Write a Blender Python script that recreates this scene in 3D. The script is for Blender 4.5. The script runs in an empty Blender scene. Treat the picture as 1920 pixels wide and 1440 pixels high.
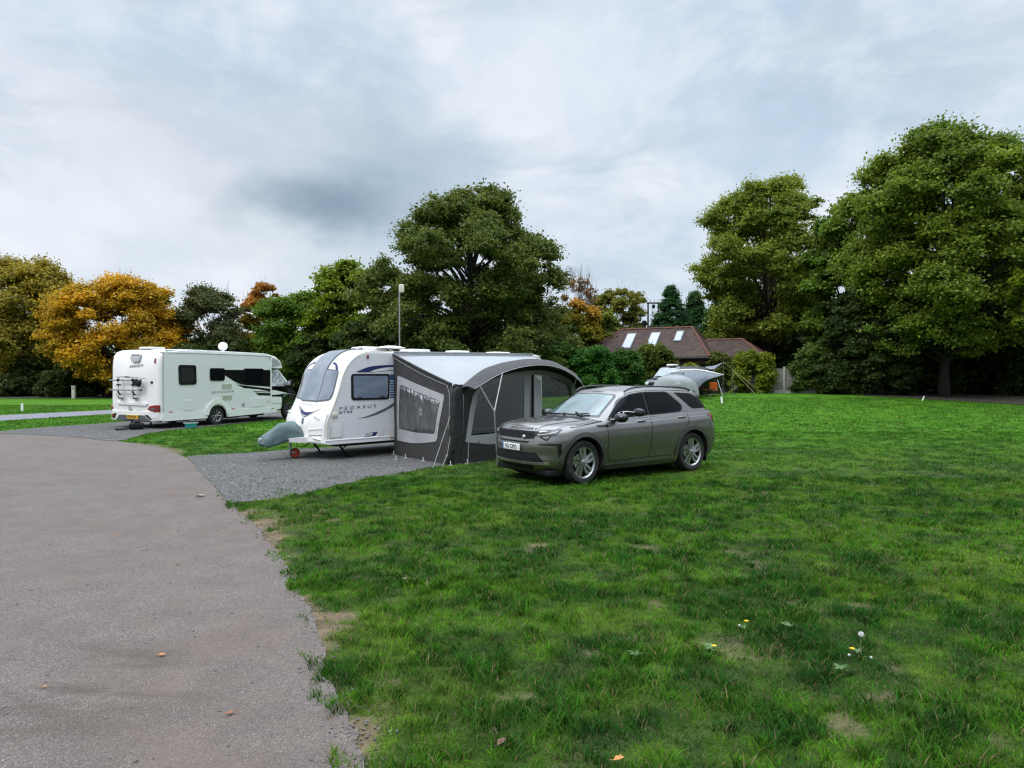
import bpy, bmesh, math, random
import numpy as np
from mathutils import Vector, Matrix, geometry
from mathutils.bvhtree import BVHTree

# ------------------------------------------------------------------ camera, sky, sun, exposure
scene = bpy.context.scene
col = scene.collection
EYE = 1.84
PITCH = math.atan(15/1250)
cam_d = bpy.data.cameras.new('camera')
cam_d.sensor_width = 36.0
cam_d.lens = 36.0*1250/1920
cam_d.clip_end = 2000
cam = bpy.data.objects.new('camera', cam_d)
col.objects.link(cam)
cam.location = (0, 0, EYE)
cam.rotation_euler = (math.pi/2-PITCH, 0, 0)
scene.camera = cam
scene.view_settings.view_transform = 'Standard'
scene.view_settings.look = 'None'
scene.view_settings.exposure = 0.12
scene.view_settings.gamma = 1.0
scene.render.engine = 'CYCLES'
scene.cycles.max_bounces = 8
scene.cycles.transparent_max_bounces = 12
scene.cycles.use_denoising = True
scene.cycles.filter_width = 1.3
scene.cycles.sample_clamp_indirect = 4.0
scene.cycles.use_adaptive_sampling = False

SUN_EL, SUN_AZ = math.radians(48), math.radians(-125)      # azimuth measured from +Y towards +X
sun_d = bpy.data.lights.new('sun', 'SUN')
sun_d.energy = 1.5
sun_d.angle = math.radians(22)
sun_d.color = (1.0, 0.965, 0.91)
sun = bpy.data.objects.new('sun', sun_d)
col.objects.link(sun)
sv = Vector((math.sin(SUN_AZ)*math.cos(SUN_EL), math.cos(SUN_AZ)*math.cos(SUN_EL), math.sin(SUN_EL)))
sun.rotation_euler = (-sv).to_track_quat('-Z', 'Y').to_euler()


class NT:
    """small helper to write node trees"""
    def __init__(self, nt):
        self.nt = nt
    def n(self, typ, ins=None, **kw):
        nd = self.nt.nodes.new(typ)
        for k, v in kw.items():
            setattr(nd, k, v)
        for k, v in (ins or {}).items():
            s = nd.inputs[k]
            if isinstance(v, bpy.types.NodeSocket):
                self.nt.links.new(v, s)
            else:
                s.default_value = v
        return nd
    def math(self, op, a, b=0.0, c=0.0, clamp=False):
        nd = self.n('ShaderNodeMath', {0: a, 1: b, 2: c}, operation=op)
        nd.use_clamp = clamp
        return nd.outputs[0]
    def mix(self, f, a, b, mode='MIX'):
        nd = self.n('ShaderNodeMix', None, data_type='RGBA', blend_type=mode)
        for i, v in ((0, f), (6, a), (7, b)):
            s = nd.inputs[i]
            if isinstance(v, bpy.types.NodeSocket):
                self.nt.links.new(v, s)
            else:
                s.default_value = v if i == 0 else (*v[:3], 1)
        return nd.outputs[2]
    def smooth(self, v, a, b, lo=0.0, hi=1.0):
        nd = self.n('ShaderNodeMapRange', {0: v, 1: a, 2: b, 3: lo, 4: hi}, interpolation_type='SMOOTHSTEP')
        return nd.outputs[0]
    def noise(self, vec, scale, detail=4.0, rough=0.55, dist=0.0):
        nd = self.n('ShaderNodeTexNoise', {'Vector': vec, 'Scale': scale, 'Detail': detail, 'Roughness': rough, 'Distortion': dist})
        return nd.outputs[0]


world = bpy.data.worlds.new('World')
scene.world = world
world.use_nodes = True
wt = NT(world.node_tree)
world.node_tree.nodes.clear()
wout = wt.n('ShaderNodeOutputWorld')
nish = wt.n('ShaderNodeTexSky', None, sky_type='NISHITA')
nish.sun_disc = False
nish.sun_elevation = SUN_EL
nish.sun_rotation = SUN_AZ
nish.air_density = 1.0
nish.dust_density = 2.0
bg_sky = wt.n('ShaderNodeBackground', {0: nish.outputs[0], 1: 0.08})
tc = wt.n('ShaderNodeTexCoord')
sep = wt.n('ShaderNodeSeparateXYZ', {0: tc.outputs['Generated']})
DX, DY, DZ = sep.outputs
el = wt.math('ARCSINE', DZ)                                  # elevation and azimuth of the direction, radians
az = wt.math('ARCTAN2', DX, DY)
sph = wt.n('ShaderNodeCombineXYZ', {0: az, 1: wt.math('MULTIPLY', el, 1.45), 2: 0.0}).outputs[0]
warp = wt.noise(sph, 3.2, 5.0, 0.55)
warp2 = wt.noise(wt.n('ShaderNodeVectorMath', {0: sph, 1: (7.3, 2.1, 4.0)}, operation='ADD').outputs[0], 3.0, 5.0, 0.55)
azw = wt.math('ADD', az, wt.math('MULTIPLY', wt.math('SUBTRACT', warp, 0.5), 0.42))
elw = wt.math('ADD', el, wt.math('MULTIPLY', wt.math('SUBTRACT', warp2, 0.5), 0.22))


def cloud_blob(a0, e0, ra, re, edge=0.0, e_lo=None):
    """soft ellipse of cloud at azimuth a0, elevation e0 (degrees)"""
    u = wt.math('DIVIDE', wt.math('SUBTRACT', azw, math.radians(a0)), math.radians(ra))
    v = wt.math('DIVIDE', wt.math('SUBTRACT', elw, math.radians(e0)), math.radians(re))
    d = wt.math('SQRT', wt.math('ADD', wt.math('MULTIPLY', u, u), wt.math('MULTIPLY', v, v)))
    return wt.smooth(d, 1.0, edge, 0.0, 1.0)


big = wt.noise(sph, 2.6, 7.0, 0.55, 0.35)
fine = wt.noise(sph, 7.5, 7.0, 0.6, 0.35)
streak = wt.noise(wt.n('ShaderNodeCombineXYZ', {0: wt.math('MULTIPLY', az, 1.6), 1: wt.math('MULTIPLY', el, 4.5), 2: 3.3}).outputs[0], 2.6, 7.0, 0.58, 0.5)
skyc = wt.mix(wt.smooth(big, 0.34, 0.66), (0.53, 0.65, 0.785), (0.82, 0.865, 0.94))
skyc = wt.mix(wt.math('MULTIPLY', wt.smooth(fine, 0.42, 0.66), 0.42), skyc, (0.90, 0.93, 0.97))
skyc = wt.mix(wt.math('MULTIPLY', wt.smooth(streak, 0.47, 0.70), 0.6), skyc, (0.47, 0.58, 0.69))
skyc = wt.mix(wt.math('MULTIPLY', cloud_blob(4, 25, 13, 6), 0.55), skyc, (0.80, 0.87, 0.95))
skyc = wt.mix(wt.math('MULTIPLY', cloud_blob(-26, 18, 16, 7), 0.55), skyc, (0.72, 0.74, 0.80))
skyc = wt.mix(wt.math('MULTIPLY', cloud_blob(-18, 10.0, 20, 3.5), 0.6), skyc, (0.66, 0.73, 0.78))
skyc = wt.mix(wt.math('MULTIPLY', cloud_blob(-13, 16.5, 17, 7.5), 0.8), skyc, (0.40, 0.505, 0.61))
skyc = wt.mix(wt.math('MULTIPLY', cloud_blob(-16, 13.8, 13, 3.6, 0.0), 0.85), skyc, (0.22, 0.31, 0.395))
skyc = wt.mix(wt.math('MULTIPLY', cloud_blob(-30, 29.5, 10, 3.6), 0.8), skyc, (0.38, 0.45, 0.53))
skyc = wt.mix(wt.math('MULTIPLY', cloud_blob(-13, 30, 10, 3.0), 0.6), skyc, (0.45, 0.53, 0.62))
# an overcast sky is brightest overhead
lift = wt.smooth(el, math.radians(31), math.radians(58), 1.0, 4.0)
bg_cl = wt.n('ShaderNodeBackground', {0: skyc, 1: lift})
mixb = wt.n('ShaderNodeMixShader', {0: 0.92, 1: bg_sky.outputs[0], 2: bg_cl.outputs[0]})
world.node_tree.links.new(mixb.outputs[0], wout.inputs[0])

# ------------------------------------------------------------------ numpy noise
_rs = np.random.RandomState(5)
_TAB = _rs.rand(256, 256)


def vn(x, y, s=1.0, seed=0):
    x = np.asarray(x)*s+seed*17.13+1000; y = np.asarray(y)*s+seed*9.71+1000
    xi = np.floor(x).astype(int); yi = np.floor(y).astype(int)
    fx = x-xi; fy = y-yi
    fx = fx*fx*(3-2*fx); fy = fy*fy*(3-2*fy)
    a = _TAB[xi % 256, yi % 256]; b = _TAB[(xi+1) % 256, yi % 256]
    c = _TAB[xi % 256, (yi+1) % 256]; d = _TAB[(xi+1) % 256, (yi+1) % 256]
    return (a*(1-fx)+b*fx)*(1-fy)+(c*(1-fx)+d*fx)*fy


def fb(x, y, s=1.0, seed=0, o=4):
    t = 0; w = 1; tot = 0
    for k in range(o):
        t = t+w*vn(x, y, s*2**k, seed+k*3); tot += w; w *= 0.55
    return t/tot


def sstep(a, b, x):
    t = np.clip((np.asarray(x, float)-a)/(b-a), 0, 1)
    return t*t*(3-2*t)


def terrain(x, y):
    x = np.asarray(x, float); y = np.asarray(y, float)
    z = 0.62*sstep(27, 49, y)*sstep(-6, 8, x)
    return z + 0.05*(fb(x, y, 0.25, 40, 2)-0.5)*sstep(20, 30, y)


def tz(x, y):
    return float(terrain(x, y))


FW = np.array([0, math.cos(PITCH), -math.sin(PITCH)]); UPV = np.array([0, math.sin(PITCH), math.cos(PITCH)])


def G(u, v, z=0.0):
    """ground point seen at photograph pixel (u, v)"""
    d = FW+(u-960)/1250*np.array([1, 0, 0])-(v-720)/1250*UPV
    p = np.array([0, 0, EYE])+d*(z-EYE)/d[2]
    return p[0], p[1]


def AT(u, v, Y):
    """point at depth Y seen at photograph pixel (u, v)"""
    d = FW+(u-960)/1250*np.array([1, 0, 0])-(v-720)/1250*UPV
    p = np.array([0, 0, EYE])+d*Y/d[1]
    return Vector(p)


# ------------------------------------------------------------------ objects, tags
def tag(o, label=None, cat=None, group=None, kind=None):
    if label: o['label'] = label
    if cat: o['category'] = cat
    if group: o['group'] = group
    if kind: o['kind'] = kind
    return o


def thing(name, label, cat, loc=(0, 0, 0), rz=0.0, group=None):
    o = bpy.data.objects.new(name, None)
    o.empty_display_size = 0.2
    o.location = loc
    o.rotation_euler = (0, 0, rz)
    col.objects.link(o)
    return tag(o, label, cat, group)


def link(name, me, mat=None, parent=None, smooth=None):
    o = bpy.data.objects.new(name, me)
    if mat is not None:
        for m in (mat if isinstance(mat, (list, tuple)) else [mat]):
            me.materials.append(m)
    if smooth is not None and len(me.polygons):
        me.polygons.foreach_set('use_smooth', [True]*len(me.polygons))
        if smooth < 179:
            me.set_sharp_from_angle(angle=math.radians(smooth))
    col.objects.link(o)
    if parent is not None:
        o.parent = parent
    return o


def copy_tree(o, parent=None):
    c = o.copy(); col.objects.link(c); c.parent = parent
    for ch in [x for x in bpy.data.objects if x.parent == o]:
        copy_tree(ch, c)
    return c


class MB:
    """collects shapes for ONE mesh object"""
    def __init__(self):
        self.v = []; self.f = []; self.m = []
    def add(self, vs, fs, mi=0):
        o = len(self.v)
        self.v += [tuple(p) for p in vs]
        self.f += [tuple(i+o for i in f) for f in fs]
        self.m += [mi]*len(fs)
        return self
    def bm(self, b, mi=0):
        b.verts.ensure_lookup_table()
        for i, v in enumerate(b.verts): v.index = i
        self.add([v.co for v in b.verts], [[v.index for v in f.verts] for f in b.faces], mi)
        b.free()
        return self
    def box(self, c, s, r=0.0, rot=(0, 0, 0), mi=0, seg=2):
        b = bmesh.new()
        bmesh.ops.create_cube(b, size=1.0)
        bmesh.ops.scale(b, vec=s, verts=b.verts)
        if r > 0:
            bmesh.ops.bevel(b, geom=b.edges[:], offset=min(r, min(s)*0.49), segments=seg, profile=0.5, affect='EDGES')
        M = Matrix.Translation(c) @ Matrix.Rotation(rot[2], 4, 'Z') @ Matrix.Rotation(rot[1], 4, 'Y') @ Matrix.Rotation(rot[0], 4, 'X')
        bmesh.ops.transform(b, matrix=M, verts=b.verts)
        return self.bm(b, mi)
    def tube(self, pts, r, n=8, mi=0, cap=True):
        pts = [Vector(p) for p in pts]
        rs = r if isinstance(r, (list, tuple)) else [r]*len(pts)
        vs = []; fs = []
        t0 = (pts[1]-pts[0]).normalized()
        ref = Vector((0, 0, 1)) if abs(t0.z) < 0.9 else Vector((1, 0, 0))
        x = t0.cross(ref).normalized()
        for i, p in enumerate(pts):
            t = (pts[min(i+1, len(pts)-1)]-pts[max(i-1, 0)]).normalized()
            x = (x-t*x.dot(t)).normalized(); y = t.cross(x)
            for k in range(n):
                a = 2*math.pi*k/n
                vs.append(p+(x*math.cos(a)+y*math.sin(a))*rs[i])
        for i in range(len(pts)-1):
            for k in range(n):
                fs.append((i*n+k, i*n+(k+1) % n, (i+1)*n+(k+1) % n, (i+1)*n+k))
        if cap:
            fs.append(tuple(range(n-1, -1, -1)))
            fs.append(tuple((len(pts)-1)*n+k for k in range(n)))
        return self.add(vs, fs, mi)
    def lathe(self, prof, c=(0, 0, 0), axis='Z', n=32, mi=0, close=False):
        """prof: (radius, height) pairs"""
        vs = []; fs = []
        for r, h in prof:
            for k in range(n):
                a = 2*math.pi*k/n
                p = (r*math.cos(a), r*math.sin(a), h)
                if axis == 'Y': p = (p[0], p[2], p[1])
                if axis == 'X': p = (p[2], p[0], p[1])
                vs.append((p[0]+c[0], p[1]+c[1], p[2]+c[2]))
        m = len(prof)
        for i in range(m if close else m-1):
            j = (i+1) % m
            for k in range(n):
                fs.append((i*n+k, i*n+(k+1) % n, j*n+(k+1) % n, j*n+k))
        return self.add(vs, fs, mi)
    def grid(self, fn, nu, nv, mi=0):
        vs = [fn(i/nu, j/nv) for i in range(nu+1) for j in range(nv+1)]
        fs = [(i*(nv+1)+j, (i+1)*(nv+1)+j, (i+1)*(nv+1)+j+1, i*(nv+1)+j+1) for i in range(nu) for j in range(nv)]
        return self.add(vs, fs, mi)
    def prism(self, outline, d, mi=0):
        """outline of 3D points swept by vector d"""
        n = len(outline); o = [Vector(p) for p in outline]; d = Vector(d)
        vs = o+[p+d for p in o]
        fs = [tuple(range(n)), tuple(range(2*n-1, n-1, -1))]+[(i, i+n, (i+1) % n+n, (i+1) % n) for i in range(n)]
        return self.add(vs, fs, mi)
    def build(self, name, mat=None, parent=None, smooth=35, doubles=False):
        me = bpy.data.meshes.new(name)
        me.from_pydata(self.v, [], self.f)
        if any(self.m):
            me.polygons.foreach_set('material_index', self.m)
        b = bmesh.new(); b.from_mesh(me)
        if doubles: bmesh.ops.remove_doubles(b, verts=b.verts, dist=1e-4)
        bmesh.ops.recalc_face_normals(b, faces=b.faces)
        b.to_mesh(me); b.free()
        me.update()
        return link(name, me, mat, parent, smooth)


def sheet_tris(outline, step):
    """triangulate a 2-D outline with inner points every `step`"""
    o = []
    n = len(outline)
    for i in range(n):
        a = Vector(outline[i]); b = Vector(outline[(i+1) % n])
        k = max(1, int((b-a).length/step))
        for j in range(k):
            o.append(a.lerp(b, j/k))
    xs = [p.x for p in o]; ys = [p.y for p in o]
    pts = list(o)
    y = min(ys)+step*.5
    while y < max(ys):
        x = min(xs)+step*.5
        while x < max(xs):
            p = Vector((x, y))
            if inside(p, o) and min((p-q).length for q in o) > step*.45:
                pts.append(p)
            x += step
        y += step
    m = len(o)
    r = geometry.delaunay_2d_cdt(pts, [(i, (i+1) % m) for i in range(m)], [tuple(range(m))], 1, 1e-6)
    V, E_, F = r[0], r[1], r[2]
    return V, F


def inside(p, poly):
    c = False; j = len(poly)-1
    for i in range(len(poly)):
        if (poly[i][1] > p[1]) != (poly[j][1] > p[1]) and p[0] < (poly[j][0]-poly[i][0])*(p[1]-poly[i][1])/(poly[j][1]-poly[i][1])+poly[i][0]:
            c = not c
        j = i
    return c


def patch(mb, outline, fn, off, thick=0.012, step=0.08, mi=0):
    """a thin panel laid over a surface: fn(a, b, offset) -> 3-D point"""
    V, F = sheet_tris(outline, step)
    top = [fn(p.x, p.y, off) for p in V]
    bot = [fn(p.x, p.y, off-thick) for p in V]
    n = len(V)
    cnt = {}
    for f in F:
        for i in range(len(f)):
            e = (f[i], f[(i+1) % len(f)])
            k = tuple(sorted(e)); cnt[k] = cnt.get(k, []) + [e]
    fs = [tuple(f) for f in F]
    for k, es in cnt.items():
        if len(es) == 1:
            a, b = es[0]
            fs.append((b, a, a+n, b+n))
    mb.add(top+bot, fs, mi)
    return mb


def rounded(pts, r, seg=4):
    """round the corners of a 2-D polygon"""
    out = []; n = len(pts)
    rr = r if isinstance(r, (list, tuple)) else [r]*n
    for i in range(n):
        p0 = Vector(pts[i-1]); p = Vector(pts[i]); p1 = Vector(pts[(i+1) % n])
        a = p0-p; b = p1-p
        d = min(rr[i], a.length*.45, b.length*.45)
        if d < 1e-5:
            out.append(tuple(p)); continue
        s = p+a.normalized()*d; e = p+b.normalized()*d
        for k in range(seg+1):
            t = k/seg
            out.append(tuple((1-t)**2*s+2*t*(1-t)*p+t*t*e))
    return out


def crom(pts, n=8, closed=False):
    """Catmull-Rom curve through points"""
    P = [Vector(p) for p in pts]; m = len(P); out = []
    rng = range(m) if closed else range(m-1)
    for i in rng:
        if closed:
            a, b, c, d = P[i-1], P[i], P[(i+1) % m], P[(i+2) % m]
        else:
            a, b, c, d = P[max(i-1, 0)], P[i], P[i+1], P[min(i+2, m-1)]
        for k in range(n):
            t = k/n
            out.append(0.5*((2*b)+(c-a)*t+(2*a-5*b+4*c-d)*t*t+(3*b-a-3*c+d)*t**3))
    if not closed: out.append(P[-1])
    return out


def text_verts(s, size, shear=0.0, sx=1.0, bold=0.0, spacing=1.0):
    cu = bpy.data.curves.new('lettering', 'FONT')
    cu.body = s; cu.size = size; cu.shear = shear; cu.space_character = spacing
    cu.align_x = 'LEFT'; cu.resolution_u = 3; cu.offset = bold
    o = bpy.data.objects.new('lettering_tmp', cu)
    col.objects.link(o)
    bpy.context.view_layer.update()
    me = bpy.data.meshes.new_from_object(o.evaluated_get(bpy.context.evaluated_depsgraph_get()))
    V = [(v.co.x*sx, v.co.y) for v in me.vertices]
    F = [tuple(p.vertices) for p in me.polygons]
    bpy.data.objects.remove(o); bpy.data.curves.remove(cu); bpy.data.meshes.remove(me)
    return V, F


def lettering(mb, s, width, height, fn, shear=0.0, mi=0, bold=0.0, spacing=1.0):
    """letters scaled to width x height, mapped by fn(x, y) -> 3-D point"""
    V, F = text_verts(s, 1.0, shear, 1.0, bold, spacing)
    x0 = min(p[0] for p in V); x1 = max(p[0] for p in V); y0 = min(p[1] for p in V); y1 = max(p[1] for p in V)
    mb.add([fn((p[0]-x0)/(x1-x0)*width, (p[1]-y0)/(y1-y0)*height) for p in V], F, mi)
    return mb


def np_mesh(name, V, F, colors=None):
    """fast mesh from numpy arrays, F of shape (n, k)"""
    me = bpy.data.meshes.new(name)
    nv, nf, k = len(V), len(F), F.shape[1]
    me.vertices.add(nv); me.vertices.foreach_set('co', np.ascontiguousarray(V, np.float32).ravel())
    me.loops.add(nf*k); me.loops.foreach_set('vertex_index', np.ascontiguousarray(F, np.int32).ravel())
    me.polygons.add(nf)
    me.polygons.foreach_set('loop_start', np.arange(0, nf*k, k, dtype=np.int32))
    me.polygons.foreach_set('loop_total', np.full(nf, k, np.int32))
    if colors is not None:
        at = me.color_attributes.new('tone', 'FLOAT_COLOR', 'POINT')
        c = np.ones((nv, 4), np.float32); c[:, :3] = colors
        at.data.foreach_set('color', c.ravel())
    me.update(calc_edges=True)
    return me


# ------------------------------------------------------------------ materials
def mat(name, c, rough=0.5, metal=0.0, var=0.06, vscale=3.0, bump=0.0, bscale=40.0, coat=0.0, spec=0.5, sheen=0.0, grime=0.0, trans=0.0):
    m = bpy.data.materials.new(name); m.use_nodes = True
    t = NT(m.node_tree)
    b = m.node_tree.nodes['Principled BSDF']
    tcd = t.n('ShaderNodeTexCoord').outputs['Object']
    nz = t.noise(tcd, vscale, 4.0)
    c1 = tuple(x*(1-var) for x in c); c2 = tuple(min(1, x*(1+var)) for x in c)
    base = t.mix(t.smooth(nz, 0.3, 0.7), c1, c2)
    if grime > 0:
        gz = t.noise(tcd, vscale*4, 6.0, 0.7)
        base = t.mix(t.math('MULTIPLY', t.smooth(gz, 0.5, 0.75), grime), base, (0.16, 0.14, 0.10))
    m.node_tree.links.new(base, b.inputs['Base Color'])
    r = t.smooth(t.noise(tcd, vscale*5, 3.0), 0.2, 0.8, max(0.02, rough-0.05), min(1, rough+0.06))
    m.node_tree.links.new(r, b.inputs['Roughness'])
    b.inputs['Metallic'].default_value = metal
    b.inputs['Specular IOR Level'].default_value = spec
    b.inputs['Coat Weight'].default_value = coat
    b.inputs['Coat Roughness'].default_value = 0.06
    if sheen: b.inputs['Sheen Weight'].default_value = sheen
    if trans: b.inputs['Transmission Weight'].default_value = trans
    if bump > 0:
        bn = t.n('ShaderNodeBump', {'Height': t.noise(tcd, bscale, 4.0), 'Strength': 1.0, 'Distance': bump})
        m.node_tree.links.new(bn.outputs[0], b.inputs['Normal'])
    return m


def film_mat(name, tint, opac, dcol, rough=0.06, wr=0.0, wscale=6.0):
    """clear or tinted film: part see-through, part cloth, with a sheen"""
    m = bpy.data.materials.new(name); m.use_nodes = True
    nt = m.node_tree; t = NT(nt); nt.nodes.clear()
    out = t.n('ShaderNodeOutputMaterial')
    tcd = t.n('ShaderNodeTexCoord').outputs['Object']
    tr = t.n('ShaderNodeBsdfTransparent', {0: (*tint, 1)})
    df = t.n('ShaderNodeBsdfDiffuse', {0: (*dcol, 1)})
    gl = t.n('ShaderNodeBsdfGlossy', {0: (1, 1, 1, 1), 1: rough})
    nrm = None
    if wr > 0:
        st = t.n('ShaderNodeMapping', {0: tcd, 'Scale': (1, 1, 0.35)}).outputs[0]
        nz = t.noise(st, wscale, 5.0, 0.6, 1.5)
        nrm = t.n('ShaderNodeBump', {'Height': nz, 'Strength': 1.0, 'Distance': wr}).outputs[0]
        nt.links.new(nrm, gl.inputs['Normal'])
    fr = t.n('ShaderNodeFresnel', {0: 1.5 if wr < .02 else 2.3})
    if nrm: nt.links.new(nrm, fr.inputs['Normal'])
    if wr < .02:
        frs = t.math('MULTIPLY', fr.outputs[0], 0.25)
    else:
        frs = fr.outputs[0]
    a = t.n('ShaderNodeMixShader', {0: opac, 1: tr.outputs[0], 2: df.outputs[0]})
    b = t.n('ShaderNodeMixShader', {0: frs, 1: a.outputs[0], 2: gl.outputs[0]})
    nt.links.new(b.outputs[0], out.inputs[0])
    return m


def tone_mat(name, rough=0.6, transl=0.35, spec=0.3, var=0.0):
    """material that takes its colour from the mesh's own leaf colours"""
    m = bpy.data.materials.new(name); m.use_nodes = True
    nt = m.node_tree; t = NT(nt); nt.nodes.clear()
    out = t.n('ShaderNodeOutputMaterial')
    at = t.n('ShaderNodeVertexColor', None, layer_name='tone').outputs[0]
    pr = t.n('ShaderNodeBsdfPrincipled', {'Base Color': at, 'Roughness': rough, 'Specular IOR Level': spec})
    tl = t.n('ShaderNodeBsdfTranslucent', {0: t.mix(0.5, at, (1.0, 1.0, 0.3), 'MULTIPLY')})
    mx = t.n('ShaderNodeMixShader', {0: transl, 1: pr.outputs[0], 2: tl.outputs[0]})
    nt.links.new(mx.outputs[0], out.inputs[0])
    return m


MAT = dict(
    white=mat('white_gelcoat', (0.82, 0.81, 0.795), 0.32, var=0.03, vscale=1.2, coat=0.3, grime=0.05),
    white_side=mat('white_side_panel', (0.735, 0.725, 0.735), 0.38, var=0.03, vscale=1.0, grime=0.05),
    cream=mat('cream_plastic', (0.62, 0.58, 0.48), 0.45, grime=0.1),
    white_pl=mat('white_plastic', (0.74, 0.74, 0.72), 0.5, grime=0.08),
    grey_pl=mat('grey_plastic', (0.36, 0.37, 0.38), 0.5),
    black=mat('black_plastic', (0.010, 0.010, 0.011), 0.5, spec=0.25),
    blackgloss=mat('black_gloss', (0.008, 0.008, 0.009), 0.12, coat=0.5),
    rubber=mat('tyre_rubber', (0.017, 0.017, 0.017), 0.8, bump=0.002, bscale=60, grime=0.25),
    alloy=mat('alloy', (0.46, 0.46, 0.47), 0.28, metal=0.85),
    darkalloy=mat('dark_alloy', (0.03, 0.03, 0.033), 0.35, metal=0.5),
    steel=mat('galvanised_steel', (0.42, 0.43, 0.44), 0.42, metal=0.7, var=0.15, vscale=20),
    chrome=mat('chrome', (0.75, 0.75, 0.76), 0.12, metal=1.0),
    paint=mat('taupe_metallic_paint', (0.235, 0.228, 0.217), 0.31, metal=0.88, var=0.02, coat=1.0),
    paint_trim=mat('dark_wheel_arch_paint', (0.11, 0.106, 0.10), 0.38, metal=0.6, coat=0.5),
    glass=mat('tinted_glass', (0.005, 0.007, 0.008), 0.03, spec=0.10, var=0.0),
    screen=mat('windscreen_glass', (0.11, 0.17, 0.18), 0.04, metal=0.0, spec=1.0, var=0.35, vscale=2.0, coat=1.0),
    blue=mat('navy_graphic', (0.012, 0.022, 0.11), 0.35),
    midblue=mat('mid_blue_graphic', (0.02, 0.09, 0.25), 0.35),
    greygraph=mat('grey_graphic', (0.11, 0.12, 0.125), 0.4),
    palegraph=mat('pale_grey_lettering', (0.30, 0.36, 0.37), 0.4),
    red=mat('red_lens', (0.25, 0.008, 0.01), 0.15, coat=0.6),
    amber=mat('amber_lens', (0.55, 0.13, 0.02), 0.2, coat=0.5),
    lens=mat('clear_lens', (0.10, 0.11, 0.12), 0.08, metal=0.3, var=0.5, vscale=9, coat=1.0),
    yellow=mat('yellow_plate', (0.62, 0.34, 0.02), 0.4),
    plate=mat('white_plate', (0.72, 0.74, 0.72), 0.4),
    orange=mat('orange_plastic', (0.70, 0.07, 0.015), 0.45, grime=0.1),
    orangecloth=mat('orange_fabric', (0.75, 0.17, 0.01), 0.8),
    teal=mat('teal_plastic', (0.03, 0.34, 0.30), 0.5),
    purple=mat('purple_plastic', (0.12, 0.07, 0.2), 0.5),
    charcoal=mat('charcoal_canvas', (0.022, 0.020, 0.0205), 0.62, var=0.15, vscale=2, bump=0.035, bscale=3.5, sheen=0.1),
    lightcanvas=mat('pale_grey_canvas', (0.58, 0.60, 0.63), 0.7, var=0.05, vscale=2, bump=0.012, bscale=4),
    band=mat('grey_band_canvas', (0.44, 0.44, 0.46), 0.7, var=0.10, vscale=2, bump=0.012, bscale=9),
    piping=mat('white_piping', (0.36, 0.36, 0.36), 0.6),
    rope=mat('pale_guy_line', (0.5, 0.49, 0.45), 0.8),
    yrope=mat('yellow_guy_line', (0.20, 0.22, 0.05), 0.8),
    pole=mat('aluminium_pole', (0.40, 0.41, 0.43), 0.4, metal=0.6),
    cover=mat('grey_green_cover_cloth', (0.085, 0.135, 0.137), 0.42, var=0.15, vscale=5, bump=0.02, bscale=6),
    silvercloth=mat('silver_grey_canvas', (0.33, 0.34, 0.36), 0.42, var=0.05, bump=0.006, bscale=3),
    greycloth=mat('slate_canvas', (0.17, 0.19, 0.22), 0.5, var=0.08),
    foil=mat('silver_thermal_screen', (0.55, 0.57, 0.60), 0.3, metal=0.7, var=0.25, vscale=6, bump=0.05, bscale=6),
    bark=mat('bark', (0.034, 0.028, 0.021), 0.9, var=0.35, vscale=4, bump=0.04, bscale=14),
    bark_pale=mat('pale_bark', (0.12, 0.10, 0.08), 0.9, var=0.3, vscale=4, bump=0.03, bscale=14),
    concrete=mat('pale_concrete', (0.36, 0.35, 0.32), 0.9, var=0.15, vscale=6, bump=0.006, bscale=60, grime=0.2),
    brick=mat('dark_brick', (0.10, 0.05, 0.035), 0.9, var=0.2),
    leaf=tone_mat('foliage', 0.55, 0.42, 0.2),
    grass=tone_mat('grass_blades', 0.7, 0.42, 0.06),
)


def blind_mat():
    m = mat('window_with_pleated_blind', (0.20, 0.24, 0.31), 0.16, spec=0.6, coat=0.8, var=0.15, vscale=1.5)
    t = NT(m.node_tree); b = m.node_tree.nodes['Principled BSDF']
    tcd = t.n('ShaderNodeTexCoord').outputs['Object']
    z = t.n('ShaderNodeSeparateXYZ', {0: tcd}).outputs[2]
    w = t.math('SINE', t.math('MULTIPLY', z, 2*math.pi/0.026))
    old = b.inputs['Base Color'].links[0].from_socket
    c = t.mix(t.smooth(w, -0.6, 0.8), (0.13, 0.16, 0.22), old)
    m.node_tree.links.new(c, b.inputs['Base Color'])
    return m


MAT['blind'] = blind_mat()
MAT['frontglass'] = mat('blue_grey_acrylic_window', (0.19, 0.215, 0.265), 0.10, spec=0.7, coat=1.0, var=0.25, vscale=2.2)


def canvas_transl(m, k=.4, tint=(.6, .62, .65)):
    nt = m.node_tree; t = NT(nt); out = nt.nodes['Material Output']; pb = nt.nodes['Principled BSDF']
    tl = t.n('ShaderNodeBsdfTranslucent', {0: (*tint, 1)})
    mx = t.n('ShaderNodeMixShader', {0: k, 1: pb.outputs[0], 2: tl.outputs[0]})
    nt.links.new(mx.outputs[0], out.inputs[0])


canvas_transl(MAT['lightcanvas']); canvas_transl(MAT['band'], .25)

# ------------------------------------------------------------------ ground, roads, gravel
ROAD_EDGE = [(0.9, -3.0), (0.25, -0.5), (-0.2, 1.4), G(675, 1430), G(650, 1350), G(600, 1215), G(560, 1100), G(520, 1040), G(480, 985), G(430, 942),
             G(395, 903), G(355, 864), G(330, 850), G(300, 839), G(215, 826.5), G(150, 819), G(60, 813), G(0, 811), G(-120, 808), G(-300, 808)]
ROAD_EDGE = [tuple(p) for p in crom([Vector(p) for p in ROAD_EDGE], 24)]


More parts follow.
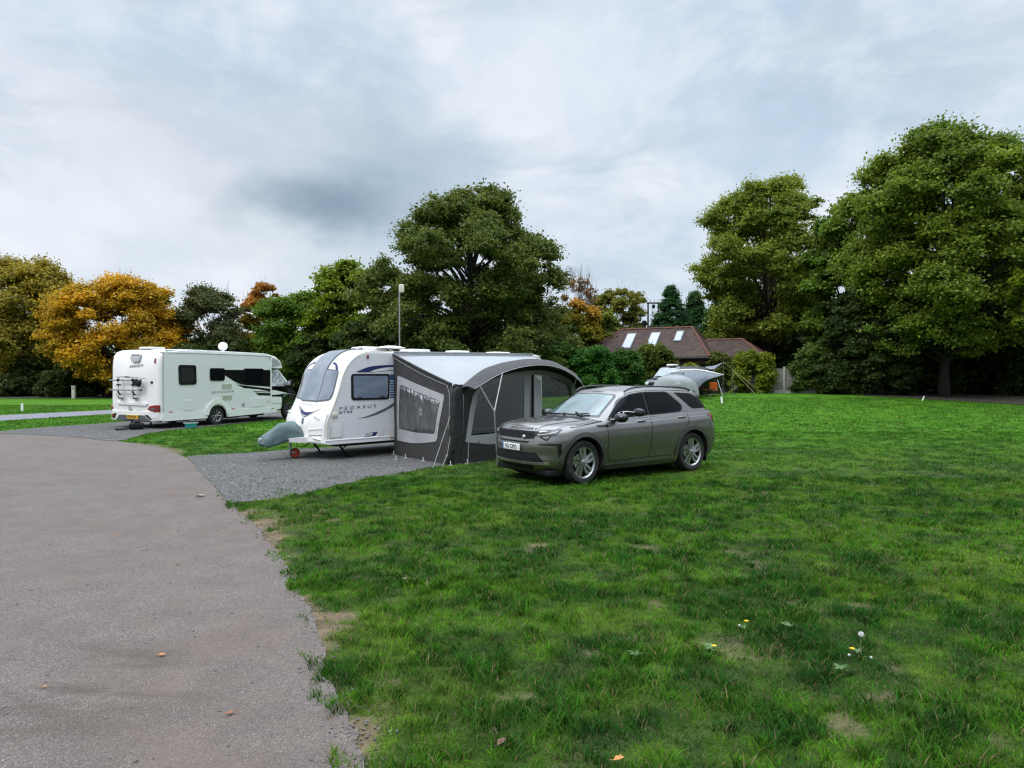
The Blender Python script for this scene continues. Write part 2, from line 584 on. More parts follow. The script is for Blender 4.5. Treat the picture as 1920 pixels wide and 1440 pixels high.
def jitter(poly, amp, s, seed):
    P = np.array(poly)
    nx = fb(P[:, 0], P[:, 1], s, seed, 3)-0.5; ny = fb(P[:, 0], P[:, 1], s, seed+5, 3)-0.5
    return [(a+amp*2*dx, b+amp*2*dy) for (a, b), dx, dy in zip(poly, nx, ny)]


def densify(poly, step):
    o = []; n = len(poly)
    for i in range(n):
        a = Vector(poly[i]); b = Vector(poly[(i+1) % n]); k = max(1, int((b-a).length/step))
        o += [tuple(a.lerp(b, j/k)) for j in range(k)]
    return o


_re = []
for _a, _b in zip(ROAD_EDGE[:-1], ROAD_EDGE[1:]):
    _k = max(1, int(math.dist(_a, _b)/0.05))
    _re += [(_a[0]+(_b[0]-_a[0])*_j/_k, _a[1]+(_b[1]-_a[1])*_j/_k) for _j in range(_k)]
_re.append(ROAD_EDGE[-1])
road_line = jitter(jitter(_re, 0.04, 2.5, 1), 0.035, 11.0, 2)
ROAD = road_line+[(-70, 22), (-70, -6), (0.9, -6)]
PITCH1 = [G(*p) for p in [(432, 943), (395, 903), (355, 864), (350, 855.5), (420, 852), (480, 848.5), (560, 842), (640, 838), (760, 828), (960, 806), (1010, 830), (900, 868),
                          (835, 872), (790, 880), (720, 893), (650, 907), (570, 927), (500, 938)]]
PITCH1 = jitter(densify(PITCH1, 0.12), 0.07, 2.5, 3)
PITCH2 = [G(*p) for p in [(-100, 809.5), (0, 809), (50, 804.5), (100, 800.5), (210, 793), (300, 785), (400, 776), (540, 765), (600, 770), (560, 783), (500, 789), (420, 797),
                          (369, 803), (316, 807), (271, 814), (238, 825), (215, 827.5), (150, 821), (60, 815), (-100, 811)]]
PITCH2 = jitter(densify(PITCH2, 0.2), 0.08, 2.0, 4)
PATH = [G(*p) for p in [(-100, 785), (0, 779), (100, 774), (205, 769), (300, 764), (420, 758), (420, 764), (300, 770.5), (210, 776), (100, 783), (0, 789), (-100, 796)]]
PATH = jitter(densify(PATH, 0.4), 0.06, 1.5, 6)
# where the mown lawn stops and the woodland floor begins (right side, back, left)
WOOD = [(-80, 56), (-48, 54), (-20, 56), (-6, 57), (-4, 50), (10, 50.5), (16, 49), (19.5, 49.5), (22, 46), (24.5, 41.5), (27, 38), (30, 35), (36, 30), (60, 18), (90, 10), (90, 130), (-90, 130)]


def in_poly(X, Y, poly):
    P = np.array(poly); c = np.zeros(X.shape, bool)
    x0, y0 = P[:, 0], P[:, 1]; x1, y1 = np.roll(x0, 1), np.roll(y0, 1)
    mn, mx = P.min(0), P.max(0)
    sel = (X > mn[0]) & (X < mx[0]) & (Y > mn[1]) & (Y < mx[1])
    xs, ys = X[sel], Y[sel]; cc = np.zeros(xs.shape, bool)
    for a, b, c_, d in zip(x0, y0, x1, y1):
        if b == d: continue
        k = ((b > ys) != (d > ys)) & (xs < (c_-a)*(ys-b)/(d-b)+a)
        cc ^= k
    c[sel] = cc
    return c


def dist_line(X, Y, line):
    L = np.array(line)[::6]; d = np.full(X.shape, 1e9)
    for a, b in zip(L[:-1], L[1:]):
        ab = b-a; t = np.clip(((X-a[0])*ab[0]+(Y-a[1])*ab[1])/(ab@ab+1e-9), 0, 1)
        d = np.minimum(d, np.hypot(X-a[0]-t*ab[0], Y-a[1]-t*ab[1]))
    return d


def bare_mask(X, Y):
    """0 = thick turf, 1 = bare earth"""
    e = dist_line(X, Y, ROAD_EDGE)
    n = fb(X, Y, 1.6, 11, 4)
    nf = fb(X, Y, 5.0, 12, 3)
    edge = sstep(0.18, 0.0, e-0.75*(n-0.5)-0.35*(nf-0.5))*1.25
    corner = np.exp(-(((X+3.1)/0.6)**2+((Y-8.3)/1.1)**2))*0.42
    sp = sstep(0.60, 0.74, fb(X, Y, 0.9, 21, 4)*0.55+nf*0.30+fb(X, Y, 14, 27, 2)*0.15)*0.45
    sp = np.maximum(sp, sstep(0.72, 0.82, fb(X, Y, 3.2, 25, 3))*0.6)*(1-0.75*sstep(9, 16, Y))
    return np.clip(np.maximum(np.maximum(edge, corner*n*1.8), sp*0.9), 0, 1)


def turf_col(X, Y):
    """colour of the grass itself: coarse dark ryegrass, yellow-green fine grass, dead thatch"""
    a = fb(X, Y, 0.8, 31, 5); b = fb(X, Y, 4.2, 33, 3); c = fb(X, Y, 0.16, 35, 3)
    st = fb(X*0.45, Y, 1.1, 37, 3)
    m = np.clip(sstep(0.38, 0.62, a*0.28+b*0.52+st*0.2)*0.9+(c-0.5)*0.6, 0, 1)[:, None]
    far = sstep(10, 26, Y)[:, None]
    dark = np.array([0.022, 0.082, 0.010])*(1-far)+np.array([0.034, 0.118, 0.004])*far
    light = np.array([0.076, 0.195, 0.009])*(1-far)+np.array([0.066, 0.180, 0.006])*far
    cc = dark*(1-m)+light*m
    y = sstep(0.60, 0.78, fb(X, Y, 1.1, 39, 3))[:, None]*(0.6-0.3*far)
    return cc*(1-y)+np.array([0.125, 0.225, 0.018])*y


SOIL = np.array([0.15, 0.115, 0.07])


def ground_col(X, Y):
    c = turf_col(X, Y)
    b = np.clip(bare_mask(X, Y)*1.1, 0, 1)[:, None]
    thatch = c*0.34+np.array([0.050, 0.045, 0.016])*0.34
    near = (1-sstep(9, 24, Y))[:, None]
    c = c*(1-near)+thatch*near
    s = SOIL*(0.75+0.5*fb(X, Y, 6, 51, 3))[:, None]
    return c*(1-b)+s*b


def axis(lo, hi, a, b, fine, grow=1.08):
    o = list(np.arange(a, b, fine)); s = fine; x = b
    while x < hi: o.append(x); s *= grow; x += s
    s = fine; x = a
    pre = []
    while x > lo: s *= grow; x -= s; pre.append(x)
    return np.array(pre[::-1]+o)


gx = axis(-420, 420, -5.5, 13, 0.09); gy = axis(-60, 620, 1.0, 17, 0.09, 1.05)
XX, YY = np.meshgrid(gx, gy, indexing='ij')
X1, Y1 = XX.ravel(), YY.ravel()
V = np.stack([X1, Y1, terrain(X1, Y1)], 1)
near = (1-sstep(14, 24, Y1))
V[:, 2] += (fb(X1, Y1, 1.3, 61, 3)-0.5)*0.05*near*np.clip(dist_line(X1, Y1, ROAD_EDGE)*1.2, 0, 1)*(~in_poly(X1, Y1, ROAD))*(~in_poly(X1, Y1, PITCH1))
V[:, 2] -= 0.012*in_poly(X1, Y1, ROAD)
nx_, ny_ = len(gx), len(gy)
idx = np.arange(nx_*ny_).reshape(nx_, ny_)
F = np.stack([idx[:-1, :-1].ravel(), idx[1:, :-1].ravel(), idx[1:, 1:].ravel(), idx[:-1, 1:].ravel()], 1)
gm = bpy.data.materials.new('turf_ground'); gm.use_nodes = True
gt = NT(gm.node_tree); gb = gm.node_tree.nodes['Principled BSDF']
gtc = gt.n('ShaderNodeTexCoord').outputs['Object']
gat = gt.n('ShaderNodeVertexColor', None, layer_name='tone').outputs[0]
gs = gt.n('ShaderNodeMapping', {0: gtc, 'Scale': (0.55, 1.0, 1.0)}).outputs[0]
g1 = gt.noise(gs, 6.0, 6.0, 0.72)
g2 = gt.noise(gtc, 55.0, 3.0, 0.7)
gc = gt.mix(1.0, gat, gt.mix(gt.smooth(g1, 0.32, 0.68), (0.62, 0.66, 0.62), (1.38, 1.30, 1.38)), 'MULTIPLY')
gc = gt.mix(1.0, gc, gt.mix(gt.smooth(g2, 0.25, 0.75), (0.6, 0.62, 0.6), (1.4, 1.38, 1.4)), 'MULTIPLY')
gm.node_tree.links.new(gc, gb.inputs['Base Color'])
gb.inputs['Roughness'].default_value = 0.9
gb.inputs['Specular IOR Level'].default_value = 0.15
gbn = gt.n('ShaderNodeBump', {'Height': gt.math('ADD', g1, gt.math('MULTIPLY', g2, 0.4)), 'Strength': 0.9, 'Distance': 0.03})
gm.node_tree.links.new(gbn.outputs[0], gb.inputs['Normal'])
o = link('lawn_ground', np_mesh('lawn_ground', V, F, ground_col(X1, Y1)), gm, smooth=180)
tag(o, kind='structure')


def flat_sheet(name, poly, z, m, kind='structure'):
    n = len(poly)
    r = geometry.delaunay_2d_cdt([Vector(p) for p in poly], [(i, (i+1) % n) for i in range(n)], [tuple(range(n))], 1, 1e-6)
    me = bpy.data.meshes.new(name)
    me.from_pydata([(p.x, p.y, z) for p in r[0]], [], [tuple(f) for f in r[2]])
    b = bmesh.new(); b.from_mesh(me); bmesh.ops.recalc_face_normals(b, faces=b.faces)
    if b.faces and sum(f.normal.z for f in b.faces) < 0: bmesh.ops.reverse_faces(b, faces=b.faces)
    b.to_mesh(me); b.free()
    return tag(link(name, me, m), kind=kind)


def stone_mat(name, c_lo, c_hi, scale, tint, big=0.35, bump=0.006, stain=0.0, far_c=None):
    m = bpy.data.materials.new(name); m.use_nodes = True
    t = NT(m.node_tree); b = m.node_tree.nodes['Principled BSDF']
    tcd = t.n('ShaderNodeTexCoord').outputs['Object']
    vo = t.n('ShaderNodeTexVoronoi', {'Vector': tcd, 'Scale': scale, 'Randomness': 1.0})
    cr = t.n('ShaderNodeSeparateColor', {0: vo.outputs['Color']}).outputs[0]
    k = t.math('MULTIPLY', t.math('ADD', cr, t.noise(tcd, scale*0.35, 4.0, 0.7)), 0.5)
    c = t.mix(t.smooth(k, 0.15, 0.85), c_lo, c_hi)
    c = t.mix(t.math('MULTIPLY', t.smooth(t.n('ShaderNodeSeparateColor', {0: vo.outputs['Color']}).outputs[1], 0.93, 0.98), 0.8), c, tuple(min(0.8, x*2.0) for x in c_hi))
    c = t.mix(t.math('MULTIPLY', t.smooth(t.n('ShaderNodeSeparateColor', {0: vo.outputs['Color']}).outputs[2], 0.9, 0.96), 0.85), c, tuple(x*0.3 for x in c_lo))
    c = t.mix(t.math('MULTIPLY', t.smooth(t.noise(tcd, 0.8, 5.0, 0.6), 0.35, 0.7), big), c, tint)
    c = t.mix(1.0, c, t.mix(t.smooth(t.noise(tcd, 2.6, 5.0, 0.65), 0.3, 0.7), (0.9, 0.9, 0.9), (1.08, 1.07, 1.06)), 'MULTIPLY')
    if stain > 0:
        s1 = t.noise(t.n('ShaderNodeMapping', {0: tcd, 'Rotation': (0, 0, 0.5), 'Scale': (0.6, 2.2, 1)}).outputs[0], 1.3, 5.0, 0.6, 0.6)
        # damp soil-stained hollow towards the near left of the road
        px = t.n('ShaderNodeSeparateXYZ', {0: tcd})
        dx = t.math('DIVIDE', t.math('ADD', px.outputs[0], 2.9), 1.5); dy = t.math('DIVIDE', t.math('SUBTRACT', px.outputs[1], 3.9), 0.9)
        rr = t.smooth(t.math('SQRT', t.math('ADD', t.math('MULTIPLY', dx, dx), t.math('MULTIPLY', dy, dy))), 1.0, 0.2, 0.0, 1.0)
        c = t.mix(t.math('MULTIPLY', t.math('MULTIPLY', t.smooth(s1, 0.44, 0.66), rr), stain), c, (0.06, 0.047, 0.036))
        c = t.mix(t.math('MULTIPLY', t.smooth(s1, 0.6, 0.74), stain*0.28), c, (0.08, 0.065, 0.055))
    m.node_tree.links.new(c, b.inputs['Base Color'])
    b.inputs['Roughness'].default_value = 0.88
    b.inputs['Specular IOR Level'].default_value = 0.25
    bn = t.n('ShaderNodeBump', {'Height': t.math('ADD', vo.outputs['Distance'], t.noise(tcd, scale*1.7, 3.0)), 'Strength': 0.8, 'Distance': bump})
    m.node_tree.links.new(bn.outputs[0], b.inputs['Normal'])
    return m


ASPHALT = stone_mat('worn_asphalt', (0.092, 0.080, 0.071), (0.212, 0.183, 0.166), 190, (0.145, 0.108, 0.095), 0.6, 0.004, 0.8)
GRAVEL = stone_mat('grey_slate_gravel', (0.045, 0.043, 0.041), (0.19, 0.186, 0.182), 42, (0.085, 0.080, 0.074), 0.35, 0.02)
PATHM = stone_mat('grey_path_asphalt', (0.15, 0.15, 0.17), (0.24, 0.24, 0.265), 80, (0.19, 0.17, 0.19), 0.4, 0.004)
flat_sheet('road', ROAD, 0.004, ASPHALT)
flat_sheet('gravel_pitch', PITCH1, 0.008, GRAVEL)
flat_sheet('gravel_pitch', PITCH2, 0.012, GRAVEL)
flat_sheet('path', PATH, 0.006, PATHM)

# woodland floor under the trees
wfm = mat('leaf_litter', (0.035, 0.026, 0.017), 0.95, var=0.4, vscale=2.0, bump=0.05, bscale=12)
wp = jitter(densify(WOOD, 0.8), 0.5, 0.35, 8)
nW = len(wp)
r = geometry.delaunay_2d_cdt([Vector(p) for p in wp]+[Vector((x, y)) for x in np.arange(-85, 88, 4.1) for y in np.arange(20, 128, 4.1) if inside((x, y), wp)],
                             [(i, (i+1) % nW) for i in range(nW)], [tuple(range(nW))], 1, 1e-6)
me = bpy.data.meshes.new('woodland_floor')
me.from_pydata([(p.x, p.y, tz(p.x, p.y)+0.02) for p in r[0]], [], [tuple(f) for f in r[2]])
tag(link('woodland_floor', me, wfm), kind='structure')

# ------------------------------------------------------------------ grass blades
rng = np.random.RandomState(11)


def blades(n, y0, y1, hmul, wid, seed, tri1=False):
    r_ = np.random.RandomState(seed)
    Y = np.sqrt(r_.rand(n)*(y1*y1-y0*y0)+y0*y0)
    X = (r_.rand(n)*2-1)*(0.80*Y+0.5)
    creep = (dist_line(X, Y, ROAD_EDGE) < 0.10*fb(X, Y, 4.0, 91, 3)**1.5*2.2) if y1 < 15 else np.zeros(X.shape, bool)
    ok = ((~in_poly(X, Y, ROAD)) | creep) & (~in_poly(X, Y, WOOD)) & (~in_poly(X, Y, PITCH2)) & (~in_poly(X, Y, PATH))
    X, Y = X[ok], Y[ok]
    g = in_poly(X, Y, PITCH1)
    bm_ = bare_mask(X, Y)
    tuft = 0.45*fb(X, Y, 2.6, 71, 3)+0.55*fb(X, Y, 8.5, 73, 2)
    keep = r_.rand(len(X)) < np.clip(1.05-bm_*1.2, 0.03, 1)
    keep &= (~g) | ((r_.rand(len(X)) < 0.10) & (tuft > 0.60))
    X, Y, bm_, g, tuft = X[keep], Y[keep], bm_[keep], g[keep], tuft[keep]
    n = len(X)
    t2 = sstep(0.44, 0.66, tuft)
    h = (0.012+0.036*t2+0.022*r_.rand(n)**2)*hmul*(1-0.55*bm_)*(0.65+0.7*r_.rand(n))
    h[g] *= 0.6
    w = wid*(0.7+0.6*r_.rand(n))*(0.8+0.5*t2)
    a = r_.rand(n)*2*math.pi
    # blades fall in swirls shared by their neighbourhood
    sw = fb(X, Y, 6.0, 77, 2)*4*math.pi
    la = sw+(r_.rand(n)-0.5)*5.6
    lean = h*(0.35+1.0*r_.rand(n))
    base = np.stack([X, Y, terrain(X, Y)-0.004+(fb(X, Y, 1.3, 61, 3)-0.5)*0.05*(1-sstep(14, 24, Y))*np.clip(dist_line(X, Y, ROAD_EDGE)*1.2, 0, 1)], 1)
    side = np.stack([np.cos(a), np.sin(a), np.zeros(n)], 1)*(w/2)[:, None]
    ld = np.stack([np.cos(la), np.sin(la), np.zeros(n)], 1)
    mid = base+ld*(lean*0.35)[:, None]+np.stack([np.zeros(n)]*2+[h*0.62], 1)
    tip = base+ld*lean[:, None]+np.stack([np.zeros(n)]*2+[h], 1)
    c = turf_col(X, Y)
    # tufts of coarse grass are darker and bluer, short grass is yellower; some dead straw
    tt = t2[:, None]
    c = c*(1-0.5*tt)+np.array([0.018, 0.066, 0.014])*0.5*tt
    fine_t = fb(X, Y, 16, 79, 2)
    c = c*(0.52+1.35*r_.rand(n)**1.2+1.7*(fine_t-0.42))[:, None].clip(0.28, 2.8)
    dead = (r_.rand(n) < 0.07+0.35*bm_)[:, None]
    c = np.where(dead, np.array([0.25, 0.20, 0.10])*(0.6+0.6*r_.rand(n))[:, None], c)
    if tri1:
        V = np.concatenate([base-side, base+side, tip], 0)
        i = np.arange(n)
        F = np.stack([i, i+n, i+2*n], 1)
        C = np.concatenate([c*0.9, c*0.9, c*1.1], 0)
    else:
        V = np.concatenate([base-side, base+side, mid-side*0.75, mid+side*0.75, tip], 0)
        i = np.arange(n)
        F = np.concatenate([np.stack([i, i+n, i+3*n], 1), np.stack([i, i+3*n, i+2*n], 1), np.stack([i+2*n, i+3*n, i+4*n], 1)], 0)
        C = np.concatenate([c]*5, 0)
    return V, F, C


parts = [blades(150000, 2.6, 6.0, 1.15, 0.0062, 1), blades(300000, 5.7, 12.0, 1.1, 0.0090, 2), blades(300000, 11.5, 22, 1.0, 0.012, 3, True), blades(230000, 21, 42, 1.15, 0.026, 4, True)]
off = 0; Vs = []; Fs = []; Cs = []
for a, b, c in parts:
    Vs.append(a); Fs.append(b+off); Cs.append(c); off += len(a)
o = link('lawn_grass', np_mesh('lawn_grass', np.concatenate(Vs), np.concatenate(Fs), np.concatenate(Cs)), MAT['grass'])
tag(o, 'short mown green grass with darker tufts and bare patches', 'grass', kind='stuff')
del parts, Vs, Fs, Cs

# ------------------------------------------------------------------ trees, shrubs, hedges
PROF = dict(
    hedge=lambda h: np.interp(h, [0, .1, .6, .85, 1], [.92, 1, .97, .75, .35]),
    round=lambda h: np.sqrt(np.clip(1-(1.9*(h-0.47))**2, 0.02, 1)),
    dome=lambda h: np.sqrt(np.clip(1-np.clip((h-0.25)/0.75, 0, 1)**2.1, 0, 1))*(0.82+0.18*np.clip(h/0.25, 0, 1)),
    pear=lambda h: np.clip(np.interp(h, [0, .15, .3, .5, .7, .85, .95, 1], [.82, 1, 1.0, .9, .72, .52, .34, .15]), 0, 1),
    cone=lambda h: np.interp(h, [0, .08, .5, .85, 1], [.9, 1, .66, .20, .0]),
    wide=lambda h: np.interp(h, [0, .15, .45, .7, .9, 1], [.55, .86, 1, .93, .62, .28]),
    cyl=lambda h: np.interp(h, [0, .2, .6, .85, 1], [.8, 1, .92, .6, .2]),
)


def leaf_cloud(P, R, nl, leaf, r_, colA, colB, flat=0.72, droop=0.0, shell=0.55, tonevar=0.5, cl_tone=None):
    """leaves gathered in clumps at points P with radii R -> V, F, C"""
    k = len(P)
    per = np.maximum(3, (nl*R**2/np.sum(R**2)).astype(int))
    ci = np.repeat(np.arange(k), per); n = len(ci)
    d = r_.normal(size=(n, 3)); d /= np.linalg.norm(d, axis=1)[:, None]
    d[:, 2] = np.where(d[:, 2] < -0.25, d[:, 2]*0.5, d[:, 2])
    rad = R[ci]*np.minimum(np.abs(r_.normal(size=n))*0.50+shell*0.5, 1.22+0.25*r_.rand(n))
    pos = P[ci]+d*rad[:, None]*np.array([1, 1, flat])
    s = leaf*(0.6+0.8*r_.rand(n))
    nrm = r_.normal(size=(n, 3))*0.75+d*0.6+np.array([0, 0, 0.75])
    nrm /= np.linalg.norm(nrm, axis=1)[:, None]
    t = np.cross(nrm, r_.normal(size=(n, 3))); t /= np.linalg.norm(t, axis=1)[:, None]+1e-9
    b = np.cross(nrm, t)
    t = t*(s*0.62)[:, None]; b = b*(s*0.42)[:, None]
    fold = nrm*(s*0.14)[:, None]
    V = np.concatenate([pos-t, pos-b*1.0+fold, pos+t, pos+b+fold], 0)
    i = np.arange(n)
    F = np.stack([i, i+n, i+2*n, i+3*n], 1)
    ct = r_.rand(k) if cl_tone is None else cl_tone
    m = np.clip(ct[ci]*tonevar*1.3+(1-tonevar)*r_.rand(n)+0.12*(r_.rand(n)-.5), 0, 1)[:, None]
    c = np.array(colA)*(1-m)+np.array(colB)*m
    c = c*(0.78+0.6*r_.rand(n))[:, None]*np.array([1.12, 1.19, 1.05])
    return V, F, np.concatenate([c]*4, 0)


def crown_points(H0, H1, rx, ry, prof, lobes, sub, r_, rc, hollow=0.35, lean=0.0):
    pf = PROF[prof]
    out = []; rad = []; lid = []
    L = []
    for i in range(lobes):
        h = (i+0.5)/lobes*0.94+0.03; h = np.clip(h+(r_.rand()-.5)*0.06, 0.02, 0.97)
        th = i*2.399963+r_.rand()*0.7
        rho = pf(np.array(h))*(hollow+(1-hollow)*r_.rand()**0.6)*(0.80+0.30*r_.rand())
        L.append((h, th, rho))
    ph = r_.rand(6)*6.28
    for li, (h, th, rho) in enumerate(L):
        lc = np.array([math.cos(th)*rho*rx, math.sin(th)*rho*ry, H0+h*(H1-H0)])
        lr = rc*(0.70+0.55*r_.rand())
        for j in range(sub):
            d = r_.normal(size=3); d /= np.linalg.norm(d)
            p = lc+d*lr*np.array([1, 1, 0.74])*(0.3+0.7*r_.rand())
            hh = np.clip((p[2]-H0)/(H1-H0), 0, 1)
            lim = pf(hh)*(1.03+0.13*math.sin(3*th+ph[0]+6*hh)+0.10*math.sin(5*th+ph[1]-11*hh))
            q = math.hypot(p[0]/rx, p[1]/ry)
            if q > lim: p[:2] *= lim/q
            p[2] = min(p[2], H1-0.1-0.10*(H1-H0)*max(0, math.sin(2*th+ph[2]))*(q > 0.15))
            out.append(p); rad.append(rc*(0.30+0.34*r_.rand())); lid.append(li)
    P = np.array(out)
    P[:, 0] += lean*(P[:, 2]-H0)
    return P, np.array(rad), np.array(lid), L


MAT['bark_dark'] = mat('dark_bark', (0.022, 0.020, 0.016), 0.9, var=0.35, vscale=4, bump=0.04, bscale=14)


def make_tree(name, label, X, Y, H, rx, prof='round', base=0.25, cols=((0.03, 0.07, 0.012), (0.08, 0.14, 0.02)), nl=20000, leaf=0.2, seed=1, lobes=16, sub=14,
              rc=None, trunk=0.25, ry=None, cat='tree', group=None, bark='bark', hollow=0.35, flat=0.74, limbs=True, twigs=0, top_col=None, lean=0.0, multi=1, kindobj='tree', tonevar=0.55, shell=0.5, zoff=0.0):
    r_ = np.random.RandomState(seed)
    ry = ry or rx*0.9
    z0 = tz(X, Y)+zoff
    root = thing(name, label, cat, (X, Y, z0), 0, group)
    rc = rc or rx*0.34
    H0 = H*base
    rx = max(rx*.6, rx-rc*.42); ry = max(ry*.6, ry-rc*.42); H -= rc*.30
    P, R, lid, L = crown_points(H0, H, rx, ry, prof, lobes, sub, r_, rc, hollow, lean)
    lt = r_.rand(lobes)
    hh = np.clip((P[:, 2]-H0)/(H-H0), 0, 1)
    ct = np.clip(0.6*lt[lid]+0.4*r_.rand(len(P)), 0, 1)
    V, F, C = leaf_cloud(P, R, nl, leaf, r_, cols[0], cols[1], flat, shell=shell, tonevar=tonevar, cl_tone=ct)
    if top_col is not None:
        hv = np.clip((V[:, 2]-H0)/(H-H0)+0.25*(vn(V[:, 0], V[:, 2], 0.6, seed)-0.5), 0, 1)
        k = sstep(top_col[1], top_col[2], hv)[:, None]*(0.55+0.45*r_.rand(len(V)//4))[np.tile(np.arange(len(V)//4), 4)][:, None]
        C = C*(1-k)+np.array(top_col[0])*k*(C.mean(1)/C.mean())[:, None]
    link('crown', np_mesh('crown', V, F, C), MAT['leaf'], root)
    tb = MB()
    stems = []
    for s in range(multi):
        a = r_.rand()*6.28
        bx = (0.35*math.cos(a), 0.35*math.sin(a)) if multi > 1 else (0, 0)
        topz = H*(0.82 if prof in ('cone', 'pear') else 0.68)
        pts = []
        for k in range(9):
            f = k/8
            w = 0.04*H*math.sin(f*3+seed+s)*f
            pts.append(Vector((bx[0]*(1+f*1.5*(multi > 1))+w*0.6+lean*topz*f, bx[1]*(1+f*(multi > 1))+w*0.4*math.cos(seed), -0.25+f*topz)))
        rad = [trunk*(1.25 if k == 0 else 1)*(1-0.86*(k/8)**0.9)/(1 if multi == 1 else 1.5) for k in range(9)]
        tb.tube(pts, rad, 9)
        stems.append((pts, rad))
    if limbs:
        for li in range(lobes):
            pts, rad = stems[li % len(stems)]
            sel = P[lid == li]
            c = Vector(sel.mean(0))
            h = c.z
            f = np.clip((h*0.62+H0*0.10)/(H*0.7), 0.12, 0.96)
            k = min(int(f*8), 7); st = pts[k].lerp(pts[k+1], f*8-k)
            mid = st.lerp(c, 0.5)+Vector(((r_.rand()-.5)*0.3, (r_.rand()-.5)*0.3, 0.10*(c-st).length))
            cur = crom([st, mid, c], 4)
            r0 = max(0.03, rad[k]*0.55)
            tb.tube(cur, [r0*(1-0.75*i/(len(cur)-1)) for i in range(len(cur))], 6, cap=False)
            if lobes > 60 and li % 2: continue
            for q in sel[::2]:
                s0 = cur[int(len(cur)*0.6)]
                q = Vector(q)
                m2 = s0.lerp(q, 0.5)+Vector((0, 0, 0.08*(q-s0).length))
                tb.tube([s0, m2, q], [r0*0.30, r0*0.2, 0.012], 4, cap=False)
    if twigs:
        for i in range(twigs):
            q = P[r_.randint(len(P))]
            if q[2] < H0+0.45*(H-H0): continue
            d = Vector((q[0]*0.10+(r_.rand()-.5)*0.9, q[1]*0.1+(r_.rand()-.5)*0.9, 1.1+r_.rand()))
            q = Vector(q)
            tb.tube([q-d*0.5, q+d*0.15, q+d*(0.5+0.5*r_.rand())+Vector(((r_.rand()-.5)*0.3, 0, 0))], [0.022, 0.014, 0.006], 3, cap=False)
    tb.build('trunk', MAT[bark], root, 180)
    return root


def TX(u, Y):
    return (u-960)/1250*Y


def TH(v, X, Y):
    return (705-v)/1250*Y+EYE-tz(X, Y)


def tree_px(name, label, u, v, hw, Y, **k):
    X = TX(u, Y)
    return make_tree(name, label, X, Y, TH(v, X, Y), hw*Y/1250, **k)


GR = ((0.030, 0.065, 0.012), (0.10, 0.16, 0.022))
DG = ((0.012, 0.030, 0.009), (0.040, 0.068, 0.014))
OL = ((0.065, 0.078, 0.016), (0.20, 0.18, 0.03))
YG = ((0.055, 0.100, 0.012), (0.22, 0.26, 0.022))
GOLD = ((0.15, 0.125, 0.016), (0.62, 0.32, 0.022))
GREY = ((0.050, 0.055, 0.024), (0.105, 0.110, 0.045))

# the left side
tree_px('oak_tree', 'tall olive and rust coloured oak at the far left edge', 45, 480, 120, 63, prof='wide', base=0.10, cols=((0.09, 0.10, 0.018), (0.36, 0.25, 0.035)), nl=90000, leaf=0.20, seed=3, lobes=24, sub=14, trunk=0.4, tonevar=0.5, shell=0.3, group='trees behind the pitches')
tree_px('maple_tree', 'round golden orange maple above the white motorhome', 228, 517, 142, 58, prof='round', base=0.10, cols=GOLD, nl=110000, leaf=0.19, seed=4, lobes=38, sub=16, trunk=0.30, twigs=60, hollow=0.4, tonevar=0.5, rc=1.6, group='trees behind the pitches')
tree_px('hawthorn_tree', 'grey green twiggy tree right of the golden maple', 392, 534, 92, 62, prof='dome', base=0.06, cols=GREY, nl=45000, leaf=0.17, seed=5, lobes=18, sub=14, trunk=0.25, twigs=160, group='trees behind the pitches')
tree_px('ash_tree', 'dark green tree top peeping over the grey hawthorn', 290, 532, 50, 74, prof='round', base=0.3, cols=GR, nl=12000, leaf=0.20, seed=61, lobes=10, sub=12, trunk=0.25, group='trees behind the pitches')
tree_px('beech_tree', 'beech with copper orange top between the motorhome and caravan', 492, 524, 60, 66, prof='pear', base=0.05, cols=((0.10, 0.095, 0.014), (0.32, 0.22, 0.025)), nl=42000, leaf=0.22, seed=6, lobes=16, sub=12, trunk=0.25, twigs=60, top_col=((0.46, 0.17, 0.03), 0.55, 0.8), group='trees behind the pitches')
tree_px('lime_tree', 'fresh green bushy tree behind the caravan front window', 552, 545, 92, 60, prof='wide', base=0.08, cols=((0.04, 0.085, 0.013), (0.15, 0.215, 0.025)), nl=60000, leaf=0.20, seed=7, lobes=22, sub=14, trunk=0.3, group='trees behind the pitches')
tree_px('oak_tree', 'yellow green oak with ragged crown left of the big dark tree', 656, 487, 88, 59, prof='wide', base=0.14, cols=YG, nl=60000, leaf=0.23, seed=8, lobes=34, sub=12, trunk=0.35, shell=0.3, hollow=0.3, rc=1.4, group='trees behind the pitches')
tree_px('oak_tree', 'narrow dark green oak between the lime and the yellow green oak', 598, 515, 30, 66, prof='pear', base=0.2, cols=GR, nl=12000, leaf=0.20, seed=9, lobes=12, sub=10, trunk=0.25, group='trees behind the pitches')
tree_px('sycamore_tree', 'tallest dark green tree directly behind the caravan', 882, 350, 240, 50, prof='pear', base=0.10, cols=((0.040, 0.070, 0.018), (0.14, 0.155, 0.036)), nl=230000, leaf=0.165, seed=10, lobes=110, sub=18, trunk=0.36, rc=1.5, hollow=0.35, bark='bark_dark', tonevar=0.5, shell=0.3, group='trees behind the pitches')
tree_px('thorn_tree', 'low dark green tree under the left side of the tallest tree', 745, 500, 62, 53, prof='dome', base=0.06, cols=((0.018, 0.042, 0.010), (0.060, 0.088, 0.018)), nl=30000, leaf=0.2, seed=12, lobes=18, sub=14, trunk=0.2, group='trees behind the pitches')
tree_px('elder_tree', 'shaded green elder filling the gap under the tallest tree', 905, 560, 120, 55, prof='hedge', base=0.03, cols=((0.026, 0.050, 0.014), (0.085, 0.110, 0.026)), nl=45000, leaf=0.19, seed=18, lobes=34, sub=12, trunk=0.2, group='trees behind the pitches')
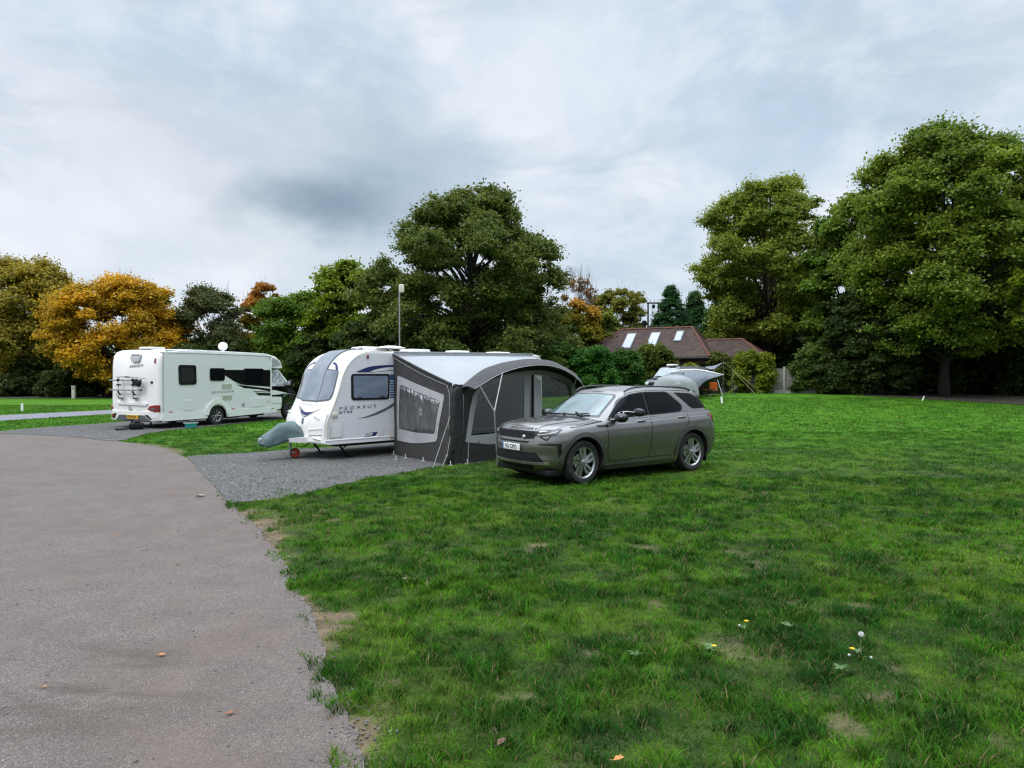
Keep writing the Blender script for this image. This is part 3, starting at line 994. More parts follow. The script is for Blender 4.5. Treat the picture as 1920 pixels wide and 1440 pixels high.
tree_px('birch_tree', 'nearly bare birch with pinkish twigs right of the tallest tree', 1085, 512, 40, 62, prof='round', base=0.45, cols=((0.16, 0.09, 0.06), (0.30, 0.16, 0.09)), nl=2600, leaf=0.17, seed=13, lobes=14, sub=10, trunk=0.16, twigs=200, bark='bark_pale', group='trees behind the pitches')
tree_px('cherry_tree', 'small orange and green cherry tree behind the hedge', 1078, 560, 66, 58, prof='hedge', base=0.05, cols=((0.08, 0.105, 0.014), (0.28, 0.24, 0.025)), nl=38000, leaf=0.2, seed=14, lobes=16, sub=12, trunk=0.2, top_col=((0.52, 0.22, 0.03), 0.6, 1.0), group='trees behind the pitches')
tree_px('oak_tree', 'thin olive oak with crooked bare limbs left of the cottage roof', 1152, 538, 68, 66, prof='wide', base=0.2, cols=OL, nl=30000, leaf=0.22, seed=15, lobes=20, sub=10, trunk=0.28, twigs=80, hollow=0.3, rc=1.1, group='trees behind the pitches')
tree_px('oak_tree', 'second thin olive oak rising beside the black flue', 1192, 545, 34, 70, prof='pear', base=0.15, cols=((0.05, 0.065, 0.014), (0.14, 0.15, 0.025)), nl=9000, leaf=0.2, seed=16, lobes=14, sub=8, trunk=0.2, twigs=50, rc=0.9, group='trees behind the pitches')
tree_px('field_maple', 'bushy olive green maple between the birch and the cottage', 1122, 585, 70, 60, prof='hedge', base=0.03, cols=((0.05, 0.075, 0.014), (0.18, 0.19, 0.028)), nl=30000, leaf=0.19, seed=17, lobes=24, sub=12, trunk=0.2, group='trees behind the pitches')
tree_px('evergreen_tree', 'dark green evergreen rising right behind the cottage extension', 1395, 575, 70, 66, prof='hedge', base=0.02, cols=((0.018, 0.050, 0.020), (0.050, 0.105, 0.034)), nl=40000, leaf=0.17, seed=28, lobes=34, sub=12, trunk=0.2, group='evergreens behind the cottage')
# the evergreens behind the cottage
for i, (u, v, hw, Y, lb) in enumerate([(1258, 533, 78, 68, 'pointed blue green conifer, leftmost above the cottage roof'), (1303, 543, 72, 71, 'pointed conifer right of the leftmost conifer'),
                                       (1350, 552, 86, 67, 'broad dark conifer under the left edge of the tall oak'), (1475, 560, 74, 62, 'dark cypress left of the big sycamore above the fence'),
                                       (1530, 560, 62, 58, 'deep green cypress hard against the big sycamore')]):
    tree_px('conifer_tree', lb, u, v, hw, Y, prof='cone' if i < 3 else 'hedge', base=0.02, cols=((0.016, 0.050, 0.022), (0.045, 0.105, 0.036)), nl=42000, leaf=0.16, seed=20+i, lobes=70 if i < 3 else 40, sub=12, trunk=0.2, rc=0.85 if i < 3 else 0.9, limbs=False, hollow=0.5, flat=0.7, group='evergreens behind the cottage')
tree_px('elder_tree', 'grey green elder between the dark cypresses', 1408, 548, 52, 63, prof='hedge', base=0.02, cols=((0.035, 0.06, 0.020), (0.095, 0.13, 0.038)), nl=36000, leaf=0.2, seed=27, lobes=16, sub=14, trunk=0.18, group='trees behind the cottage')
# the tall trees on the right
tree_px('oak_tree', 'tall rounded oak behind the cottage extension', 1438, 335, 156, 60, prof='wide', base=0.20, cols=((0.065, 0.105, 0.018), (0.25, 0.275, 0.040)), nl=190000, leaf=0.18, seed=30, lobes=66, sub=16, trunk=0.45, rc=1.75, shell=0.3, hollow=0.3, group='tall trees on the right')
tree_px('sycamore_tree', 'huge spreading sycamore on the right of the lawn', 1770, 240, 225, 43, prof='wide', base=0.17, cols=((0.040, 0.080, 0.016), (0.20, 0.245, 0.032)), nl=300000, leaf=0.16, seed=31, lobes=92, sub=18, trunk=0.34, rc=1.65, shell=0.3, hollow=0.25, bark='bark_dark', group='tall trees on the right')
tree_px('sycamore_tree', 'bright green sycamore wedged between the tall oak and huge sycamore', 1585, 358, 88, 51, prof='wide', base=0.12, cols=((0.035, 0.075, 0.012), (0.13, 0.19, 0.022)), nl=60000, leaf=0.22, seed=32, lobes=22, sub=14, trunk=0.3, group='tall trees on the right')
tree_px('lime_tree', 'brownish green tree cut by the right edge of the photo', 1965, 245, 100, 46, prof='wide', base=0.1, cols=((0.045, 0.05, 0.012), (0.13, 0.12, 0.025)), nl=42000, leaf=0.22, seed=33, lobes=24, sub=14, trunk=0.4, group='tall trees on the right')
tree_px('maple_tree', 'low yellow green maple at the right edge below the tall crowns', 1935, 455, 46, 37, prof='round', base=0.45, cols=YG, nl=22000, leaf=0.19, seed=34, lobes=16, sub=14, trunk=0.2, group='tall trees on the right')
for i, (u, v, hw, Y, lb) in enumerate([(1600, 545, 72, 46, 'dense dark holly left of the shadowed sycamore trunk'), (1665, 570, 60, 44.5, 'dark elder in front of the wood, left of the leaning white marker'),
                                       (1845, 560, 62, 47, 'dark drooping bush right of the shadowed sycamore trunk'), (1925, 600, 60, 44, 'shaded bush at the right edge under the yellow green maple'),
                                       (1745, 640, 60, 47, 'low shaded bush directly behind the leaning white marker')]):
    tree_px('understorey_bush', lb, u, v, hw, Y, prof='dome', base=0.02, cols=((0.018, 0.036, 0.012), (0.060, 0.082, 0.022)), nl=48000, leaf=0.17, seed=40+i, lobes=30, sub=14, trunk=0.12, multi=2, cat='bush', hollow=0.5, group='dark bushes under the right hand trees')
# hedge and bushes round the cottage
for i, (u, v, hw, Y, lb, cols) in enumerate([
    (1050, 640, 48, 47, 'dark green hedge bush right behind the awning hood', ((0.020, 0.055, 0.012), (0.075, 0.125, 0.022))),
    (1112, 648, 50, 46.5, 'bright green hedge bush left of the roof windows', ((0.018, 0.070, 0.014), (0.06, 0.16, 0.025))),
    (1168, 655, 48, 49, 'mid green hedge bush below the left roof window', ((0.018, 0.065, 0.014), (0.06, 0.13, 0.022))),
    (1224, 644, 44, 52, 'olive tinged hedge bush behind the dark van', ((0.04, 0.07, 0.014), (0.13, 0.15, 0.025))),
    (1295, 682, 24, 51, 'small yellow green shrub under the cottage eaves', ((0.07, 0.10, 0.012), (0.22, 0.25, 0.025))),
    (1348, 660, 28, 52, 'thin shrub beside the cottage wall', ((0.04, 0.06, 0.014), (0.12, 0.13, 0.025))),
    (1412, 656, 46, 48.2, 'bright yellow green bush left of the wooden fence', ((0.055, 0.085, 0.010), (0.20, 0.22, 0.018))),
    (1528, 643, 44, 47.3, 'speckled green bush right of the wooden fence', ((0.03, 0.06, 0.014), (0.12, 0.155, 0.03))),
    (1578, 675, 40, 45.8, 'dull green bush where the lawn meets the dark wood', ((0.018, 0.035, 0.010), (0.06, 0.085, 0.02))),
    (1000, 640, 40, 48, 'olive hedge bush peeping over the caravan roof end', ((0.035, 0.06, 0.012), (0.12, 0.14, 0.02))),
]):
    tree_px('hedge_bush', lb, u, v, hw, Y, prof='hedge', base=0.0, cols=cols, nl=36000, leaf=0.14, seed=50+i, lobes=26, sub=14, trunk=0.06, multi=3, cat='bush', flat=0.95, rc=0.62, hollow=0.5, group='bushes along the lawn edge')
# dark hedgerow behind the left lawn
for i, (u, v, hw, lb) in enumerate([(10, 700, 60, 'leftmost low dark bush of the hedgerow'), (62, 668, 52, 'dark hedgerow bush left of the cream service post'), (112, 690, 40, 'low dark bush just behind the cream service post'),
                                    (170, 655, 60, 'tall dark bush between the service post and the motorhome'), (262, 640, 70, 'dark bush behind the rear of the motorhome'), (345, 640, 60, 'dark bush behind the motorhome roof'),
                                    (430, 632, 60, 'olive dark bush behind the motorhome dish'), (505, 640, 50, 'dark bush behind the motorhome cab'), (585, 620, 60, 'dark bush behind the caravan front'),
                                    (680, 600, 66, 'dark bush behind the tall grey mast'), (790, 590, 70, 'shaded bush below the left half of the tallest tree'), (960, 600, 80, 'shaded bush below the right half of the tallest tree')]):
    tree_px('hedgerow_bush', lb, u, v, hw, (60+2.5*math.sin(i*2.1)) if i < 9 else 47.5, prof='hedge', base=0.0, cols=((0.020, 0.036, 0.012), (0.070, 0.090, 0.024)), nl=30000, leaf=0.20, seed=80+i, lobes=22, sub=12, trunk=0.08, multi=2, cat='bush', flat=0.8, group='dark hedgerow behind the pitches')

# the wood beyond: one mass of distant foliage
r_ = np.random.RandomState(99)
Ps = []; Rs = []
for (xa, ya, xb, yb, hh, n) in [(-75, 80, 5, 82, 7.5, 900), (5, 80, 40, 74, 6.0, 420), (30, 72, 62, 40, 10.0, 900), (-60, -24, 70, -30, 9.5, 1300), (70, -30, 74, 30, 9.0, 700), (-62, -20, -62, 20, 6.0, 260), (26, 58, 40, 42, 5.5, 420), (-85, 60, -52, 80, 8, 260)]:
    t = r_.rand(n); x = xa+(xb-xa)*t+r_.normal(size=n)*1.6; y = ya+(yb-ya)*t+r_.normal(size=n)*1.6
    hmax = hh*(0.7+0.5*vn(x, y, 0.13, 3))
    Ps.append(np.stack([x, y, r_.rand(n)**0.8*hmax+terrain(x, y)], 1)); Rs.append(0.9+0.7*r_.rand(n))
P = np.concatenate(Ps); R = np.concatenate(Rs)
V, F, C = leaf_cloud(P, R, 420000, 0.34, r_, (0.010, 0.020, 0.007), (0.038, 0.052, 0.014), 0.8, shell=0.3)
tag(link('woodland', np_mesh('woodland', V, F, C), MAT['leaf']), 'dark mass of far woodland beyond the nearer trees', 'woodland', kind='stuff')

# ------------------------------------------------------------------ the taupe SUV
def lerp_tab(x, tab):
    return float(np.interp(x, [t[0] for t in tab], [t[1] for t in tab]))


ex = Vector((math.cos(math.radians(35.3)), math.sin(math.radians(35.3)), 0)); ey = Vector((-ex.y, ex.x, 0))
fw = G(1096, 909)
car_org = Vector((fw[0], fw[1], 0))-ex*0.87*1.008+ey*0.93*1.008
car = thing('parked_suv', 'taupe grey metallic SUV parked on the grass beside the awning', 'car', car_org, math.radians(35.3))
car.scale = (1.008,)*3

XF = [(0.20, .20), (0.27, .10), (0.34, .03), (0.40, .0), (.52, .012), (.66, .0), (.75, .015), (.80, .03), (.90, .05), (.93, .08), (.965, .13), (1.05, .2)]
XR = [(0.2, 4.20), (0.3, 4.32), (0.4, 4.40), (0.6, 4.44), (0.75, 4.42), (1.0, 4.36), (1.15, 4.33)]
WQ = [(0.20, .84), (0.26, .885), (0.34, .915), (0.45, .932), (0.6, .945), (0.78, .950), (0.90, .938), (0.97, .915), (1.02, .88), (1.1, .86)]
ZS = [(0.0, .968), (.2, .970), (.7, .985), (1.3, 1.045), (2.4, 1.075), (3.4, 1.125), (4.1, 1.16), (4.5, 1.16)]
CR = [(0.0, .010), (.12, .020), (.3, .060), (.7, .088), (1.2, .085), (1.5, .08), (4.5, .03)]


def plan(t, x0, x1, w, af, ar, n=2.35, m=3.8):
    """plan outline from the front centre (t=0) round the near side to the rear centre (t=1)"""
    if t < 0.3:
        a = t/0.3*math.pi/2
        return x0+af*(1-math.cos(a)**(2/n)), -w*math.sin(a)**(2/n)
    if t > 0.75:
        a = (t-0.75)/0.25*math.pi/2
        return x1-ar*(1-math.sin(a)**(2/m)), -w*math.cos(a)**(2/m)
    return x0+af+(x1-ar-x0-af)*(t-0.3)/0.45, -w


def lower(t, q):
    x_ = plan(t, 0, 4.4, .9, .62, .4)[0]
    zt = lerp_tab(x_, ZS); z = 0.20+(zt-0.20)*q
    zr = z*(1.04/zt) if z > 0.7 else z
    zr = z+(1.02-zt)*max(0, (z-0.6)/(zt-0.6)) if z > .6 else z
    w = lerp_tab(zr, WQ)
    # soft hollow along the door, firmer over the wheels
    x, y = plan(t, lerp_tab(z if x_ < 2 else zr, XF)+.03, lerp_tab(z, XR), w, .60, .30)
    sill = math.exp(-((z-0.42)/0.13)**2)*0.022*max(0, 1-abs(x-2.25)/0.85)
    y += sill
    return Vector((x, y, z))


def hull_half(fn, nt, nq, top):
    """mirror a half shell and close it with a crowned top"""
    mb = MB()
    V = {}
    def key(i, j, s): return (i, j, s if 0 < i < nt else 0)
    vs = []; idn = {}
    def vid(k, p):
        if k not in idn: idn[k] = len(vs); vs.append(p)
        return idn[k]
    fs = []
    for s in (1, -1):
        ids = [[vid(key(i, j, s), (lambda p: (p.x, p.y*s if 0 < i < nt else 0.0, p.z))(fn(i/nt, j/nq))) for j in range(nq+1)] for i in range(nt+1)]
        for i in range(nt):
            for j in range(nq):
                fs.append((ids[i][j], ids[i+1][j], ids[i+1][j+1], ids[i][j+1]))
    # top strips: across from near side to far side at each station
    nc = 10
    rim = [fn(i/nt, 1.0) for i in range(nt+1)]
    def tv(i, c):
        p = rim[i]
        if c == 0: return idn[key(i, nq, 1)]
        if c == nc: return idn[key(i, nq, -1)]
        return vid(('t', i, c), top(p, 1-2*c/nc))
    for i in range(1, nt-1):
        for c in range(nc):
            fs.append((tv(i, c), tv(i+1, c), tv(i+1, c+1), tv(i, c+1)))
    for i, e in ((1, 0), (nt-1, nt)):
        c0 = idn[key(e, nq, 1)]
        for c in range(nc): fs.append((c0, tv(i, c), tv(i, c+1)))
    loop = [idn[key(i, 0, 1)] for i in range(nt+1)]+[idn[key(i, 0, -1)] for i in range(nt-1, 0, -1)]
    fs.append(tuple(loop))
    mb.add(vs, fs)
    return mb


def hood_top(p, s):
    return (p.x, p.y*s, p.z+lerp_tab(p.x, CR)*(1-abs(s)**2.6))


ZR = [(1.0, 1.50), (1.9, 1.515), (2.1, 1.545), (2.6, 1.582), (3.26, 1.578), (3.8, 1.555), (4.2, 1.525)]
WG = [(0, .858), (.15, .845), (.5, .785), (.8, .722), (.9, .695), (.96, .665), (1, .63)]


def green(t, q):
    x0 = 1.12+(2.0-1.12)*q**1.03
    x1 = 4.35-(4.35-4.14)*q**1.5
    if q > .88: x1 += 0.05*(q-.88)/.12
    w = np.interp(q, [a for a, b in WG], [b for a, b in WG])
    x, y = plan(t, x0, x1, w, .36-.14*q, .30, 2.5, 2.8)
    w2 = 1-0.06*max(0, (x-3.2)/1.1)
    zb = lerp_tab(x, ZS)-0.03; zt = lerp_tab(x, ZR)
    return Vector((x, y*w2, zb+(zt-zb)*q))


def roof_top(p, s):
    return (p.x, p.y*s, p.z+0.055*(1-abs(s)**2.2)*min(1, 0.25+abs(p.x-1.9)*1.5)*min(1, .3+max(0, 4.2-p.x)*2))


low = hull_half(lower, 72, 26, hood_top).build('lower_tmp', MAT['paint'], None, 40)
gh = hull_half(green, 60, 22, roof_top).build('upper_tmp', MAT['paint'], None, 40)
AX = (0.87, 3.63)
for x in AX:
    b = bmesh.new()
    bmesh.ops.create_cone(b, cap_ends=True, segments=48, radius1=0.425, radius2=0.425, depth=2.4, matrix=Matrix.Translation((x, 0, 0.38)) @ Matrix.Rotation(math.pi/2, 4, 'X'))
    me = bpy.data.meshes.new('cut'); b.to_mesh(me); b.free()
    co = link('cut_tmp', me)
    # keep the middle of the car: an inner core is not needed, the opening runs through
    md = low.modifiers.new('b', 'BOOLEAN'); md.operation = 'DIFFERENCE'; md.solver = 'EXACT'; md.object = co
    bpy.context.view_layer.update()
    nm = bpy.data.meshes.new_from_object(low.evaluated_get(bpy.context.evaluated_depsgraph_get()))
    low.modifiers.clear(); low.data = nm
    bpy.data.objects.remove(co)


def bvh_of(obs):
    vs = []; fs = []
    for o in obs:
        k = len(vs)
        vs += [v.co.copy() for v in o.data.vertices]; fs += [tuple(i+k for i in p.vertices) for p in o.data.polygons]
    return BVHTree.FromPolygons(vs, fs)


full_low = hull_half(lower, 72, 26, hood_top)
full_up = hull_half(green, 60, 22, roof_top)
vs = [Vector(v) for v in full_low.v]+[Vector(v) for v in full_up.v]
fs = full_low.f+[tuple(i+len(full_low.v) for i in f) for f in full_up.f]
CARB = BVHTree.FromPolygons(vs, fs)
LOWB = BVHTree.FromPolygons([Vector(v) for v in full_low.v], full_low.f)
UPB = BVHTree.FromPolygons([Vector(v) for v in full_up.v], full_up.f)
# body parts
me = low.data
b = bmesh.new(); b.from_mesh(me)
for f in b.faces:
    c = f.calc_center_median()
    if any(abs(math.hypot(c.x-x, c.z-0.38)-0.425) < 0.03 and abs(f.normal.y) < 0.35 for x in AX) and f.calc_center_median().z < 0.82:
        f.material_index = 1
    if c.z < 0.201: f.material_index = 1
b.to_mesh(me); b.free()
me.materials.clear(); me.materials.append(MAT['paint']); me.materials.append(MAT['black'])
low.name = 'body'; low.parent = car
me.set_sharp_from_angle(angle=math.radians(38))
gh.name = 'cabin'; gh.parent = car


def caster(B, d, side=1):
    """map a 2-D outline onto the shell by casting along d ('y': outline is (x, z); 'x': outline is (y, z); 'z': outline is (x, y))"""
    def f(a, b_, off):
        if d == 'y': o = Vector((a, -3*side, b_)); v = Vector((0, side, 0))
        elif d == 'x': o = Vector((-3, a, b_)); v = Vector((1, 0, 0))
        elif d == 'r': o = Vector((8, a, b_)); v = Vector((-1, 0, 0))
        else: o = Vector((a, b_, 4)); v = Vector((0, 0, -1))
        h, n, i, dist = B.ray_cast(o, v)
        if h is None:
            h, n, i, dist = B.find_nearest(o+v*((3-0.9) if d == 'y' else 3))
        if n.dot(v) > 0: n = -n
        return h+n*off
    return f


sideU = {s: caster(UPB, 'y', s) for s in (1, -1)}
sideL = {s: caster(LOWB, 'y', s) for s in (1, -1)}
sideC = {s: caster(CARB, 'y', s) for s in (1, -1)}
front = caster(LOWB, 'x'); screenf = caster(UPB, 'x')


def strip(mb, path, w, fn, off=0.004, thick=0.008, mi=0):
    """thin band along a 2-D path"""
    P = [Vector(p) for p in path]; L = []; R_ = []
    for i, p in enumerate(P):
        t = (P[min(i+1, len(P)-1)]-P[max(i-1, 0)]).normalized(); n = Vector((-t.y, t.x))*w/2
        L.append(p+n); R_.append(p-n)
    vs = [fn(p.x, p.y, off) for p in L]+[fn(p.x, p.y, off) for p in R_]+[fn(p.x, p.y, off-thick) for p in L]+[fn(p.x, p.y, off-thick) for p in R_]
    n = len(P); fs = []
    for i in range(n-1):
        fs += [(i, i+1, n+i+1, n+i), (i+1, i, 2*n+i, 2*n+i+1), (n+i, n+i+1, 3*n+i+1, 3*n+i)]
    fs += [(0, n, 3*n, 2*n), (n-1, 2*n-1, 4*n-1, 3*n-1)]
    mb.add(vs, fs, mi)
    return mb


W1 = rounded([(1.52, 1.115), (1.88, 1.375), (2.10, 1.475), (2.46, 1.515), (2.475, 1.12), (1.98, 1.093)], [.02, .1, .12, .02, .02, .02])
W2 = rounded([(2.50, 1.517), (3.10, 1.515), (3.43, 1.26), (3.37, 1.160), (2.515, 1.118)], [.02, .05, .10, .05, .02])
W3 = rounded([(3.34, 1.508), (3.80, 1.485), (4.02, 1.40), (4.27, 1.20), (3.78, 1.195), (3.70, 1.225)], [.02, .05, .05, .02, .02, .03])
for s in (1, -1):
    fr = MB(); patch(fr, rounded([(1.47, 1.075), (1.86, 1.387), (2.09, 1.493), (2.48, 1.532), (3.12, 1.532), (3.47, 1.26), (3.40, 1.140), (2.5, 1.095), (1.96, 1.070)], [.02, .1, .12, .02, .06, .1, .06, .02, .02]), sideU[s], .007, .014, .04)
    fr.build('window_surround', MAT['blackgloss'], car, 30)
    for nm, w in (('side_window', W1), ('side_window', W2), ('side_window', W3)):
        m = MB(); patch(m, w, sideU[s], .014 if w is not W3 else .007, .012, .04); m.build(nm, MAT['glass'], car, 30)
    # bright body line under the windows, painted crease highlight, door seams, sill
    m = MB(); strip(m, [(1.30+i*.1, 0.975+0.09*i/28) for i in range(28)], .013, sideL[s], .004, .008); m.build('crease_highlight', MAT['alloy'], car, 30)  # pale strip stands in for light reflected along the shoulder crease
    m = MB(); strip(m, [(1.52+i*.1, 1.058+.066*i/19) for i in range(20)], .026, sideU[s], .016, .014); m.build('window_trim', MAT['alloy'], car, 30)
    m = MB()
    strip(m, crom([Vector(p) for p in [(1.40, 1.04), (1.395, .8), (1.40, .5), (1.44, .36)]], 6), .012, sideL[s], .0020, .006)
    strip(m, crom([Vector(p) for p in [(2.49, 1.06), (2.485, .8), (2.46, .5), (2.44, .36)]], 6), .012, sideL[s], .0020, .006)
    strip(m, crom([Vector(p) for p in [(3.50, 1.11), (3.50, .96), (3.42, .86), (3.24, .72), (3.14, .52), (3.10, .36)]], 6), .012, sideL[s], .0020, .006)
    strip(m, [(1.44+.1*i, .36) for i in range(17)], .012, sideL[s], .0020, .006)
    strip(m, crom([Vector(p) for p in [(.60, .965), (.9, .992), (1.2, 1.028), (1.36, 1.045)]], 5), .012, sideL[s], .0020, .006)
    m.build('door_seam', MAT['black'], car, 30)
    m = MB(); patch(m, rounded([(1.34, .30), (3.14, .30), (3.10, .225), (1.38, .225)], .02), sideL[s], .012, .03, .12); m.build('sill_moulding', MAT['paint_trim'], car, 30)
    m = MB(); patch(m, rounded([(1.15, .985), (1.42, .985), (1.40, .955), (1.20, .95)], .01), sideL[s], .006, .012, .05); m.build('wing_vent', MAT['blackgloss'], car, 30)
    for hx, hz in ((2.25, 1.02), (3.33, 1.055)):
        p = sideL[s](hx, hz, .0); h = MB()
        h.tube([p+Vector((-.10, s*.01, 0)), p+Vector((-.08, -s*.03, 0)), p+Vector((.08, -s*.03, .003)), p+Vector((.10, s*.01, .003))], [.012, .014, .014, .012], 8)
        h.build('door_handle', MAT['paint'], car, 60)
        q = MB(); patch(q, [(hx-.05, hz-.03), (hx+.05, hz-.03), (hx+.05, hz+.012), (hx-.05, hz+.012)], sideL[s], .002, .006, .05); q.build('handle_recess', MAT['black'], car, 30)
    # wheel arch trims
    for i, x in enumerate(AX):
        arc = [Vector((x-.465*math.cos(a)*1.0, .38+.465*math.sin(a))) for a in np.linspace(-.16 if i == 0 else -.1, math.pi+.12, 30)]
        m = MB(); strip(m, arc, .075, sideL[s], .014, .03); m.build('wheel_arch_trim', MAT['paint_trim'], car, 60)
    # roof rail
    m = MB()
    rp = [Vector((2.06, -.655*s, 1.535)), Vector((2.22, -.66*s, 1.60)), Vector((2.6, -.66*s, 1.628)), Vector((3.26, -.655*s, 1.617)), Vector((3.7, -.645*s, 1.588)), Vector((3.86, -.64*s, 1.545))]
    m.tube(crom(rp, 6), .017, 8)
    m.build('roof_rail', MAT['blackgloss'], car, 60)
    # mirror and its towing extension
    m = MB()
    c = Vector((1.63, -1.02*s, 1.115))
    for (dx, r1) in ((0, 0),):
        m.lathe([(0.001, -.115), (.055, -.105), (.082, -.06), (.088, 0), (.084, .06), (.06, .10), (.001, .112)], (0, 0, 0), 'Y', 20)
        m.v = [(v[0]*1.15+c.x-.02, v[1]*1.12+c.y-.02, v[2]*.95+c.z-.01) for v in m.v]
    m.tube([Vector((1.55, -.84*s, 1.055)), Vector((1.60, -.95*s, 1.06))], [.035, .03], 8)
    m.build('door_mirror', MAT['blackgloss'], car, 60)
# towing mirror clamped to the near door mirror
m = MB()
m.lathe([(0.001, -.10), (.06, -.09), (.078, 0), (.06, .09), (.001, .10)], (0, 0, 0), 'Y', 18)
m.v = [(v[0]*.6+1.80, v[1]*1.15-1.28, v[2]*.95+1.20) for v in m.v]
m.tube([(1.62, -1.02, 1.19), (1.66, -1.12, 1.215), (1.78, -1.22, 1.20)], .008, 6, 1)
m.tube([(1.58, -1.0, 1.185), (1.64, -1.06, 1.21), (1.62, -1.10, 1.16)], .009, 6, 1)
m.box((1.62, -1.03, 1.20), (.05, .06, .03), .008, mi=0)
m.build('towing_mirror', [MAT['blackgloss'], MAT['steel']], car, 50)

# windscreen
def scrn(y, z, off):
    return screenf(y, z, off)


ws = rounded([(-.725, 1.10), (-.63, 1.31), (-.55, 1.485), (0, 1.505), (.55, 1.485), (.63, 1.31), (.725, 1.10), (0, 1.105)], [.03, .2, .05, .1, .05, .2, .03, .1])
m = MB(); patch(m, ws, scrn, .004, .012, .09); m.build('windscreen_surround', MAT['blackgloss'], car, 30)
wi = rounded([(-.675, 1.125), (-.59, 1.31), (-.515, 1.465), (0, 1.49), (.525, 1.465), (.60, 1.31), (.685, 1.125), (0, 1.135)], [.03, .2, .06, .1, .06, .2, .03, .1])
m = MB(); patch(m, wi, scrn, .008, .010, .09); m.build('windscreen', MAT['screen'], car, 30)
m = MB()
top = caster(CARB, 'z')
pp = [top(x, y, .03) for x, y in [(1.19, .35), (1.24, .1), (1.29, -.2), (1.37, -.5)]]
m.tube(pp, .012, 6); m.tube([top(1.16, -.05, .02), top(1.2, -.02, .045), top(1.24, .05, .04)], .02, 6)
m.tube([top(1.24, -.42, .02), top(1.28, -.30, .045), top(1.33, -.2, .04)], .02, 6)
m.build('wiper', MAT['black'], car, 60)
m = MB(); patch(m, rounded([(1.10, -.66), (1.05, 0), (1.10, .66), (1.20, .62), (1.145, 0), (1.20, -.62)], .02), top, .004, .01, .1); m.build('scuttle_panel', MAT['black'], car, 30)
# bonnet shut line
for s in (1, -1):
    m = MB(); strip(m, crom([Vector(p) for p in [(.17, -.62*s), (.27, -.77*s), (.6, -.80*s), (1.1, -.77*s), (1.25, -.73*s)]], 6), .008, top, .0015, .006)
    m.build('bonnet_seam', MAT['black'], car, 30)
# raised bonnet ribs
m = MB()
for s in (1, -1): strip(m, crom([Vector(p) for p in [(.20, s*.50), (.6, s*.57), (1.08, s*.60)]], 8), .05, top, .007, .02)
m.build('bonnet_rib', MAT['paint'], car, 60)
# grille with mesh pattern
gr = rounded([(-.60, .905), (.60, .905), (.50, .79), (.42, .775), (-.42, .775), (-.50, .79)], .02)
m = MB(); patch(m, gr, front, .006, .02, .07); g_ = m.build('grille', MAT['black'], car, 30)
m = MB()
for row in range(2):
    zc = .872-.060*row
    for k in range(17):
        y = -.52+.065*k+(.03 if row else 0)
        if abs(y) > .50-.05*row: continue
        for (dy, dz) in ((1, 1), (1, -1)):
            strip(m, [(y-.026*dy, zc-.018*dz), (y+.026*dy, zc+.018*dz)], .010, front, .014, .01)
    strip(m, [(-.52+.05*k, zc-.029) for k in range(21)], .006, front, .012, .01)
m.build('mesh', MAT['darkalloy'], g_, 30)
m = MB(); q = front(-.30, .80, .016)
m.lathe([(.001, -.016), (.03, -.014), (.036, 0), (.001, .004)], (0, 0, 0), 'X', 20); m.v = [(v[0]+q.x, v[1]*1.4+q.y, v[2]+q.z) for v in m.v]
m.build('badge', MAT['chrome'], car, 60)
# bonnet lettering
m = MB(); lettering(m, 'DISCOVERY', .66, .034, lambda x, y: front(.14-x, .922+y, .005), 0.0, bold=.02, spacing=1.35)
m.build('bonnet_lettering', MAT['black'], car, 30)
# headlights
for s in (1, -1):
    cx = caster(LOWB, 'x')
    def hlf(a, z, off, s=s):
        """(distance along the wing from the centre line, height) -> point on the body"""
        if a < .74: return cx(s*a, z, off)
        p0 = cx(s*.74, z, 0)
        o_ = Vector((1.1, 0, z)); d0 = (p0-o_).normalized(); d1 = Vector((-.62, s*.93, 0)).normalized()
        t_ = (a-.74)/.40
        dd = (d0*(1-t_)+d1*t_).normalized()
        h, n, i, dist = LOWB.ray_cast(o_+dd*3, -dd)
        if n.dot(dd) < 0: n = -n
        return h+n*off
    hl = rounded([(.49, .868), (.535, .922), (1.02, .945), (1.03, .935), (.90, .845), (.58, .820)], [.01, .01, .01, .01, .03, .02])
    m = MB(); patch(m, hl, hlf, .003, .014, .04); m.build('headlight_surround', MAT['blackgloss'], car, 40)
    hi = rounded([(.51, .868), (.55, .908), (.98, .930), (.885, .858), (.59, .835)], [.01, .01, .01, .03, .02])
    m = MB(); patch(m, hi, hlf, .007, .010, .04); L_ = m.build('headlight', MAT['lens'], car, 40)
    m = MB(); strip(m, [(.57+.01*k, .845+.0012*k) for k in range(9)]+[(.66+.02*k, .857+.004*k) for k in range(14)], .009, hlf, .011, .008)
    m.build('light_strip', MAT['plate'], L_, 40)
    m = MB(); patch(m, [(.60, .862), (.64, .903), (.76, .910), (.74, .872)], hlf, .009, .006, .04); m.build('lamp_unit', MAT['darkalloy'], L_, 40)
    # side air vents in the bumper
    m = MB()
    patch(m, rounded([(s*.60, .700), (s*.90, .715), (s*.90, .50), (s*.865, .49), (s*.865, .675), (s*.62, .685)], .01), lambda a, z, off: cx(a, z, off), .005, .02, .05)
    m.build('bumper_vent', MAT['black'], car, 30)
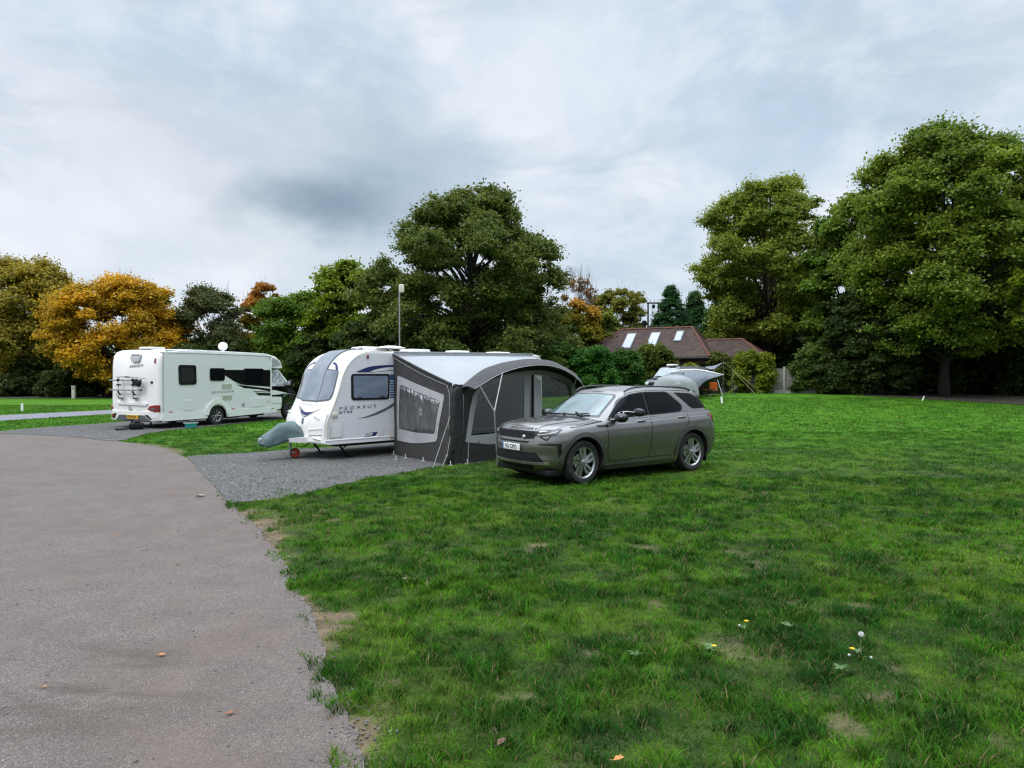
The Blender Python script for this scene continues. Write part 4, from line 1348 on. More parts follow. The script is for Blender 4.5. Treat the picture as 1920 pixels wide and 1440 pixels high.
# upper slot, plate, lower grille, skid bar
m = MB(); patch(m, rounded([(-.44, .735), (.44, .735), (.40, .705), (-.40, .705)], .008), front, .005, .015, .08); m.build('bumper_slot', MAT['black'], car, 30)
pl_b = front(0, .625, 0)
m = MB(); m.box((pl_b.x-.02, 0, .625), (.014, .52, .111), .004); P_ = m.build('number_plate', MAT['plate'], car, 30)
m = MB(); m.box((pl_b.x-.0275, .235, .625), (.003, .045, .105)); m.build('country_band', MAT['midblue'], P_, 30)
m = MB(); lettering(m, 'V3 CPO', .345, .075, lambda x, y: Vector((pl_b.x-.0285, .165-x, .588+y)), bold=.03, spacing=1.05); m.build('characters', MAT['black'], P_, 30)
m = MB(); patch(m, rounded([(-.56, .555), (.56, .555), (.70, .40), (.72, .375), (-.72, .375), (-.70, .40)], .015), front, .005, .02, .08); m.build('lower_grille', MAT['black'], car, 30)
m = MB(); strip(m, [(y, .375+.03*max(0, abs(y)-.50)) for y in np.linspace(-.76, .76, 30)], .040, front, .016, .04)
m.build('skid_bar', MAT['alloy'], car, 50)
m = MB(); patch(m, rounded([(-.50, .345), (.50, .345), (.42, .255), (-.42, .255)], .01), front, .006, .02, .08); m.build('lower_slot', MAT['black'], car, 30)
# tail: lights, rear glass, spoiler
rear = caster(CARB, 'r')
for s in (1, -1):
    m = MB(); patch(m, rounded([(4.06, 1.09), (4.34, 1.12), (4.37, .93), (4.24, .93)], .02), sideL[s], .006, .02, .05); m.build('tail_light', MAT['red'], car, 40)
m = MB(); patch(m, rounded([(-.62, 1.42), (.62, 1.42), (.74, 1.17), (-.74, 1.17)], .05), rear, .006, .014, .1); m.build('rear_window', MAT['glass'], car, 30)
m = MB(); m.box((4.06, 0, 1.535), (.20, 1.10, .03), .012, (0, .12, 0)); m.build('spoiler', MAT['paint'], car, 40)
m = MB(); m.add([(2.98, -.02, 1.63), (3.10, -.02, 1.625), (3.12, 0, 1.668), (3.12, .02, 1.625), (2.98, .02, 1.63), (3.16, 0, 1.625)], [(0, 1, 2), (4, 3, 2), (1, 5, 2), (5, 3, 2), (0, 2, 4)]); m.build('roof_aerial', MAT['black'], car, 30)


# wheels
def rim_wheel(x, s, steer=0.0, spokes=10, R=.37, rr=.262):
    w = thing('wheel', None, None); w.parent = car; w.location = (x, -.80*s, R+.004)
    if s < 0: w.rotation_euler = (0, 0, math.pi)
    w.rotation_euler.z += steer
    m = MB()
    m.lathe([(rr, -.10), (rr+.02, -.116), (R-.03, -.122), (R-.008, -.10), (R, -.06), (R, .06), (R-.008, .10), (R-.03, .122), (rr, .11)], (0, 0, 0), 'Y', 48)
    for k in range(60):
        a = 2*math.pi*k/60
        m.box(((R-.001)*math.cos(a), -.07, (R-.001)*math.sin(a)), (.012, .06, .02), rot=(0, -a, 0)) if False else None
    m.build('tyre', MAT['rubber'], w, 40)
    m = MB()
    m.lathe([(rr-.02, -.085), (rr-.004, -.105), (rr+.004, -.112), (rr+.006, -.10)], (0, 0, 0), 'Y', 48, close=True)
    for k in range(spokes):
        a = 2*math.pi*k/spokes
        pts = []
        for i in range(7):
            f = i/6; r = .045+(rr-.055)*f
            aa = a+.30*f*f*(1 if k % 2 == 0 else -.1)
            wd = .024+.040*f+(0.016 if k % 2 == 0 else 0)*f
            pts.append((r, aa, wd))
        vs = []; fs = []
        for (r, aa, wd) in pts:
            c, sn = math.cos(aa), math.sin(aa)
            for sd, yy in ((-1, -.098), (1, -.092), (1, -.070), (-1, -.070)):
                vs.append((r*c-sd*wd/2*sn, yy+.02*(1-r/rr)*0, r*sn+sd*wd/2*c))
        for i in range(6):
            for j in range(4): fs.append((i*4+j, i*4+(j+1) % 4, (i+1)*4+(j+1) % 4, (i+1)*4+j))
        fs += [(0, 1, 2, 3), (24, 27, 26, 25)]
        m.add(vs, fs)
    m.lathe([(.001, -.104), (.034, -.102), (.052, -.092), (.056, -.07)], (0, 0, 0), 'Y', 24)
    m.build('rim', MAT['alloy'], w, 35)
    m = MB()
    m.lathe([(.001, -.03), (rr-.004, -.03), (rr-.004, -.085), (rr, -.085), (rr, .10), (.001, .10)], (0, 0, 0), 'Y', 40)
    m.build('wheel_barrel', MAT['black'], w, 40)
    m = MB(); m.lathe([(.001, -.05), (.165, -.05), (.165, -.035), (.001, -.035)], (0, 0, 0), 'Y', 32); m.box((.12, -.058, .03), (.07, .03, .14), .01); m.build('brake_disc', MAT['steel'], w, 40)
    return w


for i, x in enumerate(AX):
    for s in (1, -1):
        rim_wheel(x, s, math.radians(3) if i == 0 else 0)
for s in (1, -1):
    m = MB(); m.box((4.06, -.80*s, .30), (.02, .20, .26), .008); m.build('mud_flap', MAT['black'], car, 30)
    m = MB(); m.box((1.33, -.80*s, .27), (.02, .20, .20), .008); m.build('mud_flap', MAT['black'], car, 30)
m = MB(); m.box((2.2, 0, .215), (3.9, 1.55, .10), .02); m.build('underbody', MAT['black'], car, 30)

# ------------------------------------------------------------------ the touring caravan
VAN_L = 6.6; VAN_W = 1.96
caravan = thing('touring_caravan', 'white touring caravan with bluish front windows and awning on its side', 'caravan', (-4.0, 14.38, 0), math.radians(42.5))
SEAM = [(-.033, .36), (-.021, .533), (-.009, .823), (.059, 1.008), (.197, 1.317), (.289, 1.568), (.383, 1.88), (.524, 2.118), (.739, 2.30), (.982, 2.385), (1.3, 2.405), (2.0, 2.40), (4.0, 2.42), (5.9, 2.43), (6.40, 2.41), (6.56, 2.32), (6.60, 2.10), (6.60, .36)]
_sc = crom([Vector(p) for p in SEAM], 8)
_sx = [p.x for p in _sc]; _sz = [p.y for p in _sc]
_sl = [0.0]
for a, b in zip(_sc[:-1], _sc[1:]): _sl.append(_sl[-1]+(b-a).length)
SLEN = _sl[-1]
_kf = max(i for i, p in enumerate(_sc) if p.x < 1.2 and i < len(_sc)*.6)


def z2s(z):
    """arc position on the front for a height"""
    return float(np.interp(z, _sz[:_kf], _sl[:_kf]))


def x2s(x):
    k = [i for i in range(len(_sc)) if _sz[i] > 2.3 and .7 < _sx[i] < 6.3]
    return float(np.interp(x, [_sx[i] for i in k], [_sl[i] for i in k]))


def bulge(y, s):
    q = 1-abs(2*y/VAN_W-1)**2.6
    zf = np.interp(s, [0, z2s(1.1), z2s(1.9), z2s(2.3), x2s(1.4), SLEN-2.2, SLEN], [.14, .14, .11, .09, .035, .035, .05])
    return q*float(zf)


def VS(s, y, off=0.0):
    """point of the caravan shell at profile position s and width y"""
    s = min(max(s, 0), SLEN); y_ = min(max(y, 0), VAN_W)
    x = float(np.interp(s, _sl, _sx)); z = float(np.interp(s, _sl, _sz))
    e = .03
    x2 = float(np.interp(s+e, _sl, _sx)); z2 = float(np.interp(s+e, _sl, _sz)); x1 = float(np.interp(s-e, _sl, _sx)); z1 = float(np.interp(s-e, _sl, _sz))
    t = Vector((x2-x1, z2-z1)).normalized(); n = Vector((-t.y, t.x))
    r = .055; d = min(y_, VAN_W-y_)
    ins = r-math.sqrt(max(0, r*r-(r-min(d, r))**2))
    k = bulge(y_, s)-ins+off
    return Vector((x+n.x*k, y_, z+n.y*k))


ys = [0, .004, .014, .03, .055]+[.055+(VAN_W-.11)*i/22 for i in range(1, 22)]+[VAN_W-.055, VAN_W-.03, VAN_W-.014, VAN_W-.004, VAN_W]
m = MB(); nS = 110
vs = [VS(SLEN*i/nS, y) for i in range(nS+1) for y in ys]; k = len(ys)
fs = [(i*k+j, (i+1)*k+j, (i+1)*k+j+1, i*k+j+1) for i in range(nS) for j in range(k-1)]
fs += [tuple(i*k for i in range(nS+1)), tuple(i*k+k-1 for i in range(nS, -1, -1)), tuple(list(range(k))+[nS*k+j for j in range(k-1, -1, -1)])[:0] or tuple([0, k-1, nS*k+k-1, nS*k])]
m.add(vs, fs)
m.build('body', MAT['white'], caravan, 32)
FR = lambda y, z, off: VS(z2s(z), y, off)
# side wall panel, slightly greyer than the mouldings
side = [(p.x+.045, p.y) for p in _sc if p.x < 1.2 and p.y > .45 and p.y < 2.25]+[(.76, 2.285), (1.0, 2.335), (6.4, 2.36), (6.53, 2.2), (6.55, .46), (.03, .46)]
SD = lambda x, z, off: Vector((x, .0045-off, z))
m = MB(); patch(m, side, SD, .006, .01, .35); m.build('side_panel', MAT['white_side'], caravan, 20)
m = MB(); m.tube([Vector((p.x+.02, -.004, p.y)) for p in _sc if p.y > .40 and (p.x < 6.5)], .011, 6)
m.build('edge_moulding', MAT['cream'], caravan, 60)
m = MB()
m.prism([(-.04, -.012, .445), (6.6, -.012, .445), (6.6, -.012, .36), (.02, -.012, .35), (-.06, -.012, .38)], (0, .05, 0)); m.tube([(-.03, -.004, .44), (6.58, -.004, .44)], .02, 8)
m.build('side_skirt', MAT['white'], caravan, 40)
m = MB(); m.box((3.3, .98, .33), (6.0, 1.7, .10), .02); m.build('chassis', MAT['black'], caravan, 30)
for s, y in ((1, .16), (-1, VAN_W-.16)):
    for xx in (4.05,):
        m = MB(); m.lathe([(.19, -.08), (.21, -.095), (.31, -.095), (.325, -.06), (.325, .06), (.31, .095), (.19, .08)], (xx, y, .325), 'Y', 36); w_ = m.build('wheel', MAT['rubber'], caravan, 40)
        m = MB(); m.lathe([(.001, -.07), (.05, -.085), (.19, -.06), (.195, -.08), (.2, .05), (.001, .05)], (xx, y, .325), 'Y', 30); m.build('rim', MAT['alloy'], w_, 40)

# side window with blind
m = MB(); patch(m, rounded([(.583, 1.89), (1.578, 1.89), (1.565, 1.300), (.590, 1.300)], .08), SD, .020, .022, .2); wf = m.build('side_window', MAT['black'], caravan, 30)
m = MB(); patch(m, rounded([(.635, 1.845), (1.528, 1.845), (1.515, 1.345), (.642, 1.345)], .06), SD, .028, .012, .2); m.build('pane', MAT['blind'], wf, 30)
for x in (.78, 1.36):
    m = MB(); m.tube([(x-.05, -.028, 1.36), (x+.03, -.032, 1.375), (x+.06, -.03, 1.36)], .009, 6); m.build('window_catch', MAT['black'], wf, 50)
# graphics on the side
def dec(name, outl, mt, off=.008, parent=None, step=.25, fn=None):
    m = MB(); patch(m, outl, fn or SD, off, .004, step); return m.build(name, mt, parent or caravan, 20)


arc = lambda pts, n=8: [tuple(p) for p in crom([Vector(q) for q in pts], n)]
dec('blue_arc', arc([(.70, 1.925), (.85, 1.985), (1.05, 2.05), (1.35, 2.085), (1.75, 2.10)])+arc([(1.75, 2.055), (1.45, 2.035), (1.2, 1.985), (1.055, 1.935), (.9, 1.922), (.72, 1.922)]), MAT['blue'])
dec('thin_blue_line', arc([(.74, 1.915), (1.1, 1.928), (1.75, 1.99), (1.75, 1.975), (1.1, 1.914)]), MAT['greygraph'])
dec('blue_block', [(1.585, 1.88), (1.76, 1.88), (1.76, 1.74), (1.59, 1.74)], MAT['midblue'])
bars = MB()
for i in range(7):
    z = 1.69-.058*i
    patch(bars, [(1.588, z+.021), (1.76, z+.021), (1.76, z-.016), (1.588, z-.016)], SD, .008, .004, .3)
bars.build('blue_bars', MAT['midblue'], caravan, 20)
dec('grey_swoosh', arc([(.735, .884), (1.0, .94), (1.3, 1.04), (1.52, 1.13), (1.80, 1.27), (1.80, 1.20), (1.52, 1.06), (1.25, .96), (.98, .90)]), MAT['greygraph'])
m = MB(); lettering(m, 'PEGASUS', .93, .072, lambda x, y: Vector((.295+x, -.0075, 1.088+y+x*.045)), .12, bold=.004, spacing=1.5); m.build('name_lettering', MAT['greygraph'], caravan, 20)
m = MB(); lettering(m, 'GT65', .33, .055, lambda x, y: Vector((.285+x, -.0075, 1.012+y+x*.045)), .10, bold=.012, spacing=1.1); m.build('model_lettering', MAT['blue'], caravan, 20)
dec('badge_outline', [(.925, .462), (1.20, .478), (1.262, .568), (1.10, .558), (.975, .548)], MAT['blue'])
dec('badge_field', [(.950, .476), (1.10, .485), (1.13, .548), (.985, .536)], MAT['white_pl'], .011)
m = MB(); lettering(m, 'AL-KO', .13, .035, lambda x, y: Vector((.975+x, -.0120, .493+y)), .2, bold=.01); m.build('badge_lettering', MAT['greygraph'], caravan, 20)
# locker hatch, vents, lamps
def hatch(name, x0, z0, x1, z1, parent, fn=SD, mt='white_pl', fr='cream', r=.02, th=.012):
    m = MB(); patch(m, rounded([(x0, z0), (x1, z0), (x1, z1), (x0, z1)], r), fn, .016, .02, .3); h_ = m.build(name, MAT[fr], parent, 30)
    d = .022
    m = MB(); patch(m, rounded([(x0+d, z0+d), (x1-d, z0+d), (x1-d, z1-d), (x0+d, z1-d)], r*.7), fn, .020, .010, .3); m.build('panel', MAT[mt], h_, 30)
    return h_


hatch('locker_door', .058, .485, .382, .852, caravan)
m = MB()
for z in (.60, .67, .72): m.box((.095, -.024, z), (.018, .012, .025), .004)
m.build('locker_hinge', MAT['grey_pl'], caravan, 30)
hatch('outlet_cover', 1.30, .45, 1.408, .63, caravan, r=.03)
hatch('toilet_hatch', 1.53, .44, 1.95, .775, caravan)
m = MB(); m.box((.19, -.02, .99), (.13, .04, .10), .03); m.build('awning_lamp', MAT['cream'], caravan, 40)
m = MB(); m.box((1.0, -.02, 2.275), (.045, .03, .085), .012); m.build('marker_lamp', MAT['red'], caravan, 40)
m = MB(); m.box((1.62, -.025, .415), (.08, .02, .03), .006); m.build('side_reflector', MAT['amber'], caravan, 40)
# front windows: left, middle (running up over the roof), right
FW_ = [rounded([(1.345, 1.945), (1.80, 1.945), (1.83, 1.33), (1.26, 1.255)], [.02, .1, .12, .02]), rounded([(.15, 1.92), (.585, 1.93), (.53, 1.235), (.125, 1.31)], [.10, .02, .02, .12])]
m = MB(); patch(m, rounded([(.125, 1.95), (1.835, 1.97), (1.87, 1.31), (1.24, 1.225), (.54, 1.205), (.095, 1.285)], [.1, .1, .12, .3, .3, .12]), FR, .006, .02, .12); m.build('window_surround', MAT['greygraph'], caravan, 40)
for w_ in FW_:
    m = MB(); patch(m, w_, FR, .016, .014, .12); m.build('front_window', MAT['frontglass'], caravan, 50)
SRF = lambda s, y, off: VS(s, y, off)
s0, s1 = z2s(1.235), x2s(1.30)
mid = []
for t in np.linspace(0, 1, 16): mid.append((s0+(s1-s0)*t, float(np.interp(t, [0, .45, .8, 1], [.545, .61, .62, .70]))))
for t in np.linspace(1, 0, 16): mid.append((s0+(s1-s0)*t, float(np.interp(t, [0, .45, .8, 1], [1.24, 1.325, 1.42, 1.44]))))
mid2 = []
for t in np.linspace(-.015, 1.01, 16): mid2.append((s0+(s1-s0)*t, float(np.interp(t, [0, .45, .8, 1], [.52, .575, .585, .665]))))
for t in np.linspace(1.01, -.015, 16): mid2.append((s0+(s1-s0)*t, float(np.interp(t, [0, .45, .8, 1], [1.265, 1.36, 1.455, 1.475]))))
m = MB(); patch(m, mid2, SRF, .012, .02, .12); m.build('centre_window_surround', MAT['greygraph'], caravan, 50)
m = MB(); patch(m, mid, SRF, .022, .014, .12); m.build('front_window', MAT['frontglass'], caravan, 50)
dec('blue_flash', arc([(.515, 2.10), (.40, 2.085), (.29, 2.045), (.19, 1.955), (.27, 1.955), (.36, 2.03), (.45, 2.055), (.51, 2.06)], 4), MAT['blue'], .006, None, .1, FR)
dec('blue_flash', arc([(1.40, 2.12), (1.56, 2.11), (1.72, 2.08), (1.82, 1.99), (1.76, 2.0), (1.66, 2.055), (1.53, 2.075), (1.42, 2.08)], 4), MAT['blue'], .006, None, .1, FR)
# front mouldings: shoulders each side of the white V
m = MB()
patch(m, rounded([(.02, 1.005), (.14, .990), (.32, .950), (.53, .820), (.66, .755), (.78, .735), (.86, .60), (.86, .40), (.02, .385)], [.0, .05, .1, .15, .05, .03, .08, .02, .0]), FR, .035, .05, .1)
m.build('front_moulding', MAT['white'], caravan, 50)
m = MB()
patch(m, rounded([(1.94, 1.03), (1.82, 1.015), (1.60, .985), (1.39, .935), (1.18, .835), (1.02, .765), (.93, .60), (.93, .40), (1.94, .385)], [.0, .05, .1, .1, .15, .05, .08, .02, .0]), FR, .035, .05, .1)
m.build('front_moulding', MAT['white'], caravan, 50)
m = MB(); strip(m, arc([(.50, .655), (.30, .68), (.06, .70)]), .03, FR, .048, .03); m.build('moulding_ridge', MAT['white'], caravan, 50)
m = MB(); strip(m, arc([(.50, .515), (.30, .54), (.06, .56)]), .012, FR, .040, .01); m.build('moulding_groove', MAT['greygraph'], caravan, 50)
m = MB(); m.tube([FR(.33, .885, .03), FR(.30, .91, .085), FR(.18, .885, .085), FR(.15, .865, .03)], .014, 8); m.build('grab_handle', MAT['white_pl'], caravan, 60)
m = MB(); m.tube([FR(1.70, .935, .03), FR(1.67, .955, .085), FR(1.55, .945, .085), FR(1.52, .925, .03)], .014, 8); m.build('grab_handle', MAT['white_pl'], caravan, 60)
m = MB(); m.tube([FR(.34, .48, .03), FR(.30, .49, .07), FR(.14, .46, .07), FR(.10, .45, .03)], .016, 8); m.build('grab_handle', MAT['white_pl'], caravan, 60)
# emblem, wings and lettering on the nose
dec('wing_emblem', arc([(1.30, 1.115), (1.12, 1.03), (1.02, .955), (.86, .915), (.70, .925), (.55, .99), (.30, 1.085), (.52, 1.005), (.64, .985), (.80, .975), (.93, .99), (1.08, 1.04)], 4), MAT['blue'], .010, None, .1, FR)
dec('wing_outline', arc([(1.36, 1.12), (1.15, 1.01), (1.0, .925), (.82, .885), (.62, .93), (.27, 1.09), (.62, .944), (.82, .897), (1.0, .937), (1.15, 1.024)], 4), MAT['greygraph'], .009, None, .1, FR)
m = MB()
for k in range(24):
    a = k/24*2*math.pi
dec('round_badge', [(.85+.045*math.cos(a), .815+.052*math.sin(a)) for a in np.linspace(0, 2*math.pi, 20)[:-1]], MAT['blue'], .010, None, .1, FR)
dec('badge_shine', [(.85+.026*math.cos(a), .815+.026*math.sin(a)) for a in np.linspace(0, 2*math.pi, 14)[:-1]], MAT['palegraph'], .013, None, .1, FR)
m = MB(); lettering(m, 'PEGASUS', .70, .045, lambda x, y: FR(1.16-x, 1.135+y-.02*math.sin(x/.7*math.pi), .008), 0, bold=.0, spacing=1.5); m.build('nose_lettering', MAT['palegraph'], caravan, 20)
# lower nose, A-frame, jockey wheel
m = MB()
m.add([(-.10, .50, .36), (-.10, 1.46, .36), (-.60, 1.08, .39), (-.60, .88, .39), (-.10, .46, .50), (-.10, 1.50, .50), (-.58, 1.10, .46), (-.58, .86, .46)], [(0, 1, 2, 3), (4, 7, 6, 5), (0, 3, 7, 4), (3, 2, 6, 7), (2, 1, 5, 6)])
m.build('drawbar_cover', MAT['white'], caravan, 30)
m = MB(); m.box((-.78, .98, .40), (.55, .09, .09), .01); m.box((-1.02, .98, .44), (.16, .10, .12), .03); m.build('hitch', MAT['steel'], caravan, 30)
m = MB(); m.tube([(-.36, 1.03, .62), (-.36, 1.03, .16)], .028, 10); m.tube([(-.36, 1.03, .16), (-.31, 1.03, .085)], .02, 8); m.box((-.36, 1.03, .47), (.09, .09, .12), .01); m.build('jockey_post', MAT['steel'], caravan, 50)
m = MB(); m.lathe([(.001, -.028), (.04, -.03), (.055, -.022), (.088, -.03), (.104, -.022), (.108, 0), (.104, .022), (.088, .03), (.001, .028)], (-.25, 1.03, .112), 'Y', 28); m.build('jockey_wheel', MAT['orange'], caravan, 40)
m = MB(); m.lathe([(.094, -.030), (.108, -.024), (.112, 0), (.108, .024), (.094, .030)], (-.25, 1.03, .112), 'Y', 28, close=True); m.build('jockey_tyre', MAT['rubber'], caravan, 40)
m = MB(); m.box((-.29, .985, .125), (.13, .012, .04), .004, (0, .15, 0)); m.build('jockey_fork', MAT['steel'], caravan, 40)
m = MB(); m.tube([(-.28, .98, .46), (-.22, .98, .28), (-.05, .98, .24), (.05, .98, .30), (.12, .9, .35)], .010, 6); m.tube([(-.12, 1.1, .40), (-.02, 1.05, .25), (.1, 1.0, .36)], .010, 6); m.build('breakaway_cable', MAT['black'], caravan, 60)
for y, nm in ((.30, 0), (VAN_W-.30, 1)):
    m = MB(); m.tube([(.42, y, .33), (.66, y, .04)], .024, 8); m.tube([(.40, y, .33), (.52, y, .20), (.74, y, .33)], .015, 6); m.box((.68, y, .022), (.17, .13, .02), .008); m.build('corner_steady', MAT['black'], caravan, 40)
# roof: air conditioner, dish, rooflights
RZ = 2.41
m = MB(); m.box((1.72, 1.15, RZ+.075), (.70, .62, .13), .05); m.build('air_conditioner', MAT['white_pl'], caravan, 40)
m = MB()
for y in (.90, .98, 1.25, 1.33): m.box((1.368, y, RZ+.075), (.01, .035, .07), .003)
m.build('cooling_slots', MAT['black'], caravan, 30)
m = MB()
prof = [(.001, .0), (.12, .008), (.25, .03), (.36, .062), (.37, .07), (.36, .072), (.2, .035), (.001, .02)]
m.lathe(prof, (0, 0, 0), 'Z', 32); m.v = [(v[0]+2.08, v[1]+.75, RZ+.175-v[2]*.9) for v in m.v]
m.tube([(2.08, .75, RZ-.02), (2.08, .75, RZ+.17)], .05, 10)
m.build('roof_dish', MAT['white_pl'], caravan, 50)
for x, y, sx_, sy_ in ((2.95, .98, .72, .6), (4.30, .95, .62, .5), (5.75, .95, .66, .52)):
    m = MB()
    m.box((x, y, RZ+.025), (sx_, sy_, .05), .02); m.box((x, y, RZ+.075), (sx_*.85, sy_*.85, .07), .035, seg=4)
    m.build('rooflight', MAT['white_pl'], caravan, 50)
m = MB(); m.box((3.3, 1.5, RZ+.05), (1.4, .06, .04), .01); m.build('roof_bar', MAT['white_pl'], caravan, 50)

# hitch cover: loose grey-green cloth
def hood_pt(u, v):
    """u along the hitch from tip to nose, v round from near hem over the top to far hem"""
    L_ = [(-1.05, .36, .12, .46), (-1.00, .28, .16, .55), (-.88, .27, .16, .60), (-.78, .31, .16, .68), (-.62, .38, .19, .80), (-.46, .44, .21, .84), (-.30, .47, .27, .83), (-.20, .47, .33, .70)]
    k = u*(len(L_)-1); i = min(int(k), len(L_)-2); f = k-i; f = f*f*(3-2*f)
    x, zb, w, zt = [L_[i][j]*(1-f)+L_[i+1][j]*f for j in range(4)]
    a = math.pi*v
    y = -math.cos(a)*w*(1.0+.05*math.sin(9*u+3*v)); z = zb+(zt-zb)*math.sin(a)**.75
    if u < .001: z = zb+(z-zb)*.6
    fold = .012*math.sin(9*u+7*v+2*math.sin(5*v))*math.sin(a)**.4+.006*math.sin(25*u-11*v)
    hem = .05*math.sin(6*u)*(1-math.sin(a))
    return (x+.02*math.sin(8*v+u*4)+fold*.5, 1.0+y+fold*.4, z+fold+hem*0.6)


hc = MB(); hc.grid(lambda u, v: hood_pt(u, v), 44, 40)
cap = [hood_pt(0, j/40) for j in range(41)]; cx_ = (-1.19, 1.0, .42)
hc.add([cx_]+cap, [(0, j+1, j+2) for j in range(40)])
hco = hc.build('hitch_cover', MAT['cover'], None, 180, doubles=True)
hco.location = caravan.location; hco.rotation_euler = caravan.rotation_euler
sd = hco.modifiers.new('thickness', 'SOLIDIFY'); sd.thickness = .004
tag(hco, 'grey green cloth cover draped over the caravan tow hitch', 'cover')

# mast with a white box aerial behind the caravan
mx, my = TX(751, 21.5) if 'TX' in globals() else (751-960)/1250*21.5, 21.5
mast = thing('aerial_mast', 'tall slim grey mast with white box aerial behind the caravan', 'mast', (mx, my, 0))
zt = (705-534)/1250*21.5+EYE
m = MB(); m.tube([(0, 0, -.1), (0, 0, zt*.5), (-.03, 0, zt*.5+.01), (-.03, 0, zt)], [.028, .028, .022, .022], 10); m.build('pole', MAT['pole'], mast, 50)
m = MB(); m.box((.05, -.05, zt-.13), (.16, .09, .27), .03, (0, 0, .25), seg=3); m.build('aerial_box', MAT['cream'], mast, 40)

# ------------------------------------------------------------------ the awning
aw = thing('caravan_awning', 'charcoal and pale grey inflatable awning with arched front attached to caravan', 'awning', (-4.0, 14.38, 0), math.radians(42.5))
HA = [(1.90, 1.56), (2.03, 1.68), (2.47, 1.955), (2.85, 2.08), (3.247, 2.163), (3.75, 2.222), (4.17, 2.239), (4.60, 2.19), (4.984, 2.098), (5.35, 1.95), (5.62, 1.774), (5.74, 1.56)]
ARC = [tuple(p) for p in crom([Vector(p) for p in HA], 6)]           # back edge of the hood, in plane y=-2.2
def arc_at(t):
    k = t*(len(ARC)-1); i = min(int(k), len(ARC)-2); f = k-i
    return ARC[i][0]*(1-f)+ARC[i+1][0]*f, ARC[i][1]*(1-f)+ARC[i+1][1]*f


YA = -2.22
def roof_pt(u, v):
    xa, za = arc_at(u)
    xr = 1.70+(6.19-1.70)*u; zr = 2.325+.07*u
    f = v
    sag = -.05*math.sin(math.pi*f)*math.sin(math.pi*u)**.6
    wr = .008*math.sin(u*40+f*6)*math.sin(math.pi*f)
    z = zr*(1-f)+za*f+sag+wr-.10*math.sin(math.pi*f)*(1-abs(2*u-1)**2)*0
    return (xr*(1-f)+xa*f, -.01+(YA+.01)*f, z)


m = MB(); m.grid(roof_pt, 60, 24); m.build('roof_panel', MAT['lightcanvas'], aw, 180)
m = MB()
m.grid(lambda u, v: (1.69+4.5*u, -.012-.012*v, 2.40+.05*u-.075*v), 8, 2)
for x in (2.3, 3.45, 4.9): m.tube([(x, -.03, 2.40), (x+.06, -.045, 2.35)], .007, 5)
m.build('rail_skirt', MAT['silvercloth'], aw, 30)
m = MB(); m.tube([(1.69+4.5*t, -.02, 2.405+.05*t) for t in np.linspace(0, 1, 12)], .012, 6); m.build('awning_rail', MAT['alloy'], aw, 60)
m = MB(); m.tube([roof_pt(t, .035) for t in np.linspace(.0, 1, 30)], .006, 5); m.build('seam_line', MAT['charcoal'], aw, 60)
# left end wall
TL = (1.70, -2.20, 1.665)
def lw(u, v, off=0.0):
    """u from the caravan outwards, v up; slight belly near the beam"""
    ztop = 2.33+(1.665-2.33)*u**1.08-.03*math.sin(math.pi*u)
    x = 1.69+(1.55-1.69)*u+(1.70-1.55)*u*v
    x -= .05*math.sin(math.pi*min(1, u))*math.sin(math.pi*v)*0.6
    x += .010*math.sin(18*u+5*v)*math.sin(math.pi*v)
    y = -2.22*u
    return Vector((x-off, y, ztop*v+0.0))


m = MB()
LW_IN = rounded([(.135, .735), (.845, .745), (.785, .335), (.45, .29), (.125, .28)], [.02, .03, .03, .3, .02])
outer = [(0, 0), (1, 0), (1, 1), (0, 1)]


def holed(mb, outer, holes, fn, step, off=0.0):
    """panel with openings"""
    pts = []; edges = []; faces = []
    def addloop(L):
        o = len(pts); n = len(L)
        for i in range(n): pts.append(Vector(L[i]))
        edges.extend((o+i, o+(i+1) % n) for i in range(n))
        faces.append(tuple(range(o, o+n)))
    def dens(L):
        out = []
        for i in range(len(L)):
            a = Vector(L[i]); c = Vector(L[(i+1) % len(L)]); k = max(1, int((c-a).length/step))
            out += [a.lerp(c, j/k) for j in range(k)]
        return out
    O_ = dens(outer); addloop(O_)
    Hs = [dens(h) for h in holes]
    for h in Hs: addloop(h)
    xs_ = [p.x for p in O_]; ys_ = [p.y for p in O_]
    for x in np.arange(min(xs_)+step/2, max(xs_), step):
        for y in np.arange(min(ys_)+step/2, max(ys_), step):
            p = Vector((x, y))
            if inside(p, O_) and not any(inside(p, h) for h in Hs): pts.append(p)
    r = geometry.delaunay_2d_cdt(pts, edges, [tuple(range(len(O_)))], 1, 1e-6)
    fs = []
    for f in r[2]:
        c = sum((r[0][i] for i in f), Vector((0, 0)))/len(f)
        if not any(inside(c, h) for h in Hs): fs.append(tuple(f))
    mb.add([fn(p.x, p.y, off) for p in r[0]], fs)
    return mb


holed(m, outer, [LW_IN], lambda u, v, o: lw(u, v, o), .05)
m.build('end_wall', MAT['charcoal'], aw, 180)
m = MB()
holed(m, rounded([(.085, .815), (.90, .835), (.83, .255), (.45, .165), (.075, .155)], [.02, .03, .05, .3, .02]), [LW_IN], lambda u, v, o: lw(u, v, o), .05, .012)
m.build('window_band', MAT['band'], aw, 180)
MAT['vinyl'] = film_mat('wrinkled_clear_vinyl', (.36, .35, .34), .25, (.05, .05, .05), .08, .09, 3.6)
MAT['clearfilm'] = film_mat('clear_window_film', (.80, .80, .80), .05, (.06, .06, .06), .1)
MAT['mesh'] = film_mat('tinted_window_film', (.34, .34, .335), .25, (.035, .034, .033), .18, .004, 4.0)
MAT['mesh2'] = film_mat('pale_window_film', (.72, .74, .70), .10, (.05, .05, .048), .18, .004, 4.0)
m = MB(); patch(m, LW_IN, lambda u, v, o: lw(u, v, o), .004, .003, .06); m.v = m.v[:len(m.v)]; m.build('window_film', MAT['vinyl'], aw, 180)
